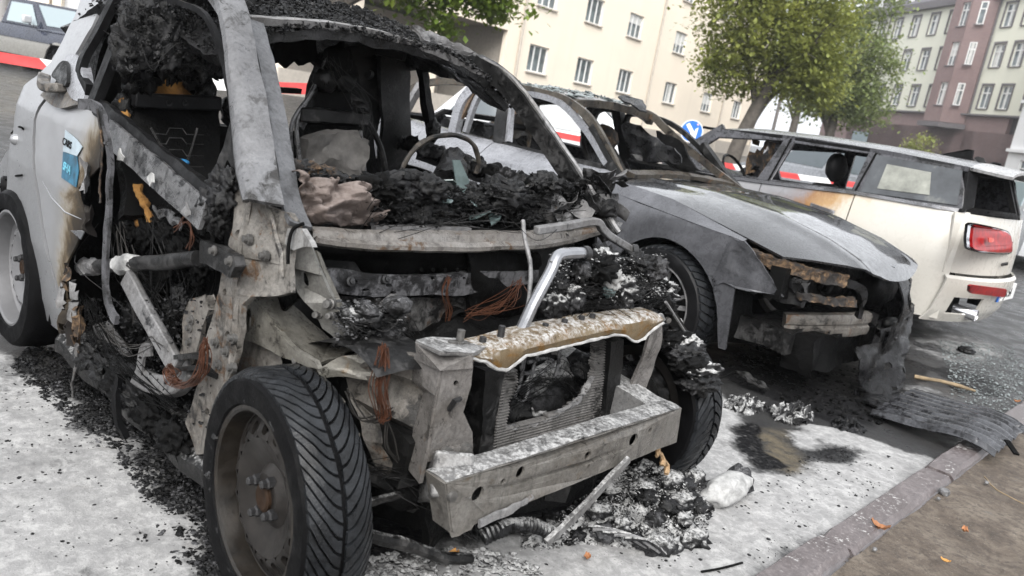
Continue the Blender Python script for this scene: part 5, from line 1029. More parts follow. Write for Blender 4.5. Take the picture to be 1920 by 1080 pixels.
q = MB(); q.sweep(pxpath([(203, 250), (260, 300), (320, 352), (383, 408)], -.765, 14), [(-.045, -.004), (-.02, -.007), (-.012, -.016), (.0, -.016), (.005, -.006), (.032, -.005), (.034, .006), (-.045, .006)], (0, -1, .15)); BR_ = q.build('belt_reinforcement', burnt('rail_steel', (.42,.42,.43), (.2,.2,.2), (.04,.04,.042), (.2,.16,.12), sc=9, sootamt=.42, rough=.4, metal=.5).m, SM, crumple=(.003, 16))
for k, (px, py) in enumerate(((228, 291), (283, 336), (352, 395))): q = MB(); q.flake(at(px, py, y=-.786), .03, Matrix(((1, 0, 0), (0, 0, -1), (0, 1, 0))).transposed(), .004, 9, rnd(k+5)); q.build('ash_crust', 'chalk' if k < 2 else 'steel_ash', BR_)
# impact beam with ash sleeves, brace
q = MB(); q.tube(pxpath([(152, 502), (240, 495), (300, 492), (372, 484)], -.735, 10), .022, 12); IB = q.build('impact_beam', 'steel_dark', SM, crumple=(.003, 20))
for (a, b_), m_ in ((((158, 501), (186, 499)), 'steel_ash'), (((222, 497), (256, 493)), 'chalk')):
    q = MB(); q.tube(pxpath([a, ((a[0]+b_[0])/2, (a[1]+b_[1])/2), b_], -.735, 8), [.024, .03, .029, .031, .028, .03, .029, .026, .022][:len(pxpath([a, a, b_], -.7, 8))], 12); q.build('ash_sleeve', m_, IB, dense=.012, crumple=(.008, 40))
q = MB(); q.sweep(pxpath([(238, 520), (272, 585), (306, 645), (332, 692)], -.75, 8), [(-.03, -.008), (-.02, -.02), (.014, -.02), (.026, -.006), (.026, .012), (-.03, .012)], (0, -1, .2)); q.build('door_brace', 'steel_ash', SM, crumple=(.002, 10), bevel=.004)
q = MB(); q.sweep(pxpath([(258, 705), (300, 722), (340, 720), (362, 690)], -.73, 10), [(-.03, -.018), (.03, -.018), (.03, .018), (-.03, .018)], (0,-1,.4)); q.build('hinge_foot', 'steel_ash', SM, bevel=.006, crumple=(.004, 14))
q = MB(); q.sweep(pxpath([(262, 700), (268, 660), (284, 655)], -.74, 6), [(-.02, -.004), (.02, -.004), (.02, .004), (-.02, .004)], (0,-1,0)); q.build('hinge_tab', 'steel_ash', SM)
# hinge hardware
for pts, y in (([(383, 452), (420, 462), (446, 480), (452, 500), (440, 520), (424, 508), (384, 494)], -.775), ([(352, 590), (364, 562), (392, 555), (400, 580), (382, 640), (372, 690), (345, 712), (338, 700), (350, 650)], -.72)):
    q = MB(); q.plate([at(a, b_, y=y) for a, b_ in pts], .022, (0, -1, 0)); h_ = q.build('door_hinge', 'steel_dark' if y < -.75 else 'steel_brown', SM, dense=.04, crumple=(.005, 14), bevel=.003)
    for (a, b_) in (((432, 490), (402, 470)) if y < -.75 else ((356, 615), (357, 642), (360, 600))): q = MB(); q.lathe(at(a, b_, y=y-.012), (0, -1, 0), [(-.005, .013), (.003, .013), (.004, .008), (.012, .008), (.013, .001)], 12); q.build('bolt', 'bolt_steel', h_, smooth=20)
for a, b_, w_ in (((345, 668), (408, 672), .05), ((350, 690), (420, 700), .06)):
    q = MB(); q.sweep([at(*a, y=-.74), at((a[0]+b_[0])/2, a[1]-4, y=-.75), at(*b_, y=-.72)], [(-w_/2, -.006), (w_/2, -.006), (w_/2, .006), (-w_/2, .006)], (0,0,1)); q.build('hinge_arm', 'steel_dark', SM, crumple=(.005, 20))
q = MB(); q.lump(at(415, 610, y=-.68), (.05, .05, .08), 31, .4, 3); q.build('hinge_char', 'soot', SM)
# mirror-corner triangle and char lump at the front window corner
q = MB(); q.plate([at(a, b_, y=-.70) for a, b_ in ((386, 392), (420, 290), (437, 228), (447, 262), (455, 310), (450, 345), (425, 395), (400, 430))], .02, (0,-1,0), [[at(a, b_, y=-.70) for a, b_ in ((408, 372), (432, 300), (441, 318), (432, 352))]]); q.build('mirror_corner', 'steel_dark', SM, dense=.04, crumple=(.006, 14))
for k, (px, py, r) in enumerate(((400, 385, .05), (420, 372, .045), (388, 405, .045), (415, 345, .04), (432, 340, .03), (408, 412, .04))): q = MB(); q.lump(at(px, py, y=-.735), (r, r*.7, r), k+40, .6, 4, 3); q.build('char_lump', 'char', SM)
# hinge pillar, foot and sill
hp_ = [(447, 300), (458, 345), (470, 374), (500, 383), (546, 402), (561, 425), (566, 447), (551, 470), (546, 500), (549, 547), (522, 552), (476, 556), (458, 572), (454, 620), (446, 660), (438, 700), (428, 735), (410, 770), (394, 806), (388, 850), (372, 852), (362, 820), (352, 792), (364, 755), (378, 715), (386, 680), (384, 650), (392, 625), (404, 590), (418, 545), (421, 515), (432, 480), (441, 430), (445, 380)]
def hy(px, py): return -.735+.00055*max(0, px-450)+.00008*max(0, 560-py)
def ell(cx, cy, rx, ry, n=14, rot=0): return [(cx+rx*math.cos(2*PI*i/n)*math.cos(rot)-ry*math.sin(2*PI*i/n)*math.sin(rot), cy+rx*math.cos(2*PI*i/n)*math.sin(rot)+ry*math.sin(2*PI*i/n)*math.cos(rot)) for i in range(n)]
holes = [ell(452, 441, 5, 9, 14, .2), [(495, 475), (510, 476), (509, 489), (494, 488)], ell(428, 547, 3.5, 7), ell(431, 628, 4, 8), ell(392, 772, 4, 6)]
q = MB(); q.plate([at(a, b_, y=hy(a, b_)) for a, b_ in hp_], .014, (-.1, -1, .1), [[at(a, b_, y=hy(a, b_)) for a, b_ in h] for h in holes]); HP = q.build('hinge_pillar', 'steel_brown', SM, dense=.035, crumple=(.006, 9))
q = MB(); q.plate([at(a, b_, y=-.60) for a, b_ in ((425, 420), (570, 420), (560, 560), (470, 640), (430, 740), (385, 800), (380, 640), (420, 540))], .01, (0,-1,0)); q.build('pillar_inner', 'soot', SM)
for a, b_ in ((466, 449), (426, 659), (407, 642), (438, 634), (497, 480), (436, 690), (412, 684), (402, 790), (432, 738)): q = MB(); p = at(a, b_, y=hy(a, b_)-.008); q.lathe(p, (-.1, -1, .1), [(-.006, .014), (.004, .014), (.005, .009), (.014, .009), (.015, .001)], 12); q.build('bolt', 'bolt_steel', HP, smooth=20)
for pts in ([(470, 372), (458, 430), (444, 500), (438, 560)], [(500, 384), (520, 440), (530, 520)], [(446, 560), (442, 620), (432, 690), (410, 760)]):   # pressed beads
    q = MB(); q.tube(spline([at(a, b_, y=hy(a, b_)-.003) for a, b_ in pts], 12), [.004]+[.009]*(len(spline([at(a, b_, y=0) for a, b_ in pts], 12))-2)+[.004], 8); q.build('pressed_bead', 'steel_brown', HP, crumple=(.004, 18))
q = MB(); q.lathe(at(470, 700, y=-.62), (0, -1, 0), [(.0, .16), (.02, .13), (.03, .08), (.03, .001)], 24); q.build('wheelhouse_bulge', 'steel_brown', HP, crumple=(.02, 8))
# wheelhouse behind the front wheel
q = MB(); q.lathe((.0, -.50, .30), (0, -1, 0), [(-.12, .06), (-.12, .34), (.02, .35), (.10, .345)], 40, (0,0,1), a0=-PI*.12, a1=PI*.60); q.build('wheelhouse', 'steel_dark', SM, crumple=(.01, 8))
pf = [(-.05, -.045), (.028, -.05), (.05, -.03), (.052, .015), (.03, .04), (.0, .05), (-.05, .05)]
q = MB(); q.sweep([(lerp(-1.5, -.36, i/20), -.715+.02*(i/20), .165+.01*math.sin(i)) for i in range(21)], pf, (0,0,1), caps=False); q.build('sill', 'steel_dark_powder', SM, crumple=(.007, 8))
q = MB(); q.sweep([(-1.45, -.70, .165), (-.365, -.69, .165)], [(a*.7, b_*.7) for a, b_ in pf]); q.build('sill_inside', 'black', SM)
for k, x in enumerate((-.72, -.84, -.98, -1.1, -.56, -1.22)): q = MB(); q.lump((x, -.74, .2), (.08, .035, .05), k+60, .7, 4, 3); q.build('sill_char', 'char' if k % 2 else 'soot', SM)
q = MB(); q.sweep(spline([at(225, 705, y=-.78), at(218, 740, y=-.79), at(222, 790, y=-.80), at(236, 818, y=-.78)], 12), [(-.016, -.008), (.016, -.008), (.016, .008), (-.016, .008)], (0,-1,0)); q.build('hanging_rubber', 'rubber', SM, crumple=(.006, 20))
q = MB(); q.tube(spline([at(200, 660, y=-.7), at(240, 690, y=-.72), at(275, 688, y=-.7)], 10), .025, 8); q.build('burnt_loom', 'char', SM, dense=.02, crumple=(.01, 30))
q = MB(); q.sweep([at(190, 610, y=-.66), at(232, 668, y=-.66)], [(-.03, -.012), (.03, -.012), (.03, .012), (-.03, .012)], (0,-.3,1)); q.build('seat_rail', 'steel_ash', SM, bevel=.003)
# right windscreen pillar: broad outer sheet + inner flange
def strip2(nm, L, R, yl, yr, mt, bulge, n=28, **k):
    m = len(L); A_ = spline([at(*p, y=lerp(yl[0], yl[1], i/(m-1))) for i, p in enumerate(L)], n); B_ = spline([at(*p, y=lerp(yr[0], yr[1], i/(m-1))) for i, p in enumerate(R)], n); n2 = min(len(A_), len(B_)); rows = []
    for i in range(n2):
        a, b_ = A_[i], B_[i]; rows.append([a.lerp(b_, t_)+V((.25, -1, .1)).normalized()*bulge*math.sin(PI*t_) for t_ in lin(0, 1, 8)])
    q = MB(); q.grid(rows, .01); return q.build(nm, mt, SM, **k)
PL = strip2('windscreen_pillar', [(410, -16), (428, 50), (440, 120), (445, 200), (450, 275), (456, 328), (470, 374)], [(452, -16), (470, 55), (482, 115), (496, 180), (508, 250), (519, 320), (529, 389)], (-.60, -.735), (-.575, -.69), 'steel_pillar', .05, crumple=(.004, 9))
strip2('pillar_flange', [(464, 38), (480, 108), (494, 178), (506, 248), (517, 318), (527, 382), (540, 420)], [(491, 48), (508, 110), (523, 180), (537, 250), (549, 320), (561, 382), (582, 432)], (-.572, -.688), (-.52, -.63), burnt('flange_ash', (.26,.265,.28), (.15,.153,.16), (.04,.04,.042), (.24,.2,.17), sc=8, sootamt=.36, rustamt=.7).m, .008, crumple=(.003, 16))
q = MB(); q.tube(spline([at(540, 495, y=-.705), at(541, 460, y=-.70), at(548, 432, y=-.69), at(562, 422, y=-.67), at(570, 419, y=-.66)], 14), .0045, 6); q.build('cable', 'black', SM)
# side rail closing the hoop between windscreen pillar and rear quarter
pa = (at(410, -16, y=-.60)+at(452, -16, y=-.575))/2; pb = (sh(160, -12)+sh(206, -12))/2
q = MB(); q.sweep(spline([pa+V((.03, 0, -.03)), pa+V((-.10, .0, .035)), V((-.95, -.575, 1.475)), V((-1.2, -.60, 1.47)), pb+V((.10, .02, .05)), pb], 26), [(-.05, -.016), (.05, -.016), (.056, .004), (.03, .018), (-.03, .018), (-.056, .004)], (0, -.8, .6)); q.build('roof_side_rail', 'steel_pillar', SM, crumple=(.003, 9))
# header, roof sheet, char crust on the roof
hdr = [(466, 36), (520, 40), (580, 44), (650, 52), (720, 66), (790, 88), (850, 112), (905, 140)]
q = MB(); q.sweep(spline([at(a, b_, x=-.80) for a, b_ in hdr], 30), [(-.016, -.014), (.014, -.014), (.02, .008), (-.016, .014)]); q.build('roof_header', 'steel_ash', SM, crumple=(.003, 16))
def rz(x, y): return 1.40+.10*sm(x, -.78, -1.25)-.035*sm(x, -1.5, -2.0)*3-.16*(abs(y)/.62)**3+.012*nz((x, y, 0), 6)+.008*nz((x, y, 3), 18)
q = MB(); q.grid([[(x, y*(1+.08*sm(x, -.8, -1.3)), rz(x, y)) for y in lin(-.60, .60, 44)] for x in lin(-.785, -1.95, 46)], .03); q.build('roof', 'char', SM, crumple=(.008, 25))
rg = rnd(5); q = MB()
for _ in range(7000):
    x = -.775-1.0*rg.random()**1.6; y = rg.uniform(-.6, .62); p = V((x, y*(1+.08*sm(x, -.8, -1.3)), rz(x, y)+rg.uniform(.0, .022))); q.flake(p, rg.uniform(.003, .012), rotm('Z', rg.uniform(0, 6))@rotm('X', rg.gauss(0, .8))@rotm('Y', rg.gauss(0, .5)), .003, 5, rg)
stuff(q.build('roof_char', 'char', SM, smooth=0))
q = MB()
for k in range(170): x = rg.uniform(-.8, -1.3); y = rg.uniform(-.55, .55); q.lump((x, y, rz(x, y)+.005), rg.uniform(.008, .022), k, .7, 2, 3)
stuff(q.build('roof_clinker', 'soot', SM))
q = MB(); q.plate([at(a, b_, x=-.82) for a, b_ in ((770, 47), (830, 70), (880, 95), (888, 104), (850, 98), (790, 76))], .012, (.6, 0, 1)); q.build('roof_edge_foil', 'steel_ash', SM, dense=.03, crumple=(.012, 20))
# left pillar and rail
lp = [(898, 118), (935, 140), (968, 172), (1005, 222), (1045, 280), (1085, 340), (1120, 395), (1152, 442)]
def ly(i, n): return lerp(.50, .66, i/(n-1))
q = MB(); q.sweep(spline([at(a, b_, y=ly(i, len(lp))) for i, (a, b_) in enumerate(lp)], 30), [(-.034, -.04), (.03, -.04), (.036, .0), (.022, .028), (-.01, .036), (-.03, .02)], (0, 1, 0)); q.build('windscreen_pillar', 'steel_dark', SM, crumple=(.004, 14))
q = MB(); q.tube(spline([at(a+9, b_-7, y=ly(i, len(lp))-.02) for i, (a, b_) in enumerate(lp)], 30), .009, 6); q.build('pillar_edge', 'steel_ash', SM, crumple=(.004, 24))
q = MB(); q.sweep(spline([at(898, 122, y=.52), at(840, 92, y=.55), at(790, 82, y=.57), at(745, 95, y=.6), at(735, 130, y=.6)], 20), [(-.03, -.025), (.03, -.025), (.03, .025), (-.03, .025)], (0,1,0)); q.build('roof_rail', 'steel_dark', SM, crumple=(.005, 14))
q = MB(); q.sweep(spline([at(785, 92, y=.62), at(796, 160, y=.64), at(803, 215, y=.66), at(812, 262, y=.66)], 14), [(-.018, -.018), (.018, -.018), (.018, .018), (-.018, .018)], (0,1,0)); q.build('centre_post', 'soot', SM, crumple=(.008, 18))
q = MB(); q.lump(at(812, 245, y=.66), (.03, .03, .05), 7, .7, 3); q.build('char_lump', 'char', SM)
# left body side behind the cabin and the left door's inside, blackened
q = MB(); q.grid([[(x, .60+.10*sm(z, 1.35, .9)+.05*sm(z, .9, .5), z) for z in lin(.2, .90, 10)] for x in lin(-1.75, -.30, 20)], .03); q.build('left_door', 'soot', SM, crumple=(.02, 7))
q = MB(); q.sweep(spline([at(790, 292, y=.66), at(900, 330, y=.68), at(1000, 365, y=.68), at(1110, 400, y=.68)], 16), [(-.03, -.02), (.03, -.02), (.03, .02), (-.03, .02)]); q.build('left_belt_rail', 'steel_dark', SM, crumple=(.01, 14))
for k in range(16): t_ = k/15; q = MB(); q.lump(at(lerp(745, 1130, t_)+nz((k, 0, 0), 3)*10, lerp(262, 392, t_)+nz((k, 5, 0), 3)*12, y=.62), (.05, .03, .035+.02*nz((k, 2, 0), 5)), k+80, .7, 3, 3); q.build('char_lump', ('char', 'soot', 'char_ash')[k % 3], SM)
q = MB(); q.grid([[at(px, py, x=-1.45) for py in lin(92, 420, 12)] for px in lin(715, 770, 4)], .03); q.build('left_rear_pillar', 'steel_dark', SM, crumple=(.02, 6))
# rear bulkhead with openings towards the back window
q = MB(); bx = -1.72; q.plate([(bx, -.62, .15), (bx, .66, .15), (bx, .62, .98), (bx, -.60, .98)], .03, (1,0,0)); q.build('rear_bulkhead', 'soot', SM, dense=.1, crumple=(.02, 7))
q = MB(); q.box((bx+.45, 0, .16), (1.5, 1.3, .05)); q.build('floor_pan', 'soot', SM, dense=.1, crumple=(.02, 8))
q = MB(); q.grid([[(-1.95+.1*abs(y)**2, y, lerp(.2, .96, j/6)) for y in lin(-.6, .6, 8)] for j in range(7)], .02); q.build('tailgate', 'silver_paint', SM)
q = MB(); q.sweep(spline([(-1.78, -.56, .98), (-1.74, -.54, 1.25), (-1.62, -.47, 1.42)], 8), [(-.06, -.05), (.06, -.05), (.06, .05), (-.06, .05)], (0,1,0)); q.build('rear_pillar', 'soot', SM, crumple=(.01, 8))
q = MB(); q.sweep(spline([(-1.78, .58, .98), (-1.74, .56, 1.25), (-1.62, .48, 1.42)], 8), [(-.06, -.05), (.06, -.05), (.06, .05), (-.06, .05)], (0,1,0)); q.build('rear_pillar', 'soot', SM, crumple=(.01, 8))
# rear inside panel at the left, pressed with holes
q = MB(); P4 = [at(a, b_, x=-1.5) for a, b_ in ((640, 105), (745, 95), (722, 190), (700, 260), (668, 230), (640, 160))]; q.plate(P4, .02, (1, -.2, 0), [[at(a, b_, x=-1.5) for a, b_ in ell(690, 140, 9, 10)], [at(a, b_, x=-1.5) for a, b_ in ell(700, 105, 6, 4)]]); q.build('inner_quarter_panel', 'steel_dark', SM, dense=.04, crumple=(.012, 10))
q = MB(); q.sweep([at(640, 95, x=-1.4), at(700, 90, x=-1.4), at(760, 105, x=-1.3)], [(-.03, -.02), (.03, -.02), (.03, .02), (-.03, .02)]); q.build('roof_bow', 'steel_dark', SM, crumple=(.008, 12))
# ---- seats
def S_(px, py, x): return at(px, py, x=x)
xs_ = -1.2; q = MB(); q.grid([[S_(px, py, xs_-.1+.25*(py-190)/230) for py in lin(188, 400, 14)] for px in lin(232, 412, 12)], .05); PS = q.build('passenger_seat_back', 'soot', SM, crumple=(.012, 9))
q = MB(); q.sweep(spline([S_(250, 186, xs_-.05), S_(300, 190, xs_-.05), (S_(360, 192, xs_-.05)), S_(412, 194, xs_-.05)], 10), [(-.02, -.024), (.02, -.024), (.02, .024), (-.02, .024)]); q.build('seat_top_bar', 'trim_black', PS, bevel=.006)
for px in (318, 348): q = MB(); q.lathe(S_(px, 193, xs_-.028), (1, 0, 0), [(-.004, .011), (.002, .011), (.001, .007), (-.003, .006)], 14); q.build('bar_socket', 'steel_dark', PS)
q = MB(); q.grid([[S_(px, py, xs_-.12)+V((.02*math.sin((px-270)/100*PI), 0, 0)) for py in lin(lerp(150, 143, math.sin((px-268)/104*PI)), 183, 8)] for px in lin(268, 372, 14)], .05); q.build('seat_foam', 'foam', PS, crumple=(.004, 12))
for k, (px, py) in enumerate(((262, 178), (276, 150), (360, 148), (384, 172), (250, 160), (432, 205), (232, 205))): q = MB(); q.lump(S_(px, py, xs_-.1), (.04, .035, .05), k+110, .4, 3); q.build('foam_lump', 'char', PS)
for L in ([(283, 240), (300, 270), (325, 300), (340, 318)], [(370, 240), (362, 270), (352, 300)]): q = MB(); q.tube([S_(*p, xs_+.12) for p in L], .004, 5); q.build('belt_wire', 'steel_dark', PS)
for row in ((250, 240), (268, 252), (290, 286), (310, 300)):   # stepped lines pressed in the seat shell
    y0 = row[0]; L = [(285, y0), (312, y0+2), (318, y0-10), (342, y0-9), (350, y0+2), (382, y0+3)]; q = MB(); q.tube([S_(a, b_, xs_+.10+.25*(b_-190)/230-.08) for a, b_ in L], .0022, 4); q.build('shell_line', 'steel_dark', PS)
q = MB(); q.lump(S_(343, 304, xs_+.12), (.022, .02, .012), 3, .3, 2); q.build('blue_buckle', plain('buckle_blue', (.02,.13,.28), .4, bump=0).m, PS)
# burnt headliner hanging in front of the seat
for k in range(22):
    rg2 = rnd(k); px = rg2.uniform(235, 395); py = rg2.uniform(15, 120) if px > 250 else rg2.uniform(20, 70); q = MB(); q.lump(S_(px, py, -1.08+rg2.uniform(-.06, .06)), (.04, .06, rg2.uniform(.05, .1)), k+130, .6, 4, 3); q.build('headliner_char', 'char' if k % 3 else 'soot', SM)
q = MB(); q.grid([[S_(px, lerp(0, 132+10*math.sin(px*.12), j/12), -1.1)+V((.03*nz((px*.03, j*.3, 0)), 0, 0)) for j in range(13)] for px in lin(238, 385, 18)], .02); q.build('hanging_headliner', 'soot', SM, crumple=(.025, 10))
rg = rnd(77); q = MB()
for _ in range(1400):
    px = rg.uniform(235, 420); py = rg.uniform(8, 135); q.flake(S_(px, py, -1.03+rg.uniform(-.06, .05)), rg.uniform(.003, .011), rotm('Y', rg.uniform(0, 6))@rotm('X', rg.uniform(0, 6)), .003, 5, rg)
stuff(q.build('headliner_flakes', 'char', SM, smooth=0))
# right part of the roof lining seen through the windscreen
q = MB(); q.grid([[S_(px, lerp(40, 122+6*math.sin(px*.2), j/8), -1.25) for j in range(9)] for px in lin(500, 600, 10)], .02); q.build('hanging_headliner', 'soot', SM, crumple=(.025, 10))
q = MB(); q.sweep([S_(495, 168, -1.6), S_(560, 170, -1.6)], [(-.02, -.012), (.02, -.012), (.02, .012), (-.02, .012)]); q.build('rear_shelf_bar', 'trim_black', SM, crumple=(.006, 20))
# driver's seat: tube frame, moulded back, cross bar
xd = -1.12
for k, L in enumerate(([(617, 98), (600, 140), (580, 180), (553, 218), (545, 250), (547, 290), (552, 320)], [(612, 110), (597, 150), (572, 195), (558, 225), (556, 262), (562, 306)], [(620, 96), (640, 92), (652, 102)], [(684, 222), (702, 250), (716, 285), (724, 325)])):
    q = MB(); q.tube(spline([S_(a, b_, xd) for a, b_ in L], 24), .0085 if k < 2 else .012, 8); q.build('seat_tube', 'rail_steel' if k < 2 else 'steel_dark', SM)
q = MB(); q.plate([S_(a, b_, xd-.06) for a, b_ in ((604, 96), (650, 94), (664, 130), (668, 180), (690, 222), (705, 330), (575, 330), (562, 240), (580, 190), (596, 150))], .06, (1, 0, 0)); DSB = q.build('driver_seat_back', 'soot', SM, dense=.05, crumple=(.02, 8))
q = MB(); q.sweep(spline([S_(562, 214, xd), S_(620, 218, xd+.02), S_(688, 224, xd)], 10), [(-.022, -.026), (.022, -.026), (.022, .026), (-.022, .026)]); q.build('seat_cross_bar', 'steel_dark', DSB, bevel=.008, crumple=(.004, 20))
for px, py in ((612, 150), (644, 152)): q = MB(); q.lump(S_(px, py, xd+.0), (.03, .05, .045), px, .25, 3); q.build('head_restraint_bolster', 'steel_dark', DSB)
q = MB(); q.lump(S_(632, 120, xd), (.03, .06, .07), 12, .4, 3); q.build('head_restraint', 'soot', DSB)
q = MB(); q.plate([S_(a, b_, xd+.08) for a, b_ in ((660, 172), (692, 195), (683, 210), (664, 205), (655, 185))], .008, (1,0,0)); q.build('torn_trim', 'steel_dark', DSB, dense=.02, crumple=(.02, 20))
q = MB(); q.grid([[S_(px, lerp(262-18*math.sin((px-585)/100*PI), 335, j/8), xd+.12) for j in range(9)] for px in lin(585, 690, 12)], .05); q.build('seat_filling', 'cloth_grey', DSB, crumple=(.03, 14))
for a, b_ in (((556, 245), (562, 300)), ((676, 245), (684, 320))): q = MB(); q.tube([S_(*a, xd+.1), S_(*b_, xd+.1)], .007, 6); q.build('seat_rod', 'rail_steel', DSB)
q = MB(); q.box((-1.05, 0.36, .5), (.5, .5, .14)); q.build('driver_seat_base', 'soot', SM, dense=.06, crumple=(.03, 9)); q = MB(); q.box((-1.0, -.36, .45), (.5, .5, .14)); q.build('passenger_seat_base', 'soot', SM, dense=.06, crumple=(.03, 9))
# ---- steering wheel and column, dashboard wreck
xw = -.58; ringp = [(752, 330), (757, 310), (767, 292), (785, 272), (808, 259), (835, 253), (862, 256), (882, 266), (893, 283), (897, 303), (893, 325)]
q = MB(); q.tube(spline([S_(a, b_, xw) for a, b_ in ringp], 40), .0085, 8); q.build('steering_wheel', burnt('wheel_tan', (.13,.11,.09), (.045,.04,.033), (.012,.012,.012), (.14,.09,.05), sc=12, sootamt=.45).m, SM, crumple=(.003, 30))
q = MB(); q.tube([S_(853, 290, xw+.02), S_(848, 320, xw+.06), S_(838, 350, xw+.16)], [.035, .05, .06], 10); q.build('steering_column', 'char', SM, dense=.02, crumple=(.015, 25))
rg = rnd(9)
for k in range(34):
    px = rg.uniform(700, 1120); py = 372+rg.uniform(-14, 40)-(18 if px > 1000 else 0)-(10 if px < 800 else 0); r = rg.uniform(.035, .075)
    q = MB(); q.lump(at(px, py, x=-.36+rg.uniform(-.07, .05)), (r, r*1.2, r*.7), k+200, .7, 4, 3); q.build('dashboard_char', ('char', 'soot', 'char', 'char')[k % 4], SM)
q = MB(); q.lump((-.42, .0, .80), (.14, .58, .1), 5, .4, 3, 5); q.build('dashboard_core', 'soot', SM)
q = MB(); q.tube(spline([at(a, b_, x=-.34) for a, b_ in ((690, 352), (720, 334), (765, 330), (805, 336))], 12), .02, 8); q.build('dash_roll', 'char', SM, dense=.015, crumple=(.014, 30))
q = MB()
for _ in range(1500):
    px = rg.uniform(690, 1140); py = rg.uniform(345, 425)-(10 if px > 1000 else 0); q.flake(at(px, py, x=-.32+rg.uniform(-.05, .06)), rg.uniform(.003, .012), rotm('Z', rg.uniform(0, 6))@rotm('X', rg.gauss(0, .7))@rotm('Y', rg.gauss(-.4, .5)), .002, 5, rg)
stuff(q.build('dash_flakes', 'char', SM, smooth=0))
for k in range(26):   # curled leaves of charred paper at the left pillar foot
    px, py = rg.uniform(1040, 1158), rg.uniform(335, 425); c = at(px, py, x=-.3+rg.uniform(-.06, .04)); s = rg.uniform(.03, .065); R_ = rotm('Z', rg.uniform(0, 6))@rotm('X', rg.uniform(.2, 1.2))@rotm('Y', rg.gauss(0, .5)); cv = rg.uniform(.2, .9)
    q = MB(); q.grid([[c+R_@V((u*s, v_*s*.8, cv*s*u*u)) for u in lin(-1, 1, 5)] for v_ in lin(-1, 1, 4)], .0015); q.build('charred_paper', 'paper_char' if k % 3 else 'steel_ash', SM, crumple=(.008, 30))
for k, (px, py, s) in enumerate(((838, 342, .045), (900, 402, .05), (930, 405, .05), (838, 372, .04), (890, 380, .03), (950, 345, .04), (980, 352, .06))):
    q = MB(); q.flake(at(px, py, x=-.30), s, rotm('Z', k)@rotm('Y', -.5), .003, 6, rnd(k+3)); q.build('glass_sheet', 'glass_shard' if k < 5 else 'paper_char', SM, smooth=0)
q = MB(); q.plate([at(a, b_, x=-.33) for a, b_ in ((848, 300), (862, 300), (880, 340), (870, 362), (856, 350))], .003, (1,0,.3)); q.build('glass_sheet', 'glass_shard', SM, smooth=0)
q = MB(); q.plate([at(a, b_, x=-.36) for a, b_ in ((965, 349), (1038, 350), (1040, 356), (1000, 360), (968, 357))], .004, (.4,0,1)); q.build('pale_strip', burnt('strip_pale', (.5,.48,.42), (.35,.33,.28), (.1,.1,.09), (.3,.26,.2), sc=10, metal=0).m, SM, smooth=0)
# deflated airbag: folded cloth
q = MB(); rows = []
for i in range(40):
    u = i/39; r_ = []
    for j in range(26):
        v_ = j/25; p = at(lerp(540, 700, u), lerp(lerp(322, 352, u), 425, v_), x=-.33)
        fold = .022*math.sin(9*u+5*v_+4*nz((u*3, v_*3, 0)))+.012*math.sin(15*v_-10*u+5*nz((u*4, v_*4, 5)))+.006*math.sin(31*u+14*v_+6*nz((u*5, v_*5, 9)))+.06*math.sin(PI*v_)
        r_.append(p+V((fold, 0, fold*.5)))
    rows.append(r_)
q.grid(rows, .003, lambda i, j: (i > 33 and j < 9) or (i > 36 and nz((i*.5, j*.5, 1)) > 0) or (j < 2 and nz((i*.4, 2, 1)) > 0)); q.build('deflated_airbag', 'airbag', SM, crumple=(.004, 14), smooth=180)
for k in range(14): px = lerp(545, 690, k/13); q = MB(); q.lump(at(px, lerp(312, 350, k/13)+rg.uniform(-6, 6), x=-.38), (.03, .03, .018), k+300, .8, 3, 3); q.build('charred_edge', 'char' if k % 3 else 'melt_crust', SM)
# ---- cowl, firewall
top = [(583, 424), (660, 429), (760, 431), (880, 432), (1000, 431), (1080, 426), (1132, 420)]; lip = [(592, 456), (660, 464), (760, 470), (880, 471), (1000, 466), (1070, 456), (1126, 440)]
A_ = spline([at(*p, x=-.27) for p in top], 36); B_ = spline([at(*p, x=-.20) for p in lip], 36); q = MB(); rows = []
for a, b_ in zip(A_, B_): rows.append([a, a.lerp(b_, .25)+V((.008, 0, .004)), a.lerp(b_, .5)+V((.0, 0, -.012)), a.lerp(b_, .6)+V((.012, 0, .004)), b_+V((0, 0, .012)), b_, b_+V((-.012, 0, -.008))])
q.grid(rows, .006); CW = q.build('cowl_panel', burnt('cowl_steel', (.46,.44,.42), (.27,.245,.215), (.06,.055,.05), (.2,.13,.08), sc=4, sootamt=.38, rustamt=.56, rough=.45).m, SM, crumple=(.003, 9))
q = MB(); q.sweep(spline([at(a, b_, x=-.285) for a, b_ in ((700, 428), (790, 426), (880, 430))], 10), [(-.01, -.006), (.01, -.006), (.01, .006), (-.01, .006)]); q.build('cowl_edge', 'steel_ash', CW)
q = MB(); q.plate([(-.36, -.60, .88), (-.36, .62, .88), (-.36, .64, .25), (-.36, -.62, .25)], .02, (1,0,0)); q.build('firewall', 'steel_dark', SM, dense=.05, crumple=(.02, 7))
def fwp(nm, pts, x, mt, th=.01, holes=(), cr=(.006, 10), nrm=(1,-.1,.2), dense=.03): q = MB(); q.plate([at(*p, x=x) for p in pts], th, nrm, [[at(*p, x=x) for p in h] for h in holes]); return q.build(nm, mt, SM, dense=dense, crumple=cr)
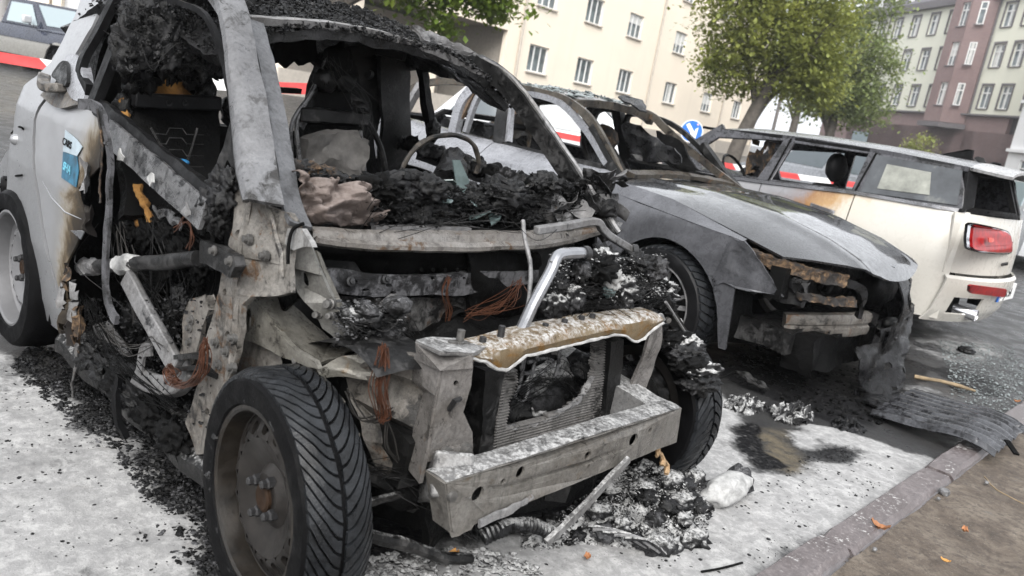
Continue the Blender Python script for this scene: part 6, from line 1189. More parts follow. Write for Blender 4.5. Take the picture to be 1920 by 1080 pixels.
fwp('firewall_beam', [(590, 500), (700, 512), (800, 515), (920, 508), (1000, 505), (1000, 528), (920, 540), (860, 552), (760, 552), (690, 556), (620, 548)], -.27, burnt('beam_grey', (.34,.34,.36), (.19,.19,.2), (.035,.035,.037), (.16,.11,.08), sc=6, sootamt=.44, rustamt=.62, powder=.5).m, .05, [ell(656, 526, 5, 4), ell(720, 533, 6, 4), ell(676, 543, 7, 3), ell(730, 546, 6, 2.5), ell(800, 522, 4, 3), ell(860, 520, 4, 3)])
fwp('firewall_panel', [(625, 556), (760, 560), (880, 556), (960, 545), (960, 600), (880, 650), (760, 660), (640, 640)], -.31, burnt('panel_stain', (.36,.36,.36), (.2,.19,.18), (.03,.03,.03), (.17,.1,.06), sc=5, sootamt=.46, rustamt=.56).m, .015)
fwp('pipe_bracket', [(712, 568), (735, 550), (745, 552), (735, 600), (728, 612), (718, 605)], -.24, 'steel_ash', .01)
for px in (790, 812, 835, 858, 880): q = MB(); q.lathe(at(px, 506, x=-.258), (1, 0, .3), [(-.004, .007), (.002, .007), (.003, .001)], 10); q.build('rivet', 'black', SM)
for px, py, r in ((656, 528, .014), (722, 524, .013)): q = MB(); q.lathe(at(px, py, x=-.24), (1, 0, .4), [(-.01, r), (.006, r), (.008, r*.6), (.014, r*.55), (.015, .001)], 12); q.build('bolt', 'bolt_dark', SM)
c = at(858, 606, x=-.27); q = MB(); q.lathe(c, (1, -.15, .1), [(-.03, .05), (.012, .048), (.02, .04), (.012, .03), (.0, .028), (.0, .016), (.014, .012), (.014, .001)], 32); q.build('brake_booster_ring', 'soot', SM)
# debris behind the right strut tower: glass-strewn char
rg = rnd(15)
for k in range(22): px, py = rg.uniform(632, 745), rg.uniform(570, 640); q = MB(); q.lump(at(px, py, x=-.12+rg.uniform(-.08, .08)), (rg.uniform(.02, .045),)*2+(.022,), k+330, .7, 2, 3); q.build('bay_char', ('char', 'char_ash', 'char_powder')[k % 3], SM)
q = MB()
for _ in range(500): px, py = rg.uniform(625, 760), rg.uniform(560, 650); q.flake(at(px, py, x=-.08+rg.uniform(-.06, .06)), rg.uniform(.003, .01), rotm('Z', rg.uniform(0, 6))@rotm('X', rg.gauss(0, .6)), .002, 5, rg)
stuff(q.build('bay_flakes', 'paper_char', SM, smooth=0))
fwp('bay_floor', [(870, 690), (1050, 640), (1200, 650), (1100, 720), (900, 760)], -.2, 'soot', .02, cr=(.03, 8))
# ---- right strut tower, wing rail bracket
def yp(nm, pts, ys, mt, th=.01, holes=(), cr=(.004, 12), nrm=None, dense=.03, bolts=()):
    Y = ys if isinstance(ys, (list, tuple)) else [ys]*len(pts); P = [at(*p, y=y) for p, y in zip(pts, Y)]; H = [[at(*p, y=sum(Y)/len(Y)) for p in h] for h in holes]
    q = MB(); q.plate(P, th, nrm, H); o = q.build(nm, mt, SM, dense=dense, crumple=cr)
    for b_ in bolts: q = MB(); q.lathe(at(*b_, y=Y[0]-.01), nrm or (.3, -1, .2), [(-.008, .014), (.003, .014), (.004, .009), (.012, .009), (.013, .001)], 12); q.build('bolt', 'bolt_steel', o, smooth=20)
    return o
burnt('bracket_khaki', (.4,.385,.345), (.23,.215,.18), (.07,.065,.06), (.26,.18,.1), sc=6, sootamt=.36, rustamt=.6, rough=.45)
yp('bracket_side', [(472, 553), (464, 564), (458, 600), (453, 631), (494, 649), (530, 668), (556, 676), (580, 686), (601, 690), (594, 676), (554, 650), (520, 618), (498, 586), (484, 566)], -.66, 'bracket_khaki', .014, [ell(470, 601, 6, 22, 16, .1), ell(490, 612, 3, 4)], nrm=(.2, -1, 0))
yp('bracket_top', [(472, 553), (500, 548), (526, 548), (548, 576), (576, 601), (620, 639), (658, 655), (633, 674), (601, 684), (583, 668), (554, 649), (520, 617), (498, 586)], [-.66, -.62, -.59, -.56, -.53, -.50, -.50, -.55, -.60, -.62, -.645, -.66, -.66], 'bracket_khaki', .01, cr=(.006, 10))
yp('strut_gusset', [(545, 428), (570, 430), (583, 457), (590, 473), (607, 515), (627, 564), (629, 589), (658, 655), (632, 640), (605, 614), (590, 580), (572, 560), (557, 542), (545, 500), (540, 470)], [-.655, -.64, -.62, -.61, -.59, -.565, -.55, -.51, -.53, -.56, -.59, -.61, -.63, -.65, -.655], burnt('gusset', (.45,.445,.42), (.3,.29,.265), (.06,.056,.05), (.24,.18,.11), sc=5, sootamt=.38).m, .012, [ell(571, 519, 7, 16, 14, -.35)], cr=(.008, 9))
yp('gusset_flange', [(590, 470), (598, 476), (635, 565), (662, 655), (655, 660), (626, 570)], [-.60, -.58, -.53, -.48, -.50, -.55], 'bracket_khaki', .012)
yp('gusset_cap', [(543, 427), (571, 428), (585, 455), (588, 464), (572, 462), (557, 469), (542, 458)], -.675, burnt('cap_pale', (.56,.56,.55), (.42,.41,.4), (.12,.11,.1), (.4,.32,.22), sc=9, sootamt=.33).m, .014, cr=(.006, 14))
q = MB(); q.sweep([at(612, 560, y=-.56), at(622, 566, y=-.56), at(624, 586, y=-.56)], [(-.014, -.014), (.014, -.014), (.014, .014), (-.014, .014)], (0,-1,0)); q.build('catch_loop', 'bracket_khaki', SM, crumple=(.004, 30))
for (a, b_), r in (((617, 570), .011), ((620, 592), .008), ((596, 590), .009)): q = MB(); q.lathe(at(a, b_, y=-.585), (.5, -1, .2), [(-.01, r*1.3), (.0, r*1.3), (.002, r), (.016, r*.9), (.017, .001)], 12); q.build('bolt', 'bolt_steel', SM, smooth=20)
# wing rail running forward and down in front of the tyre
rail_c = [(548, 672), (575, 690), (595, 722), (612, 760), (630, 800), (646, 828)]; ry = (-.645, -.645, -.64, -.64, -.64, -.64)
P = spline([at(a, b_, y=y) for (a, b_), y in zip(rail_c, ry)], 24)
q = MB(); q.sweep(P, [(-.026, -.004), (-.03, .012), (-.026, .014), (-.018, -.002), (.018, -.002), (.026, .014), (.03, .012), (.026, -.006)], (.35, -1, .2)); WRL = q.build('wing_rail', 'bracket_khaki', SM, crumple=(.003, 14))
for (a, b_), r in (((578, 699), .016), ((557, 676), .012)): q = MB(); q.lathe(at(a, b_, y=-.655), (.35, -1, .2), [(-.006, r), (.003, r), (.004, r*.6), (.012, r*.6), (.013, .001)], 14); q.build('bolt', 'bolt_steel', WRL, smooth=20)
for (a, b_), rx, ry_ in (((597, 724), 4, 9), ((620, 773), 3, 5)): q = MB(); q.plate([at(a+rx*math.cos(i*PI/7), b_+ry_*math.sin(i*PI/7), y=-.650) for i in range(14)], .004, (.35,-1,.2)); q.build('rail_hole', 'black', WRL)
for pts in ([(528, 693), (536, 686), (548, 690), (545, 698), (533, 699)], [(606, 690), (612, 687), (617, 693), (614, 703), (606, 705)], [(626, 742), (640, 745), (647, 754), (642, 765), (630, 768)], [(586, 795), (600, 788), (616, 800), (608, 811), (592, 812)], [(614, 812), (634, 806), (645, 822), (640, 836), (618, 832)], [(648, 812), (674, 812), (672, 835), (652, 838)]):
    cx_, cy_ = sum(p[0] for p in pts)/len(pts), sum(p[1] for p in pts)/len(pts); q = MB(); q.plate([at(*p, y=-.645) for p in pts], .006, (.35,-1,.2), [[at(cx_+4*math.cos(i*PI/5), cy_+4*math.sin(i*PI/5), y=-.645) for i in range(10)]]); q.build('rail_tab', 'bracket_khaki', WRL)
# ---- front wheels and rear wheel
wheel(SM, (0, -.735, .296), (-.09, -1, 0), .296, .165, .21, 'rim_dark', 'rim_lip', 'rubber', (58, .34, .006), 'steel', seed=1, dish=.012)
wheel(SM, (-1.905, -.73, .335), (0, -1, 0), .31, .185, .215, 'rim_silver', 'rim_silver', 'rubber', None, 'steel', seed=2, dish=.03)
wheel(SM, (-.01, .775, .296), (.06, 1, 0), .293, .165, .20, 'rim_dark', 'rim_dark', 'rubber', (46, .3, .009), 'steel', seed=6)
wheel(SM, (-1.9, .73, .31), (0, 1, 0), .31, .185, .21, 'rim_dark', 'rim_dark', 'rubber', None, 'steel', seed=7)
q = MB(); q.lathe((-1.9, -.60, .32), (0, -1, 0), [(-.2, .05), (-.2, .34), (.17, .35)], 28, (0,0,1), a0=-PI*.6, a1=PI*.6); q.build('wheelhouse', 'soot', SM)
aw = V((-.09, -1, 0)).normalized(); bw_ = aw.cross(V((0, 0, 1))).normalized(); q = MB(); rr_ = []   # torn bead between rim and sidewall
for k in range(121): a = 2*PI*k/120; r = .234+.010*nz((math.cos(a)*3, math.sin(a)*3, 1), 2)+.006*nz((math.cos(a)*9, math.sin(a)*9, 1), 2); rr_.append(V((0, -.735, .296))+aw*(.070+.010*nz((math.cos(a)*6, math.sin(a)*6, 4), 2))+(V((0, 0, 1))*math.cos(a)+bw_*math.sin(a))*r)
q.tube(rr_, [.008+.006*nz((math.cos(2*PI*k/120)*8, math.sin(2*PI*k/120)*8, 2), 2) for k in range(121)], 8, False); q.build('torn_sidewall', 'char', SM, crumple=(.004, 40))
# melted rubber and char draped over the front left tyre
for k in range(12): a = lerp(-.3, 1.0, k/11); q = MB(); q.lump((-.02+.3*math.sin(a), .71+.03*math.sin(k*2), .296+.3*math.cos(a)), (.05, .085, .035), k+430, .6, 4, 3); q.build('melted_rubber', ('soot', 'char_powder', 'char')[k % 3], SM)
for k, (px, py) in enumerate(((1226, 830), (1235, 848), (1243, 862))): q = MB(); q.tube(spline([at(px, py, x=.26), at(px+8, py+12, x=.26), at(px+6, py+26, x=.27)], 6), .008, 6); q.build('tyre_cord', plain('cord', (.3,.2,.11), .8, var=.4, sc=40).m if k == 0 else 'cord', SM, crumple=(.006, 40))
# ---- radiator support: right post with cap, top member, left post
q = MB(); xf = .19
fp = [(784, 672), (826, 690), (884, 688), (882, 715), (868, 775), (884, 812), (882, 838), (848, 858), (838, 848), (812, 905), (800, 928), (796, 925), (806, 820), (820, 745), (832, 700), (790, 690)]
burnt('post_pale', (.42,.4,.385), (.26,.24,.22), (.07,.065,.06), (.28,.2,.14), sc=5, sootamt=.34, rustamt=.6, rough=.42)
def xp(nm, pts, xs2, mt, th=.01, holes=(), cr=(.003, 12), nrm=None, dense=.03, parent=None):
    X = xs2 if isinstance(xs2, (list, tuple)) else [xs2]*len(pts); q = MB(); q.plate([at(*p, x=x) for p, x in zip(pts, X)], th, nrm, [[at(*p, x=sum(X)/len(X)) for p in h] for h in holes]); return q.build(nm, mt, parent or SM, dense=dense, crumple=cr)
PF = xp('support_post', [(828, 692), (884, 686), (880, 720), (866, 772), (882, 808), (884, 840), (878, 858), (846, 862), (832, 854), (800, 864), (806, 820), (820, 742)], .19, 'post_pale', .012, [ell(853, 716, 5, 6)], nrm=(1, -.1, 0))
xp('post_side', [(781, 664), (828, 690), (820, 742), (806, 820), (797, 868), (790, 905), (770, 880), (778, 800), (798, 735), (776, 712)], [.09, .19, .19, .19, .19, .19, .12, .10, .10, .08], 'post_pale', .01)
xp('post_cap', [(780, 641), (826, 662), (886, 664), (886, 690), (826, 694), (782, 674)], [.10, .20, .20, .204, .204, .10], 'post_pale', .01, cr=(.002, 10)); xp('post_top', [(780, 640), (812, 634), (900, 640), (925, 648), (886, 665), (826, 662)], [.10, .06, .08, .13, .20, .20], 'steel_ash_powder', .01, nrm=(0,0,1))
for (a, b_), r, h in (((848, 648), .012, .012), ((872, 650), .012, .012), ((862, 640), .01, .03)): q = MB(); q.lathe(at(a, b_, x=.12), (0, 0, 1), [(-.01, r*1.4), (0, r*1.4), (.002, r), (h, r), (h+.001, .001)], 10); q.build('bolt', 'bolt_steel', PF, smooth=20)
q = MB(); q.tube([at(843, 768, x=.2), at(852, 752, x=.225), at(862, 748, x=.2)], .007, 6); q.build('catch_hook', 'bolt_dark', PF)
xp('post_flange', [(822, 850), (846, 838), (880, 832), (884, 848), (878, 870), (860, 880), (836, 890), (824, 900)], .205, 'post_pale', .014, cr=(.002, 12), nrm=(1, -.1, 0))
for a, b_ in ((836, 852), (872, 844)): q = MB(); q.lathe(at(a, b_, x=.213), (1, -.1, 0), [(-.006, .02), (.004, .02), (.005, .012), (.016, .012), (.017, .001)], 12); q.build('bolt', 'bolt_steel', PF, smooth=20)
# crash box and longitudinal
q = MB(); q.sweep([at(815, 905, x=.06), at(850, 890, x=.27)], [(-.05, -.055), (.05, -.055), (.05, .055), (-.05, .055)]); q.build('crash_box', 'steel_ash_powder', SM, bevel=.008, dense=.04, crumple=(.004, 12))
q = MB(); q.sweep([(-.36, -.40, .42), (-.1, -.41, .40), (.12, -.42, .36)], [(-.05, -.07), (.05, -.07), (.05, .07), (-.05, .07)]); q.build('side_member', 'steel_dark', SM, dense=.06, crumple=(.006, 10)); q = MB(); q.sweep([(-.36, .42, .42), (-.1, .43, .40), (.24, .44, .36)], [(-.05, -.07), (.05, -.07), (.05, .07), (-.05, .07)]); q.build('side_member', 'steel_ash_powder', SM, dense=.06, crumple=(.006, 10))
# inner wing sheet between strut tower and post
xp('inner_wing', [(640, 668), (700, 652), (780, 668), (776, 712), (800, 735), (778, 800), (762, 880), (720, 900), (690, 830), (660, 740)], [-.1, -.05, .08, .08, .1, .1, .1, .05, 0, -.06], 'steel_brown', .01, [ell(700, 690, 5, 7), ell(752, 820, 5, 6), ell(736, 835, 4, 5)], cr=(.012, 9))
xp('inner_wing_upper', [(600, 690), (640, 668), (690, 662), (780, 690), (776, 716), (735, 700), (700, 712), (650, 710), (612, 712)], [-.06, -.06, -.02, .08, .08, .04, .02, -.02, -.05], 'bracket_khaki', .012, cr=(.01, 10))
xp('support_arm', [(690, 706), (715, 700), (755, 815), (740, 822), (712, 770)], .02, 'steel_brown', .012, cr=(.006, 12))
# top member: rusty pressed channel with scalloped lower edge, powder on top
T_ = [(884, 664), (905, 661), (950, 648), (1000, 634), (1050, 622), (1100, 612), (1150, 604), (1200, 597), (1240, 592)]
B_l = [(884, 670), (908, 676), (930, 690), (948, 691), (964, 682), (985, 665), (1010, 660), (1050, 650), (1100, 638), (1150, 626), (1170, 627), (1190, 640), (1205, 634), (1225, 615), (1242, 604)]
def resamp(L, n):
    P = [V((a, b_)) for a, b_ in L]; d = [0]
    for a, b_ in zip(P, P[1:]): d.append(d[-1]+(b_-a).length)
    out = []
    for i in range(n):
        s = d[-1]*i/(n-1); k = max(j for j in range(len(d)) if d[j] <= s+1e-9); k = min(k, len(P)-2); out.append(P[k].lerp(P[k+1], (s-d[k])/max(1e-9, d[k+1]-d[k])))
    return out
n_ = 60; tt = resamp(T_, n_); bb = resamp(B_l, n_); q = MB(); rows = []
for i in range(n_):
    top_ = at(tt[i].x, tt[i].y, x=.175); bot = at(bb[i].x, bb[i].y, x=.185); back = top_+V((-.085, 0, .004)); rows.append([back+V((0, 0, -.03)), back, top_.lerp(back, .5)+V((0,0,.003)), top_+V((-.006, 0, .0)), top_+V((.006, 0, -.008)), top_.lerp(bot, .55)+V((.008, 0, 0)), bot, bot+V((-.014, 0, -.002))])
q.grid(rows, .008); TM = q.build('top_member', 'steel_rust_powder', SM, crumple=(.003, 14))
q = MB(); q.tube([r[6]+V((.004, 0, -.002)) for r in rows], .0045, 6); q.build('top_member_edge', 'chalk', TM, crumple=(.003, 60))
for k, (a, b_) in enumerate(((905, 640), (938, 634), (1022, 614), (1058, 606), (1090, 600), (1110, 596))): q = MB(); h = .034 if k == 1 else .012; q.lathe(at(a, b_, x=.13), (0, 0, 1), [(-.01, .010), (h, .009), (h+.002, .001)], 10); q.build('bolt', 'bolt_dark', TM, smooth=20)
LPst = xp('left_post', [(1216, 622), (1244, 602), (1238, 640), (1222, 690), (1205, 742), (1184, 752), (1176, 740), (1190, 700), (1206, 660)], [.16, .16, .15, .14, .13, .12, .12, .13, .15], 'post_pale', .012, cr=(.008, 10), nrm=(1, -.2, 0))
q = MB(); q.plate([at(a, b_, x=.14) for a, b_ in ((1200, 600), (1240, 588), (1246, 600), (1210, 622))], .01); q.build('left_post_cap', 'steel_ash_powder', LPst, dense=.03, crumple=(.004, 14))
q = MB(); q.sweep([at(1246, 570, x=.1), at(1272, 615, x=.1), at(1300, 662, x=.1)], [(-.022, -.004), (.022, -.004), (.022, .004), (-.022, .004)], (1, -.4, 0)); LW = q.build('left_wing_strut', 'steel_dark_powder', SM); q = MB(); q.tube([at(1248, 566, x=.12), at(1303, 652, x=.12)], .005, 6); q.build('strut_edge', 'steel_ash', LW)
for a, b_ in ((1252, 600), (1270, 628), (1288, 655)): q = MB(); q.lathe(at(a, b_, x=.112), (1, -.4, 0), [(-.004, .011), (.008, .010), (.009, .001)], 10); q.build('bolt', 'bolt_steel', LW, smooth=20)
# bumper beam: holed front plate, powdered top flange, lower lip
FBL, FTL, FTR, FBR = (847, 998), (836, 906), (1276, 765), (1266, 828)
def bp(u, v_): a = V(FTL).lerp(V(FTR), u); b_ = V(FBL).lerp(V(FBR), u); return a.lerp(b_, v_)
def bw(u, v_, dx=0): p = bp(u, v_); return at(p.x, p.y, x=.30+.03*math.sin(PI*u)+dx)
outer = [bw(u, 0) for u in lin(0, 1, 24)]+[bw(u, 1) for u in lin(1, 0, 24)]; hl = []
for u, v_, r in ((.125, .42, .020), (.235, .33, .008), (.31, .26, .016), (.60, .42, .013), (.605, .7, .006), (.80, .45, .021), (.87, .33, .009)):
    c = bw(u, v_); hl.append([c+V((0, r*math.cos(i*PI/8), r*math.sin(i*PI/8))) for i in range(16)])
q = MB(); q.plate(outer, .008, (1, 0, 0), hl); burnt('beam_ash', (.36,.345,.32), (.22,.2,.175), (.07,.065,.06), (.22,.17,.12), sc=5, sootamt=.36, rustamt=.6, rough=.5, metal=.3); BB = q.build('bumper_beam', 'beam_ash', SM, dense=.05, crumple=(.003, 10))
q = MB(); q.grid([[bw(u, 0)+V((-.07*w_, 0, .002+.004*math.sin(PI*w_))) for w_ in lin(0, 1, 6)] for u in lin(0, 1, 40)], -.006); q.build('beam_top_flange', 'steel_ash_powder', BB, crumple=(.003, 12))
q = MB(); q.grid([[bw(u, 1)+V((-.06*w_, 0, -.002)) for w_ in lin(0, 1, 3)] for u in lin(0, 1, 20)], .006); q.build('beam_lower_flange', 'steel_dark', BB); q = MB(); q.grid([[bw(u, v_, -.065) for v_ in lin(0, 1, 4)] for u in lin(.02, .98, 20)], .006); q.build('beam_back', 'steel_dark', BB)
q = MB(); q.plate([bw(0, -.0), bw(0, 1), bw(0, 1)+V((-.065, 0, 0)), bw(0, 0)+V((-.07, 0, 0))], .008); q.build('beam_end', 'beam_ash', BB, dense=.04); q = MB(); q.plate([bw(1, -.0), bw(1, 1), bw(1, 1)+V((-.065, 0, 0)), bw(1, 0)+V((-.07, 0, 0))], .008); q.build('beam_end', 'beam_ash', BB, dense=.04)
q = MB(); q.plate([bw(-.01, .98), bw(.10, 1.0), bw(.085, 1.08), bw(.03, 1.10), bw(-.005, 1.07)], .006, (1,0,-.4)); q.build('beam_lip', 'beam_ash', BB, dense=.03, crumple=(.006, 14))
for k in range(3): q = MB(); q.tube(spline([bw(.12, 1.0+.05*k, .01), bw(.25, .99+.04*k, .012), bw(.36-.03*k, .94+.04*k, .01)], 10), .006, 6); q.build('peeled_edge', 'steel_ash', BB, crumple=(.004, 30))
q = MB(); q.lathe(bw(.02, .3, .004), (1, 0, 0), [(-.004, .014), (.006, .012), (.007, .001)], 14); q.build('bolt', 'bolt_steel', BB)
# radiator core with burnt-out hole, tanks
xr = .10; LO = [(945, 694), (936, 740), (926, 800), (915, 880)]; RO = [(1133, 640), (1129, 700), (1122, 780), (1116, 830)]; IN_L = [(969, 688), (966, 715), (962, 736), (950, 756), (947, 802)]; IN_R = [(1113, 640), (1109, 705), (1098, 729), (1085, 747), (1057, 768), (1021, 786), (984, 799), (948, 803)]
YZ = lambda L: [(at(*p, x=xr).z, at(*p, x=xr).y) for p in L][::-1]
lo_l, ro_l, il, ir = YZ(LO), YZ(RO), YZ(IN_L), sorted(YZ(IN_R)); zmin, zmax = .27, at(1120, 640, x=xr).z; zc_ = at(947, 803, x=xr).z
q = MB(); z = zmin; k = 0
while z < zmax:
    segs = []; yl, yr = pw(z, lo_l), pw(z, ro_l)
    if z < zc_: segs = [(yl, yr)]
    else:
        a, b_ = pw(z, sorted(il)), pw(z, ir)
        if z > at(945, 694, x=xr).z: segs = [(b_, yr)]
        elif b_ <= a: segs = [(yl, yr)]
        else: segs = [(yl, a+.004*math.sin(k*7)), (b_+.006*math.sin(k*5), yr)]
    for a, b_ in segs:
        if b_-a > .004:
            n2 = max(2, int((b_-a)/.03)); pts = [V((xr+.004*nz((lerp(a, b_, i/n2)*8, z*8, 0)), lerp(a, b_, i/n2), z)) for i in range(n2+1)]
            q.sweep(pts, [(-.012, -.0028), (.006, -.0028), (.011, 0), (.006, .0028), (-.012, .0028)])
    z += .0088; k += 1
stuff(q.build('radiator_core', burnt('rad_alu', (.5,.48,.46), (.3,.29,.28), (.05,.048,.046), (.25,.2,.16), sc=4, sootamt=.40, rough=.5, metal=.4).m, SM, smooth=40))
for nm, pts, x in (('radiator_tank', [(896, 690), (940, 694), (926, 790), (908, 890), (880, 880), (896, 780)], .08), ('radiator_tank', [(1134, 636), (1160, 632), (1150, 720), (1140, 800), (1114, 835), (1124, 770)], .09)): xp(nm, pts, x, 'steel_dark', .05, cr=(.005, 10), nrm=(1,0,0))
q = MB(); q.tube(spline([at(a, b_, x=xr) for a, b_ in ((948, 803), (984, 800), (1021, 787), (1057, 769), (1085, 748), (1098, 730), (1110, 704))], 24), .009, 6); q.build('torn_core_edge', 'steel_ash', SM, dense=.01, crumple=(.008, 50))
# behind the radiator: fan shroud lumps, condenser pipes
for k, L in enumerate(([(985, 665), (975, 720), (966, 745), (985, 748), (1000, 690), (1010, 662)], [(992, 664), (980, 672), (978, 695), (990, 700), (1030, 690), (1038, 678), (1020, 672), (990, 680)], [(1050, 655), (1045, 690), (1038, 712)])): q = MB(); q.tube(spline([at(a, b_, x=.02) for a, b_ in L], 24), .0055, 6); q.build('coolant_pipe', 'rail_steel', SM)
q = MB(); q.lump(at(1030, 735, x=-.02), (.05, .13, .11), 8, .35, 3, 2.5); q.build('fan_motor', 'char_powder', SM)
for k, (px, py, r) in enumerate(((970, 770, .05), (1000, 780, .04), (1060, 745, .04), (1090, 690, .06), (1110, 720, .04), (960, 790, .03), (1165, 700, .05), (1175, 760, .05), (1195, 715, .05), (1160, 780, .05))): q = MB(); q.lump(at(px, py, x=.0), (r, r, r*.8), k+500, .6, 3, 3); q.build('engine_bay_char', ('char', 'char_powder', 'soot')[k % 3], SM)
q = MB(); q.lathe(at(1090, 690, x=.0), (1, -.3, 0), [(-.02, .05), (.03, .05), (.035, .04), (.02, .03), (.03, .014), (.03, .001)], 24); q.build('pulley', 'steel_dark', SM)
q = MB(); q.lump((-.22, .05, .40), (.13, .42, .19), 12, .35, 4, 3); q.build('engine_mass', 'soot', SM)
# pipes in the bay: bent pipe, wiper linkage, thin rods
q = MB(); q.tube(spline([at(a, b_, x=x) for a, b_, x in ((968, 640, .10), (1000, 570, .10), (1032, 510, .09), (1040, 490, .085), (1052, 477, .08), (1096, 474, .08))], 26), .017, 10); q.build('bent_pipe', 'alu', SM); q = MB(); q.lathe(at(1096, 475, x=.08), (0, 1, 0), [(-.01, .022), (.012, .022), (.014, .001)], 14); q.build('pipe_end', 'bolt_dark', SM)
q = MB(); q.sweep(spline([at(a, b_, x=-.16) for a, b_ in ((1005, 432), (1060, 424), (1115, 415), (1130, 430), (1145, 444), (1188, 470))], 26), [(-.013, -.013), (.013, -.013), (.013, .013), (-.013, .013)]); q.build('wiper_linkage', 'steel_ash', SM, bevel=.004); q = MB(); q.lathe(at(1188, 470, x=-.15), (.5, 1, 0), [(-.012, .024), (.01, .024), (.014, .012), (.014, .001)], 14); q.build('linkage_end', 'bolt_dark', SM)
q = MB(); q.tube(spline([at(a, b_, x=x) for a, b_, x in ((981, 412, -.18), (985, 450, -.14), (994, 500, -.08), (992, 560, 0), (978, 622, .08))], 20), .0065, 6); q.build('stay_rod', 'steel_ash', SM, crumple=(.003, 20))
# burnt lumps on the left of the bay, dusted with powder
rg = rnd(51)
for k in range(46):
    px, py = rg.uniform(1035, 1245), rg.uniform(478, 600); py = max(py, 478+max(0, (1120-px))*.35); r = rg.uniform(.022, .052); q = MB(); q.lump(at(px, py, x=.0+rg.uniform(-.07, .07)), (r, r*1.15, r*.8), k+520, .8, 4, 3); q.build('bay_clinker', ('char', 'char_powder', 'soot', 'char')[k % 4], SM)
for k, (px, py, r) in enumerate(((1148, 522, .035), (1142, 545, .022), (1170, 570, .035), (1090, 510, .03), (1230, 505, .04), (1068, 560, .04), (1040, 575, .04))): q = MB(); q.lump(at(px, py, x=.07), (r*.8, r, r), k+580, .6, 4, 2.5); q.build('bay_clinker', ('chalk', 'glass_shard', 'char_powder', 'char_ash', 'char_ash', 'char_powder', 'char_powder')[k], SM)
q = MB()
for _ in range(1300): px, py = rg.uniform(1030, 1250), rg.uniform(475, 605); q.flake(at(px, py, x=.04+rg.uniform(-.08, .05)), rg.uniform(.002, .009), rotm('Z', rg.uniform(0, 6))@rotm('X', rg.gauss(0, .8)), .003, 5, rg)
stuff(q.build('bay_flakes', 'char_powder', SM, smooth=0))
q = MB(); q.grid([[at(lerp(880, 1010, i/8), lerp(470, 650, j/8), x=-.25) for j in range(9)] for i in range(9)], .02); q.build('burnt_insulation', 'soot', SM, crumple=(.03, 9))
# bundles of bare copper and thin wires
def wires(nm, pts, plane, n, spread, mt, r=.0012, seed=0):
    rg = rnd(seed); q = MB()
    for k in range(n):
        ph = rg.uniform(0, 6); o = V((rg.gauss(0, spread), rg.gauss(0, spread), rg.gauss(0, spread*.5))); P = [at(a, b_, **plane)+o*(1 if 0 < i < len(pts)-1 else .3)+noise.noise_vector(V((k*.7, i*.9, seed)))*spread*1.6 for i, (a, b_) in enumerate(pts)]; q.tube(spline(P, 18), r, 4)
    return stuff(q.build(nm, mt, SM))
wires('copper_wires', [(722, 648), (720, 690), (712, 730), (722, 770), (716, 790)], {'x': .1}, 22, .008, 'copper', seed=1)
wires('copper_wires', [(386, 636), (382, 662), (380, 690), (366, 712), (345, 722), (324, 716), (316, 698), (320, 684)], {'y': -.79}, 22, .006, 'copper', seed=2)
wires('copper_wires', [(316, 690), (326, 698), (318, 706), (330, 712), (322, 720)], {'y': -.795}, 12, .006, 'copper', seed=3)
wires('copper_wires', [(840, 520), (834, 550), (842, 580), (838, 605)], {'x': -.23}, 8, .006, 'copper', seed=4)
wires('copper_wires', [(880, 590), (920, 580), (955, 560), (975, 530)], {'x': -.18}, 16, .02, 'copper', .0011, seed=5)
wires('loose_wires', [(655, 735), (670, 770), (700, 785), (745, 770)], {'x': .05}, 4, .012, 'wire_grey', .0022, seed=6)
wires('loose_wires', [(720, 790), (722, 830), (735, 865), (765, 880), (790, 860)], {'x': .08}, 4, .012, 'wire_grey', .0022, seed=7)
wires('loose_wires', [(195, 605), (215, 640), (245, 660), (285, 640), (305, 652)], {'y': -.77}, 4, .02, 'wire_grey', .0018, seed=8)
wires('loose_wires', [(218, 420), (228, 470), (240, 520), (250, 600)], {'y': -.70}, 5, .02, 'wire_grey', .0018, seed=9)
wires('loose_wires', [(330, 430), (350, 410), (362, 440), (350, 470)], {'y': -.77}, 4, .01, 'copper', .0013, seed=10)
for k, (L, pl, n, sp) in enumerate((([(700, 400), (780, 372), (860, 384), (960, 372), (1080, 392)], {'x': -.28}, 9, .05), ([(720, 415), (820, 405), (930, 412), (1040, 402)], {'x': -.26}, 7, .05), ([(1035, 560), (1090, 530), (1150, 545), (1230, 530)], {'x': .06}, 26, .03), ([(1060, 600), (1110, 560), (1180, 580), (1240, 560)], {'x': .08}, 16, .03), ([(215, 430), (240, 500), (290, 560), (340, 640), (370, 700)], {'y': -.66}, 26, .04), ([(300, 420), (330, 500), (320, 580), (300, 660)], {'y': -.66}, 22, .04), ([(160, 560), (190, 640), (240, 700), (320, 760)], {'y': -.77}, 22, .03), ([(650, 600), (690, 620), (740, 600), (770, 630)], {'x': -.05}, 14, .02), ([(690, 880), (760, 900), (830, 950), (880, 1010)], {'x': .1}, 16, .03), ([(940, 760), (990, 720), (1040, 700), (1090, 740)], {'x': .05}, 18, .03), ([(240, 60), (290, 110), (340, 90), (390, 130)], {'x': -1.02}, 24, .04), ([(620, 110), (650, 160), (680, 200), (690, 260)], {'x': -1.05}, 12, .03))):
    wires('burnt_wires', L, pl, n, sp, 'steel_dark' if k % 3 else 'soot', .0011, 20+k)
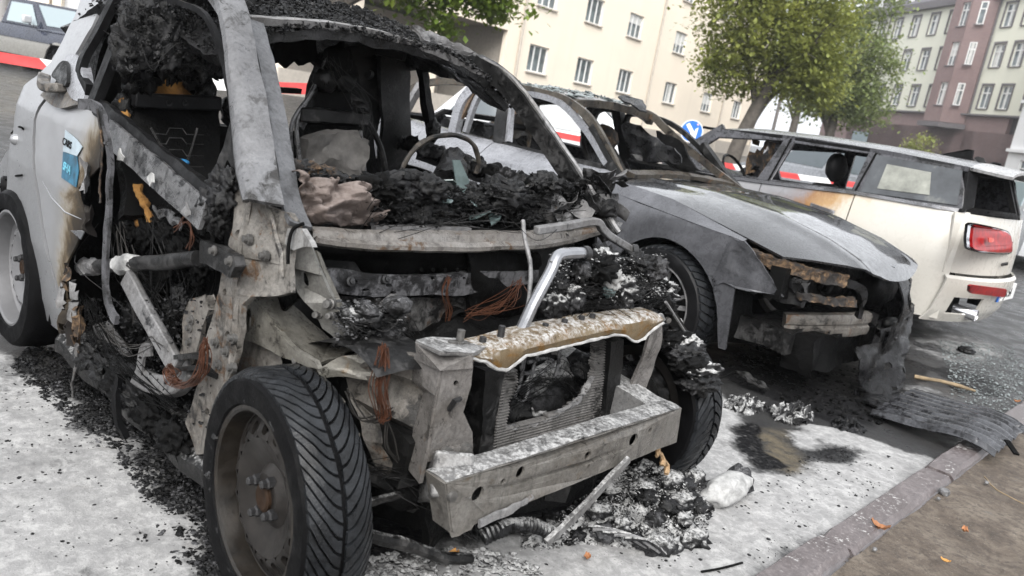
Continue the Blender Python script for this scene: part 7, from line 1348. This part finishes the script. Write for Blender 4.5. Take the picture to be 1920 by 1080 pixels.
# cabin side void behind the door: hanging char, foam rags
rg = rnd(61)
for k in range(34):
    px, py = rg.uniform(205, 385), rg.uniform(400, 690); q = MB(); r = rg.uniform(.03, .07); q.lump(at(px, py, y=-.60+rg.uniform(-.08, .1)), (r, r*.6, r), k+600, .6, 4, 3); q.build('door_char', ('soot', 'char', 'soot', 'soot')[k % 4], SM)
q = MB(); q.grid([[at(lerp(170, 400, i/12), lerp(380, 760, j/14), y=-.52) for j in range(15)] for i in range(13)], .02); q.build('inner_trim_remains', 'soot', SM, crumple=(.03, 8))
for L in ([(258, 345), (262, 370), (275, 390), (283, 418)], [(258, 420), (270, 424)], [(228, 190), (232, 210), (236, 232)]): q = MB(); q.tube(spline([at(a, b_, y=-.66) for a, b_ in L], 8), .012, 7); q.build('foam_rag', 'foam', SM, dense=.012, crumple=(.012, 35))
q = MB(); q.plate([at(a, b_, y=-.68) for a, b_ in ((288, 385), (318, 395), (345, 415), (338, 430), (322, 420), (312, 410), (300, 412))], .004, (0,-1,0)); q.build('foil_rag', 'rail_steel', SM, dense=.02, crumple=(.018, 20))
q = MB()
for _ in range(1500): px, py = rg.uniform(130, 400), rg.uniform(560, 800); q.flake(at(px, py, y=-.70+rg.uniform(-.06, .08)), rg.uniform(.002, .010), rotm('Z', rg.uniform(0, 6))@rotm('X', rg.uniform(0, 6)), .003, 5, rg)
stuff(q.build('door_flakes', 'char', SM, smooth=0))
# steering and suspension under the front, lower dark mass
for nm, L, x, r in (('control_arm', [(672, 878), (720, 905), (760, 935), (800, 975), (842, 985)], .05, .02), ('track_rod', [(675, 945), (720, 935), (760, 925)], .08, .012), ('stabiliser_bar', [(690, 1005), (760, 1020), (830, 1045), (880, 1048)], .13, .017)): q = MB(); q.tube(spline([at(a, b_, x=x) for a, b_ in L], 16), r, 8); q.build(nm, 'steel_dark_powder', SM, crumple=(.004, 18))
q = MB(); q.lump((-.05, -.2, .25), (.18, .3, .14), 21, .4, 3, 3); q.build('gearbox_mass', 'soot', SM); q = MB(); q.grid([[(.12+.03*math.sin(y*9), y, lerp(.10, .30, j/6)) for y in lin(-.36, .5, 20)] for j in range(7)], .02); q.build('undertray', 'soot', SM, crumple=(.025, 9))
q = MB(); q.sweep([at(1060, 870, x=.29), at(1040, 930, x=.25)], [(-.03, -.02), (.03, -.02), (.03, .02), (-.03, .02)]); q.build('tow_bracket', 'steel_dark', SM)
# ------------------------------------------------------------------ debris on the ground
rg = rnd(71)
HPX = G([(955, 1040), (985, 1000), (1030, 985), (1080, 960), (1130, 905), (1180, 870), (1240, 870), (1310, 905), (1335, 935), (1330, 985), (1290, 1030), (1180, 1035), (1080, 1030)])
DH = thing('debris_heap', (.28, .45, 0), 'heap of charred debris dusted with white powder under the bumper beam', 'debris')
def inside():
    xs2 = [p[0] for p in HPX]; ys2 = [p[1] for p in HPX]
    while True:
        x, y = rg.uniform(min(xs2), max(xs2)), rg.uniform(min(ys2), max(ys2))
        if in_poly(x, y, HPX): return x, y
def hgt(x, y): return .10*(1-sm(pdist(x, y, HPX), -.16, .02))+.03*nz((x, y, 0), 9)
xs2 = [p[0] for p in HPX]; ys2 = [p[1] for p in HPX]
q = MB(); nx, ny = 46, 70; g_ = [[V((lerp(min(xs2)-.03, max(xs2)+.03, i/nx), lerp(min(ys2)-.03, max(ys2)+.03, j/ny), 0)) for j in range(ny+1)] for i in range(nx+1)]
for r in g_:
    for p in r: d = pdist(p.x, p.y, HPX); p.z = -.012+(.012+.085*(1-sm(d, -.16, .03)))*(1-sm(d, -.02, .03))+.03*(nz((p.x, p.y, 0), 16)+.6*nz((p.x, p.y, 1), 40))*(1-sm(d, -.06, .03))
q.grid(g_); q.build('heap_bed', 'char_powder', DH)
for k in range(90):
    x, y = inside(); r = rg.uniform(.012, .045); q = MB(); q.lump((x, y, hgt(x, y)+r*.2), (r, r*rg.uniform(.8, 1.6), r*.7), k+700, .75, 3, 3); q.build('clinker', ('char', 'char_powder', 'char_powder', 'char_ash')[k % 4], DH)
q = MB()
for _ in range(2600): x, y = inside(); q.flake((x, y, hgt(x, y)+rg.uniform(0, .03)), rg.uniform(.002, .010), rotm('Z', rg.uniform(0, 6))@rotm('X', rg.gauss(0, .9))@rotm('Y', rg.gauss(0, .6)), .003, 5, rg)
stuff(q.build('heap_flakes', 'char_powder', DH, smooth=0))
q = MB(); q.lump((.33, .9, .05), (.06, .15, .055), 5, .3, 3, 2); q.build('powdered_lump', 'chalk', DH, crumple=(.01, 20)); q = MB(); q.lump(at(1385, 900, z=.05), (.05, .055, .05), 6, .5, 3, 3); q.build('powdered_lump_end', 'char_ash', DH)
# coil of ribbed hose dusted with powder
q = MB(); c0 = at(985, 1005, z=.06); P = spline([c0+V(p) for p in ((-.06, -.12, 0), (-.03, -.05, .03), (0, .02, .03), (.03, .08, .0))], 40); q.tube(P, [.02+.004*(i % 2) for i in range(len(P))], 12); q.build('ribbed_hose', 'char_powder', DH, crumple=(.006, 20))
for k in range(5): a = at(1090+20*k, 985+6*k, z=.06); b_ = at(1200+12*k, 1020+5*k, z=.03); q = MB(); q.tube(spline([a, a.lerp(b_, .5)+V((0, 0, .02)), b_], 10), .006, 6); q.build('burnt_lath', 'steel_ash' if k % 2 else 'char_powder', DH, crumple=(.008, 16))
q = MB(); q.sweep(spline([at(1178, 862, x=.34), at(1120, 925, x=.34), at(1060, 985, x=.34), at(1025, 1018, x=.33)], 20), [(-.013, -.006), (.0, -.012), (.013, -.006), (.011, .006), (-.011, .006)], (1,0,0)); tag(q.build('metal_strip', 'steel_ash_powder', None, crumple=(.004, 14)), 'long grey metal strip leaning from the bumper beam onto the debris heap', 'metal strip')
# scattered crumbs, left side and along the kerb
def crumbs(nm, poly, n, smin, smax, mt, label, cat, lumpy=.5, seed=0):
    P = G(poly); xs3 = [p[0] for p in P]; ys3 = [p[1] for p in P]; r2 = rnd(seed); q = MB(); k = 0
    while k < n:
        x, y = r2.uniform(min(xs3), max(xs3)), r2.uniform(min(ys3), max(ys3))
        if not in_poly(x, y, P): continue
        k += 1; s = smin+(smax-smin)*r2.random()**2.5; z = .006
        if r2.random() < lumpy: q.lump((x, y, z), (s, s*r2.uniform(.6, 1.3), s*.6), r2.randrange(999), .6, 1, 3)
        else: q.flake((x, y, z+s*.2), s*1.3, rotm('Z', r2.uniform(0, 6))@rotm('X', r2.gauss(0, .35)), .002, 5, r2)
    o = q.build(nm, mt, None, smooth=0); tag(o, label, cat, kind='stuff'); return o
crumbs('char_rubble', [(60, 640), (250, 720), (400, 900), (430, 1080), (360, 1080), (300, 960), (200, 840), (90, 760), (20, 690)], 4200, .002, .012, 'char', 'black charred crumbs strewn beside the small car', 'rubble', seed=1)
crumbs('ash_rubble', [(60, 700), (230, 760), (400, 930), (430, 1080), (330, 1060), (240, 900), (120, 800)], 1500, .002, .010, 'char_ash', 'grey ash crumbs mixed into the rubble beside the sill', 'rubble', seed=2)
crumbs('speck_rubble', [(0, 680), (150, 760), (330, 960), (400, 1080), (0, 1080)], 420, .0015, .007, 'char', 'small black specks on the white powder at lower left', 'rubble', seed=3)
crumbs('speck_rubble', [(640, 1080), (900, 1030), (1250, 1030), (1340, 960), (1560, 830), (1720, 870), (1400, 1080)], 700, .0015, .008, 'char', 'small black specks on the white powder before the kerb', 'rubble', seed=4)
crumbs('char_rubble', [(690, 1050), (800, 1030), (960, 1040), (1020, 1080), (680, 1100)], 900, .003, .017, 'char_powder', 'charred crumbs at the bottom edge below the bumper', 'rubble', seed=5)
crumbs('glass_gravel', [(1760, 640), (1900, 650), (1960, 760), (1880, 800), (1790, 760)], 2600, .002, .010, 'crumb', 'glittering glass crumbs on the asphalt beside the cream car', 'glass crumbs', .3, seed=6)
crumbs('char_rubble', [(1330, 690), (1500, 770), (1660, 800), (1720, 750), (1600, 690), (1400, 640)], 900, .003, .018, 'soot', 'black burnt crumbs on the wet road under the saloon', 'rubble', seed=7)
crumbs('pavement_grit', [(1480, 1075), (1700, 940), (1850, 860), (1920, 850), (1920, 1080)], 1500, .0015, .007, plain('grit', (.12,.1,.08), .8, var=.6, sc=60, bump=0).m, 'fine grit and crumbs lying on the bare earth pavement', 'grit', seed=8)
# melted foam patches in front of the saloon
def patch(nm, px, py, rx, ry, h, mt, label, seed, cat='debris'):
    c = at(px, py, z=0); q = MB(); q.grid([[c+V((rx*u*(1+.3*nz((u*2, v_*2, seed), 2)), ry*v_*(1+.3*nz((u*2, v_*2, seed+4), 2)), -.01+h*max(0, 1-(u*u+v_*v_))**.4*(1+.9*nz((u*3, v_*3, seed), 2.2)))) for v_ in lin(-1, 1, 40)] for u in lin(-1, 1, 40)], 0, lambda i, j: ((i-19.5)/19.5)**2+((j-19.5)/19.5)**2 > 1+.3*nz((i*.15, j*.15, seed))); return tag(q.build(nm, mt, None, crumple=(.012, 24, seed)), label, cat)
patch('melted_foam', 1485, 783, .10, .14, .06, 'char_powder', 'curled white-dusted melted lump in front of the saloon', 3); patch('melted_foam', 1395, 762, .09, .15, .045, 'char_powder', 'flat grey melted lump beside the saloon front wheel', 5); patch('melted_flake', 1590, 800, .09, .13, .03, 'gloss_char', 'thin black curled plastic sheet under the sagging bumper', 7)
c = at(1385, 722, z=.03); q = MB(); q.plate([c+V(p) for p in ((-.1, -.1, 0), (-.05, .02, .05), (.03, .02, .04), (.12, .1, .0), (.1, .12, .01), (.0, .06, .06), (-.08, .06, .02))], .012, (.2,-.3,1)); tag(q.build('plastic_scrap', 'steel_dark', None, dense=.03, crumple=(.015, 18)), 'forked dark plastic scrap standing beside the saloon tyre', 'scrap')
# corrugated plastic panel across the kerb
A0, A1, B0, B1 = at(1632, 778, z=.02), at(1712, 735, z=.03), at(1862, 862, z=.05), at(1925, 815, z=.07)
q = MB(); rows = []
for i in range(40):
    u = i/39; a, b_ = A0.lerp(B0, u), A1.lerp(B1, u); lift = .02*math.sin(PI*u)+.03*sm(u, .35, .8)*(1-sm(u, .85, 1.1)); rows.append([a.lerp(b_, w_)+V((0, 0, lift+.02+.009*math.sin(w_*2*PI*8)+(.02 if w_ < .03 else 0)*-1)) for w_ in lin(0, 1, 65)])
rows = [[p if (i < 34 or nz((j*.2, i*.3, 4)) < .35) else p+V((-.02, 0, -.006)) for j, p in enumerate(r)] for i, r in enumerate(rows)]
q.grid(rows, .004); tag(q.build('ribbed_panel', burnt('panel_wet', (.16,.165,.18), (.07,.072,.08), (.02,.02,.022), (.09,.085,.08), sc=6, sootamt=.42, rough=.22, metal=.1, rustamt=.8, bump=.15).m, None, crumple=(.004, 10)), 'ribbed dark panel lying from the saloon across the kerb', 'panel')
q = MB(); q.sweep([at(1888, 826, z=.13), at(1906, 852, z=.12)], [(-.012, -.004), (.012, -.004), (.012, .004), (-.012, .004)]); tag(q.build('panel_clip', 'black', None), 'short black clip lying on the torn end of the ribbed panel', 'clip')
q = MB(); q.tube(spline([at(1714, 706, z=.012), at(1770, 716, z=.02), at(1830, 733, z=.012)], 12), [.012]*10+[.01, .008, .006], 7); tag(q.build('wooden_stick', plain('old_wood', (.2,.15,.09), .8, var=.4, sc=20).m, None, crumple=(.004, 14)), 'thin brown stick on the road beside the cream car', 'stick')
q = MB(); q.tube(spline([at(1315, 1072, z=.01), at(1350, 1066, z=.014), at(1392, 1055, z=.012)], 8), .004, 6); tag(q.build('black_rod', 'soot', None), 'thin black rod lying on powder beside the kerb', 'rod')
c = at(1812, 657, z=.02); q = MB(); q.lump(c, (.06, .07, .03), 4, .5, 3); tag(q.build('dark_clod', 'char', None), 'dark lump on the pale puddle behind the saloon', 'clod')
# dead leaves and pebbles
plain('leaf_brown', (.24,.105,.045), .7, var=.5, sc=20, bump=.3); plain('leaf_ochre', (.4,.2,.05), .7, var=.4, sc=30, bump=.3)
for k, (px, py, s, m_, lb) in enumerate(((1648, 994, .03, 'leaf_brown', 'red-brown dead leaf on the earth beside the kerb'), (1808, 998, .018, 'leaf_brown', 'small brown dead leaf on the open earth pavement'), (1770, 1055, .015, 'leaf_ochre', 'pale ochre leaf scrap near the bottom edge'), (845, 1056, .03, 'leaf_ochre', 'ochre leaf lying at the bottom below the bumper beam'), (1905, 755, .02, 'leaf_brown', 'reddish dead leaf on the road at far right'), (1100, 1048, .016, 'leaf_brown', 'reddish scrap on the powder below the debris heap'))):
    c = at(px, py, z=.03 if px > 1600 and px < 1900 else .012); R_ = rotm('Z', k*1.7); q = MB(); q.grid([[c+R_@V((u*s, v_*s*.6*(1-u*u*.7), s*(.25+.5*u*u+.35*abs(v_)+.2*nz((u*3, v_*3, k))))) for u in lin(-1, 1, 9)] for v_ in lin(-1, 1, 7)], .001); tag(q.build('dead_leaf', m_, None, crumple=(.004, 40)), lb, 'leaf')
for k, (px, py, s, lb) in enumerate(((1770, 922, .022, 'grey stone on the earth beside the kerb joint'), (1640, 1030, .008, 'small pebble close to the kerb edge at lower right'), (1850, 905, .01, 'small grey stone below the ribbed panel'), (1760, 935, .008, 'tiny stone next to the larger grey stone'))):
    c = at(px, py, z=.03); q = MB(); q.lump(c, (s, s*1.3, s*.8), k+3, .35, 2, 2); tag(q.build('stone', 'steel_ash', None, smooth=20), lb, 'stone')
q = MB(); q.tube(spline([at(1845, 893, z=.03), at(1870, 918, z=.035), at(1920, 945, z=.03)], 10), .003, 5); tag(q.build('twig', 'old_wood', None, crumple=(.004, 20)), 'thin dark twig on the earth below the ribbed panel', 'twig')
# person bending over the bed of the pickup
c = at(16, 95, z=0); PE = thing('person', (c.x, c.y, 0), 'person in a dark maroon jacket bending over the bed of the pickup', 'person')
me = bpy.data.meshes.new('person_body'); pts = [(0, 0, .92), (.0, .0, 1.1), (.12, 0, 1.32), (.2, 0, 1.42), (.3, 0, 1.5), (.36, 0, 1.58), (0, .1, .85), (-.02, .11, .48), (-.04, .11, .08), (.08, .11, .04), (0, -.1, .85), (.04, -.11, .48), (.0, -.11, .08), (.12, -.11, .04), (.18, .19, 1.36), (.28, .22, 1.14), (.42, .16, 1.02), (.18, -.19, 1.36), (.3, -.22, 1.14), (.44, -.16, 1.02)]
rad_ = [.15, .15, .17, .13, .06, .11, .1, .075, .055, .045, .1, .075, .055, .045, .08, .06, .045, .08, .06, .045]
me.from_pydata(pts, [(0,1),(1,2),(2,3),(3,4),(4,5),(0,6),(6,7),(7,8),(8,9),(0,10),(10,11),(11,12),(12,13),(3,14),(14,15),(15,16),(3,17),(17,18),(18,19)], [])
o = bpy.data.objects.new('body', me); COL.objects.link(o); o.parent = PE; sk = o.modifiers.new('skin', 'SKIN'); 
for v, r in zip(me.skin_vertices[0].data, rad_): v.radius = (r, r)
me.skin_vertices[0].data[0].use_root = True; o.modifiers.new('sub', 'SUBSURF').render_levels = 2
t = NT('person_cloth'); z = t.xyz()[2]; t.set(col=t.ramp(z, [(.0, (.012,.012,.015)), (.86, (.012,.012,.015)), (.9, (.05,.008,.012)), (1.0, (.06,.01,.014))]), rough=.85); me.materials.append(MATS['person_cloth'])
PE.rotation_euler = (0, 0, rad(20))
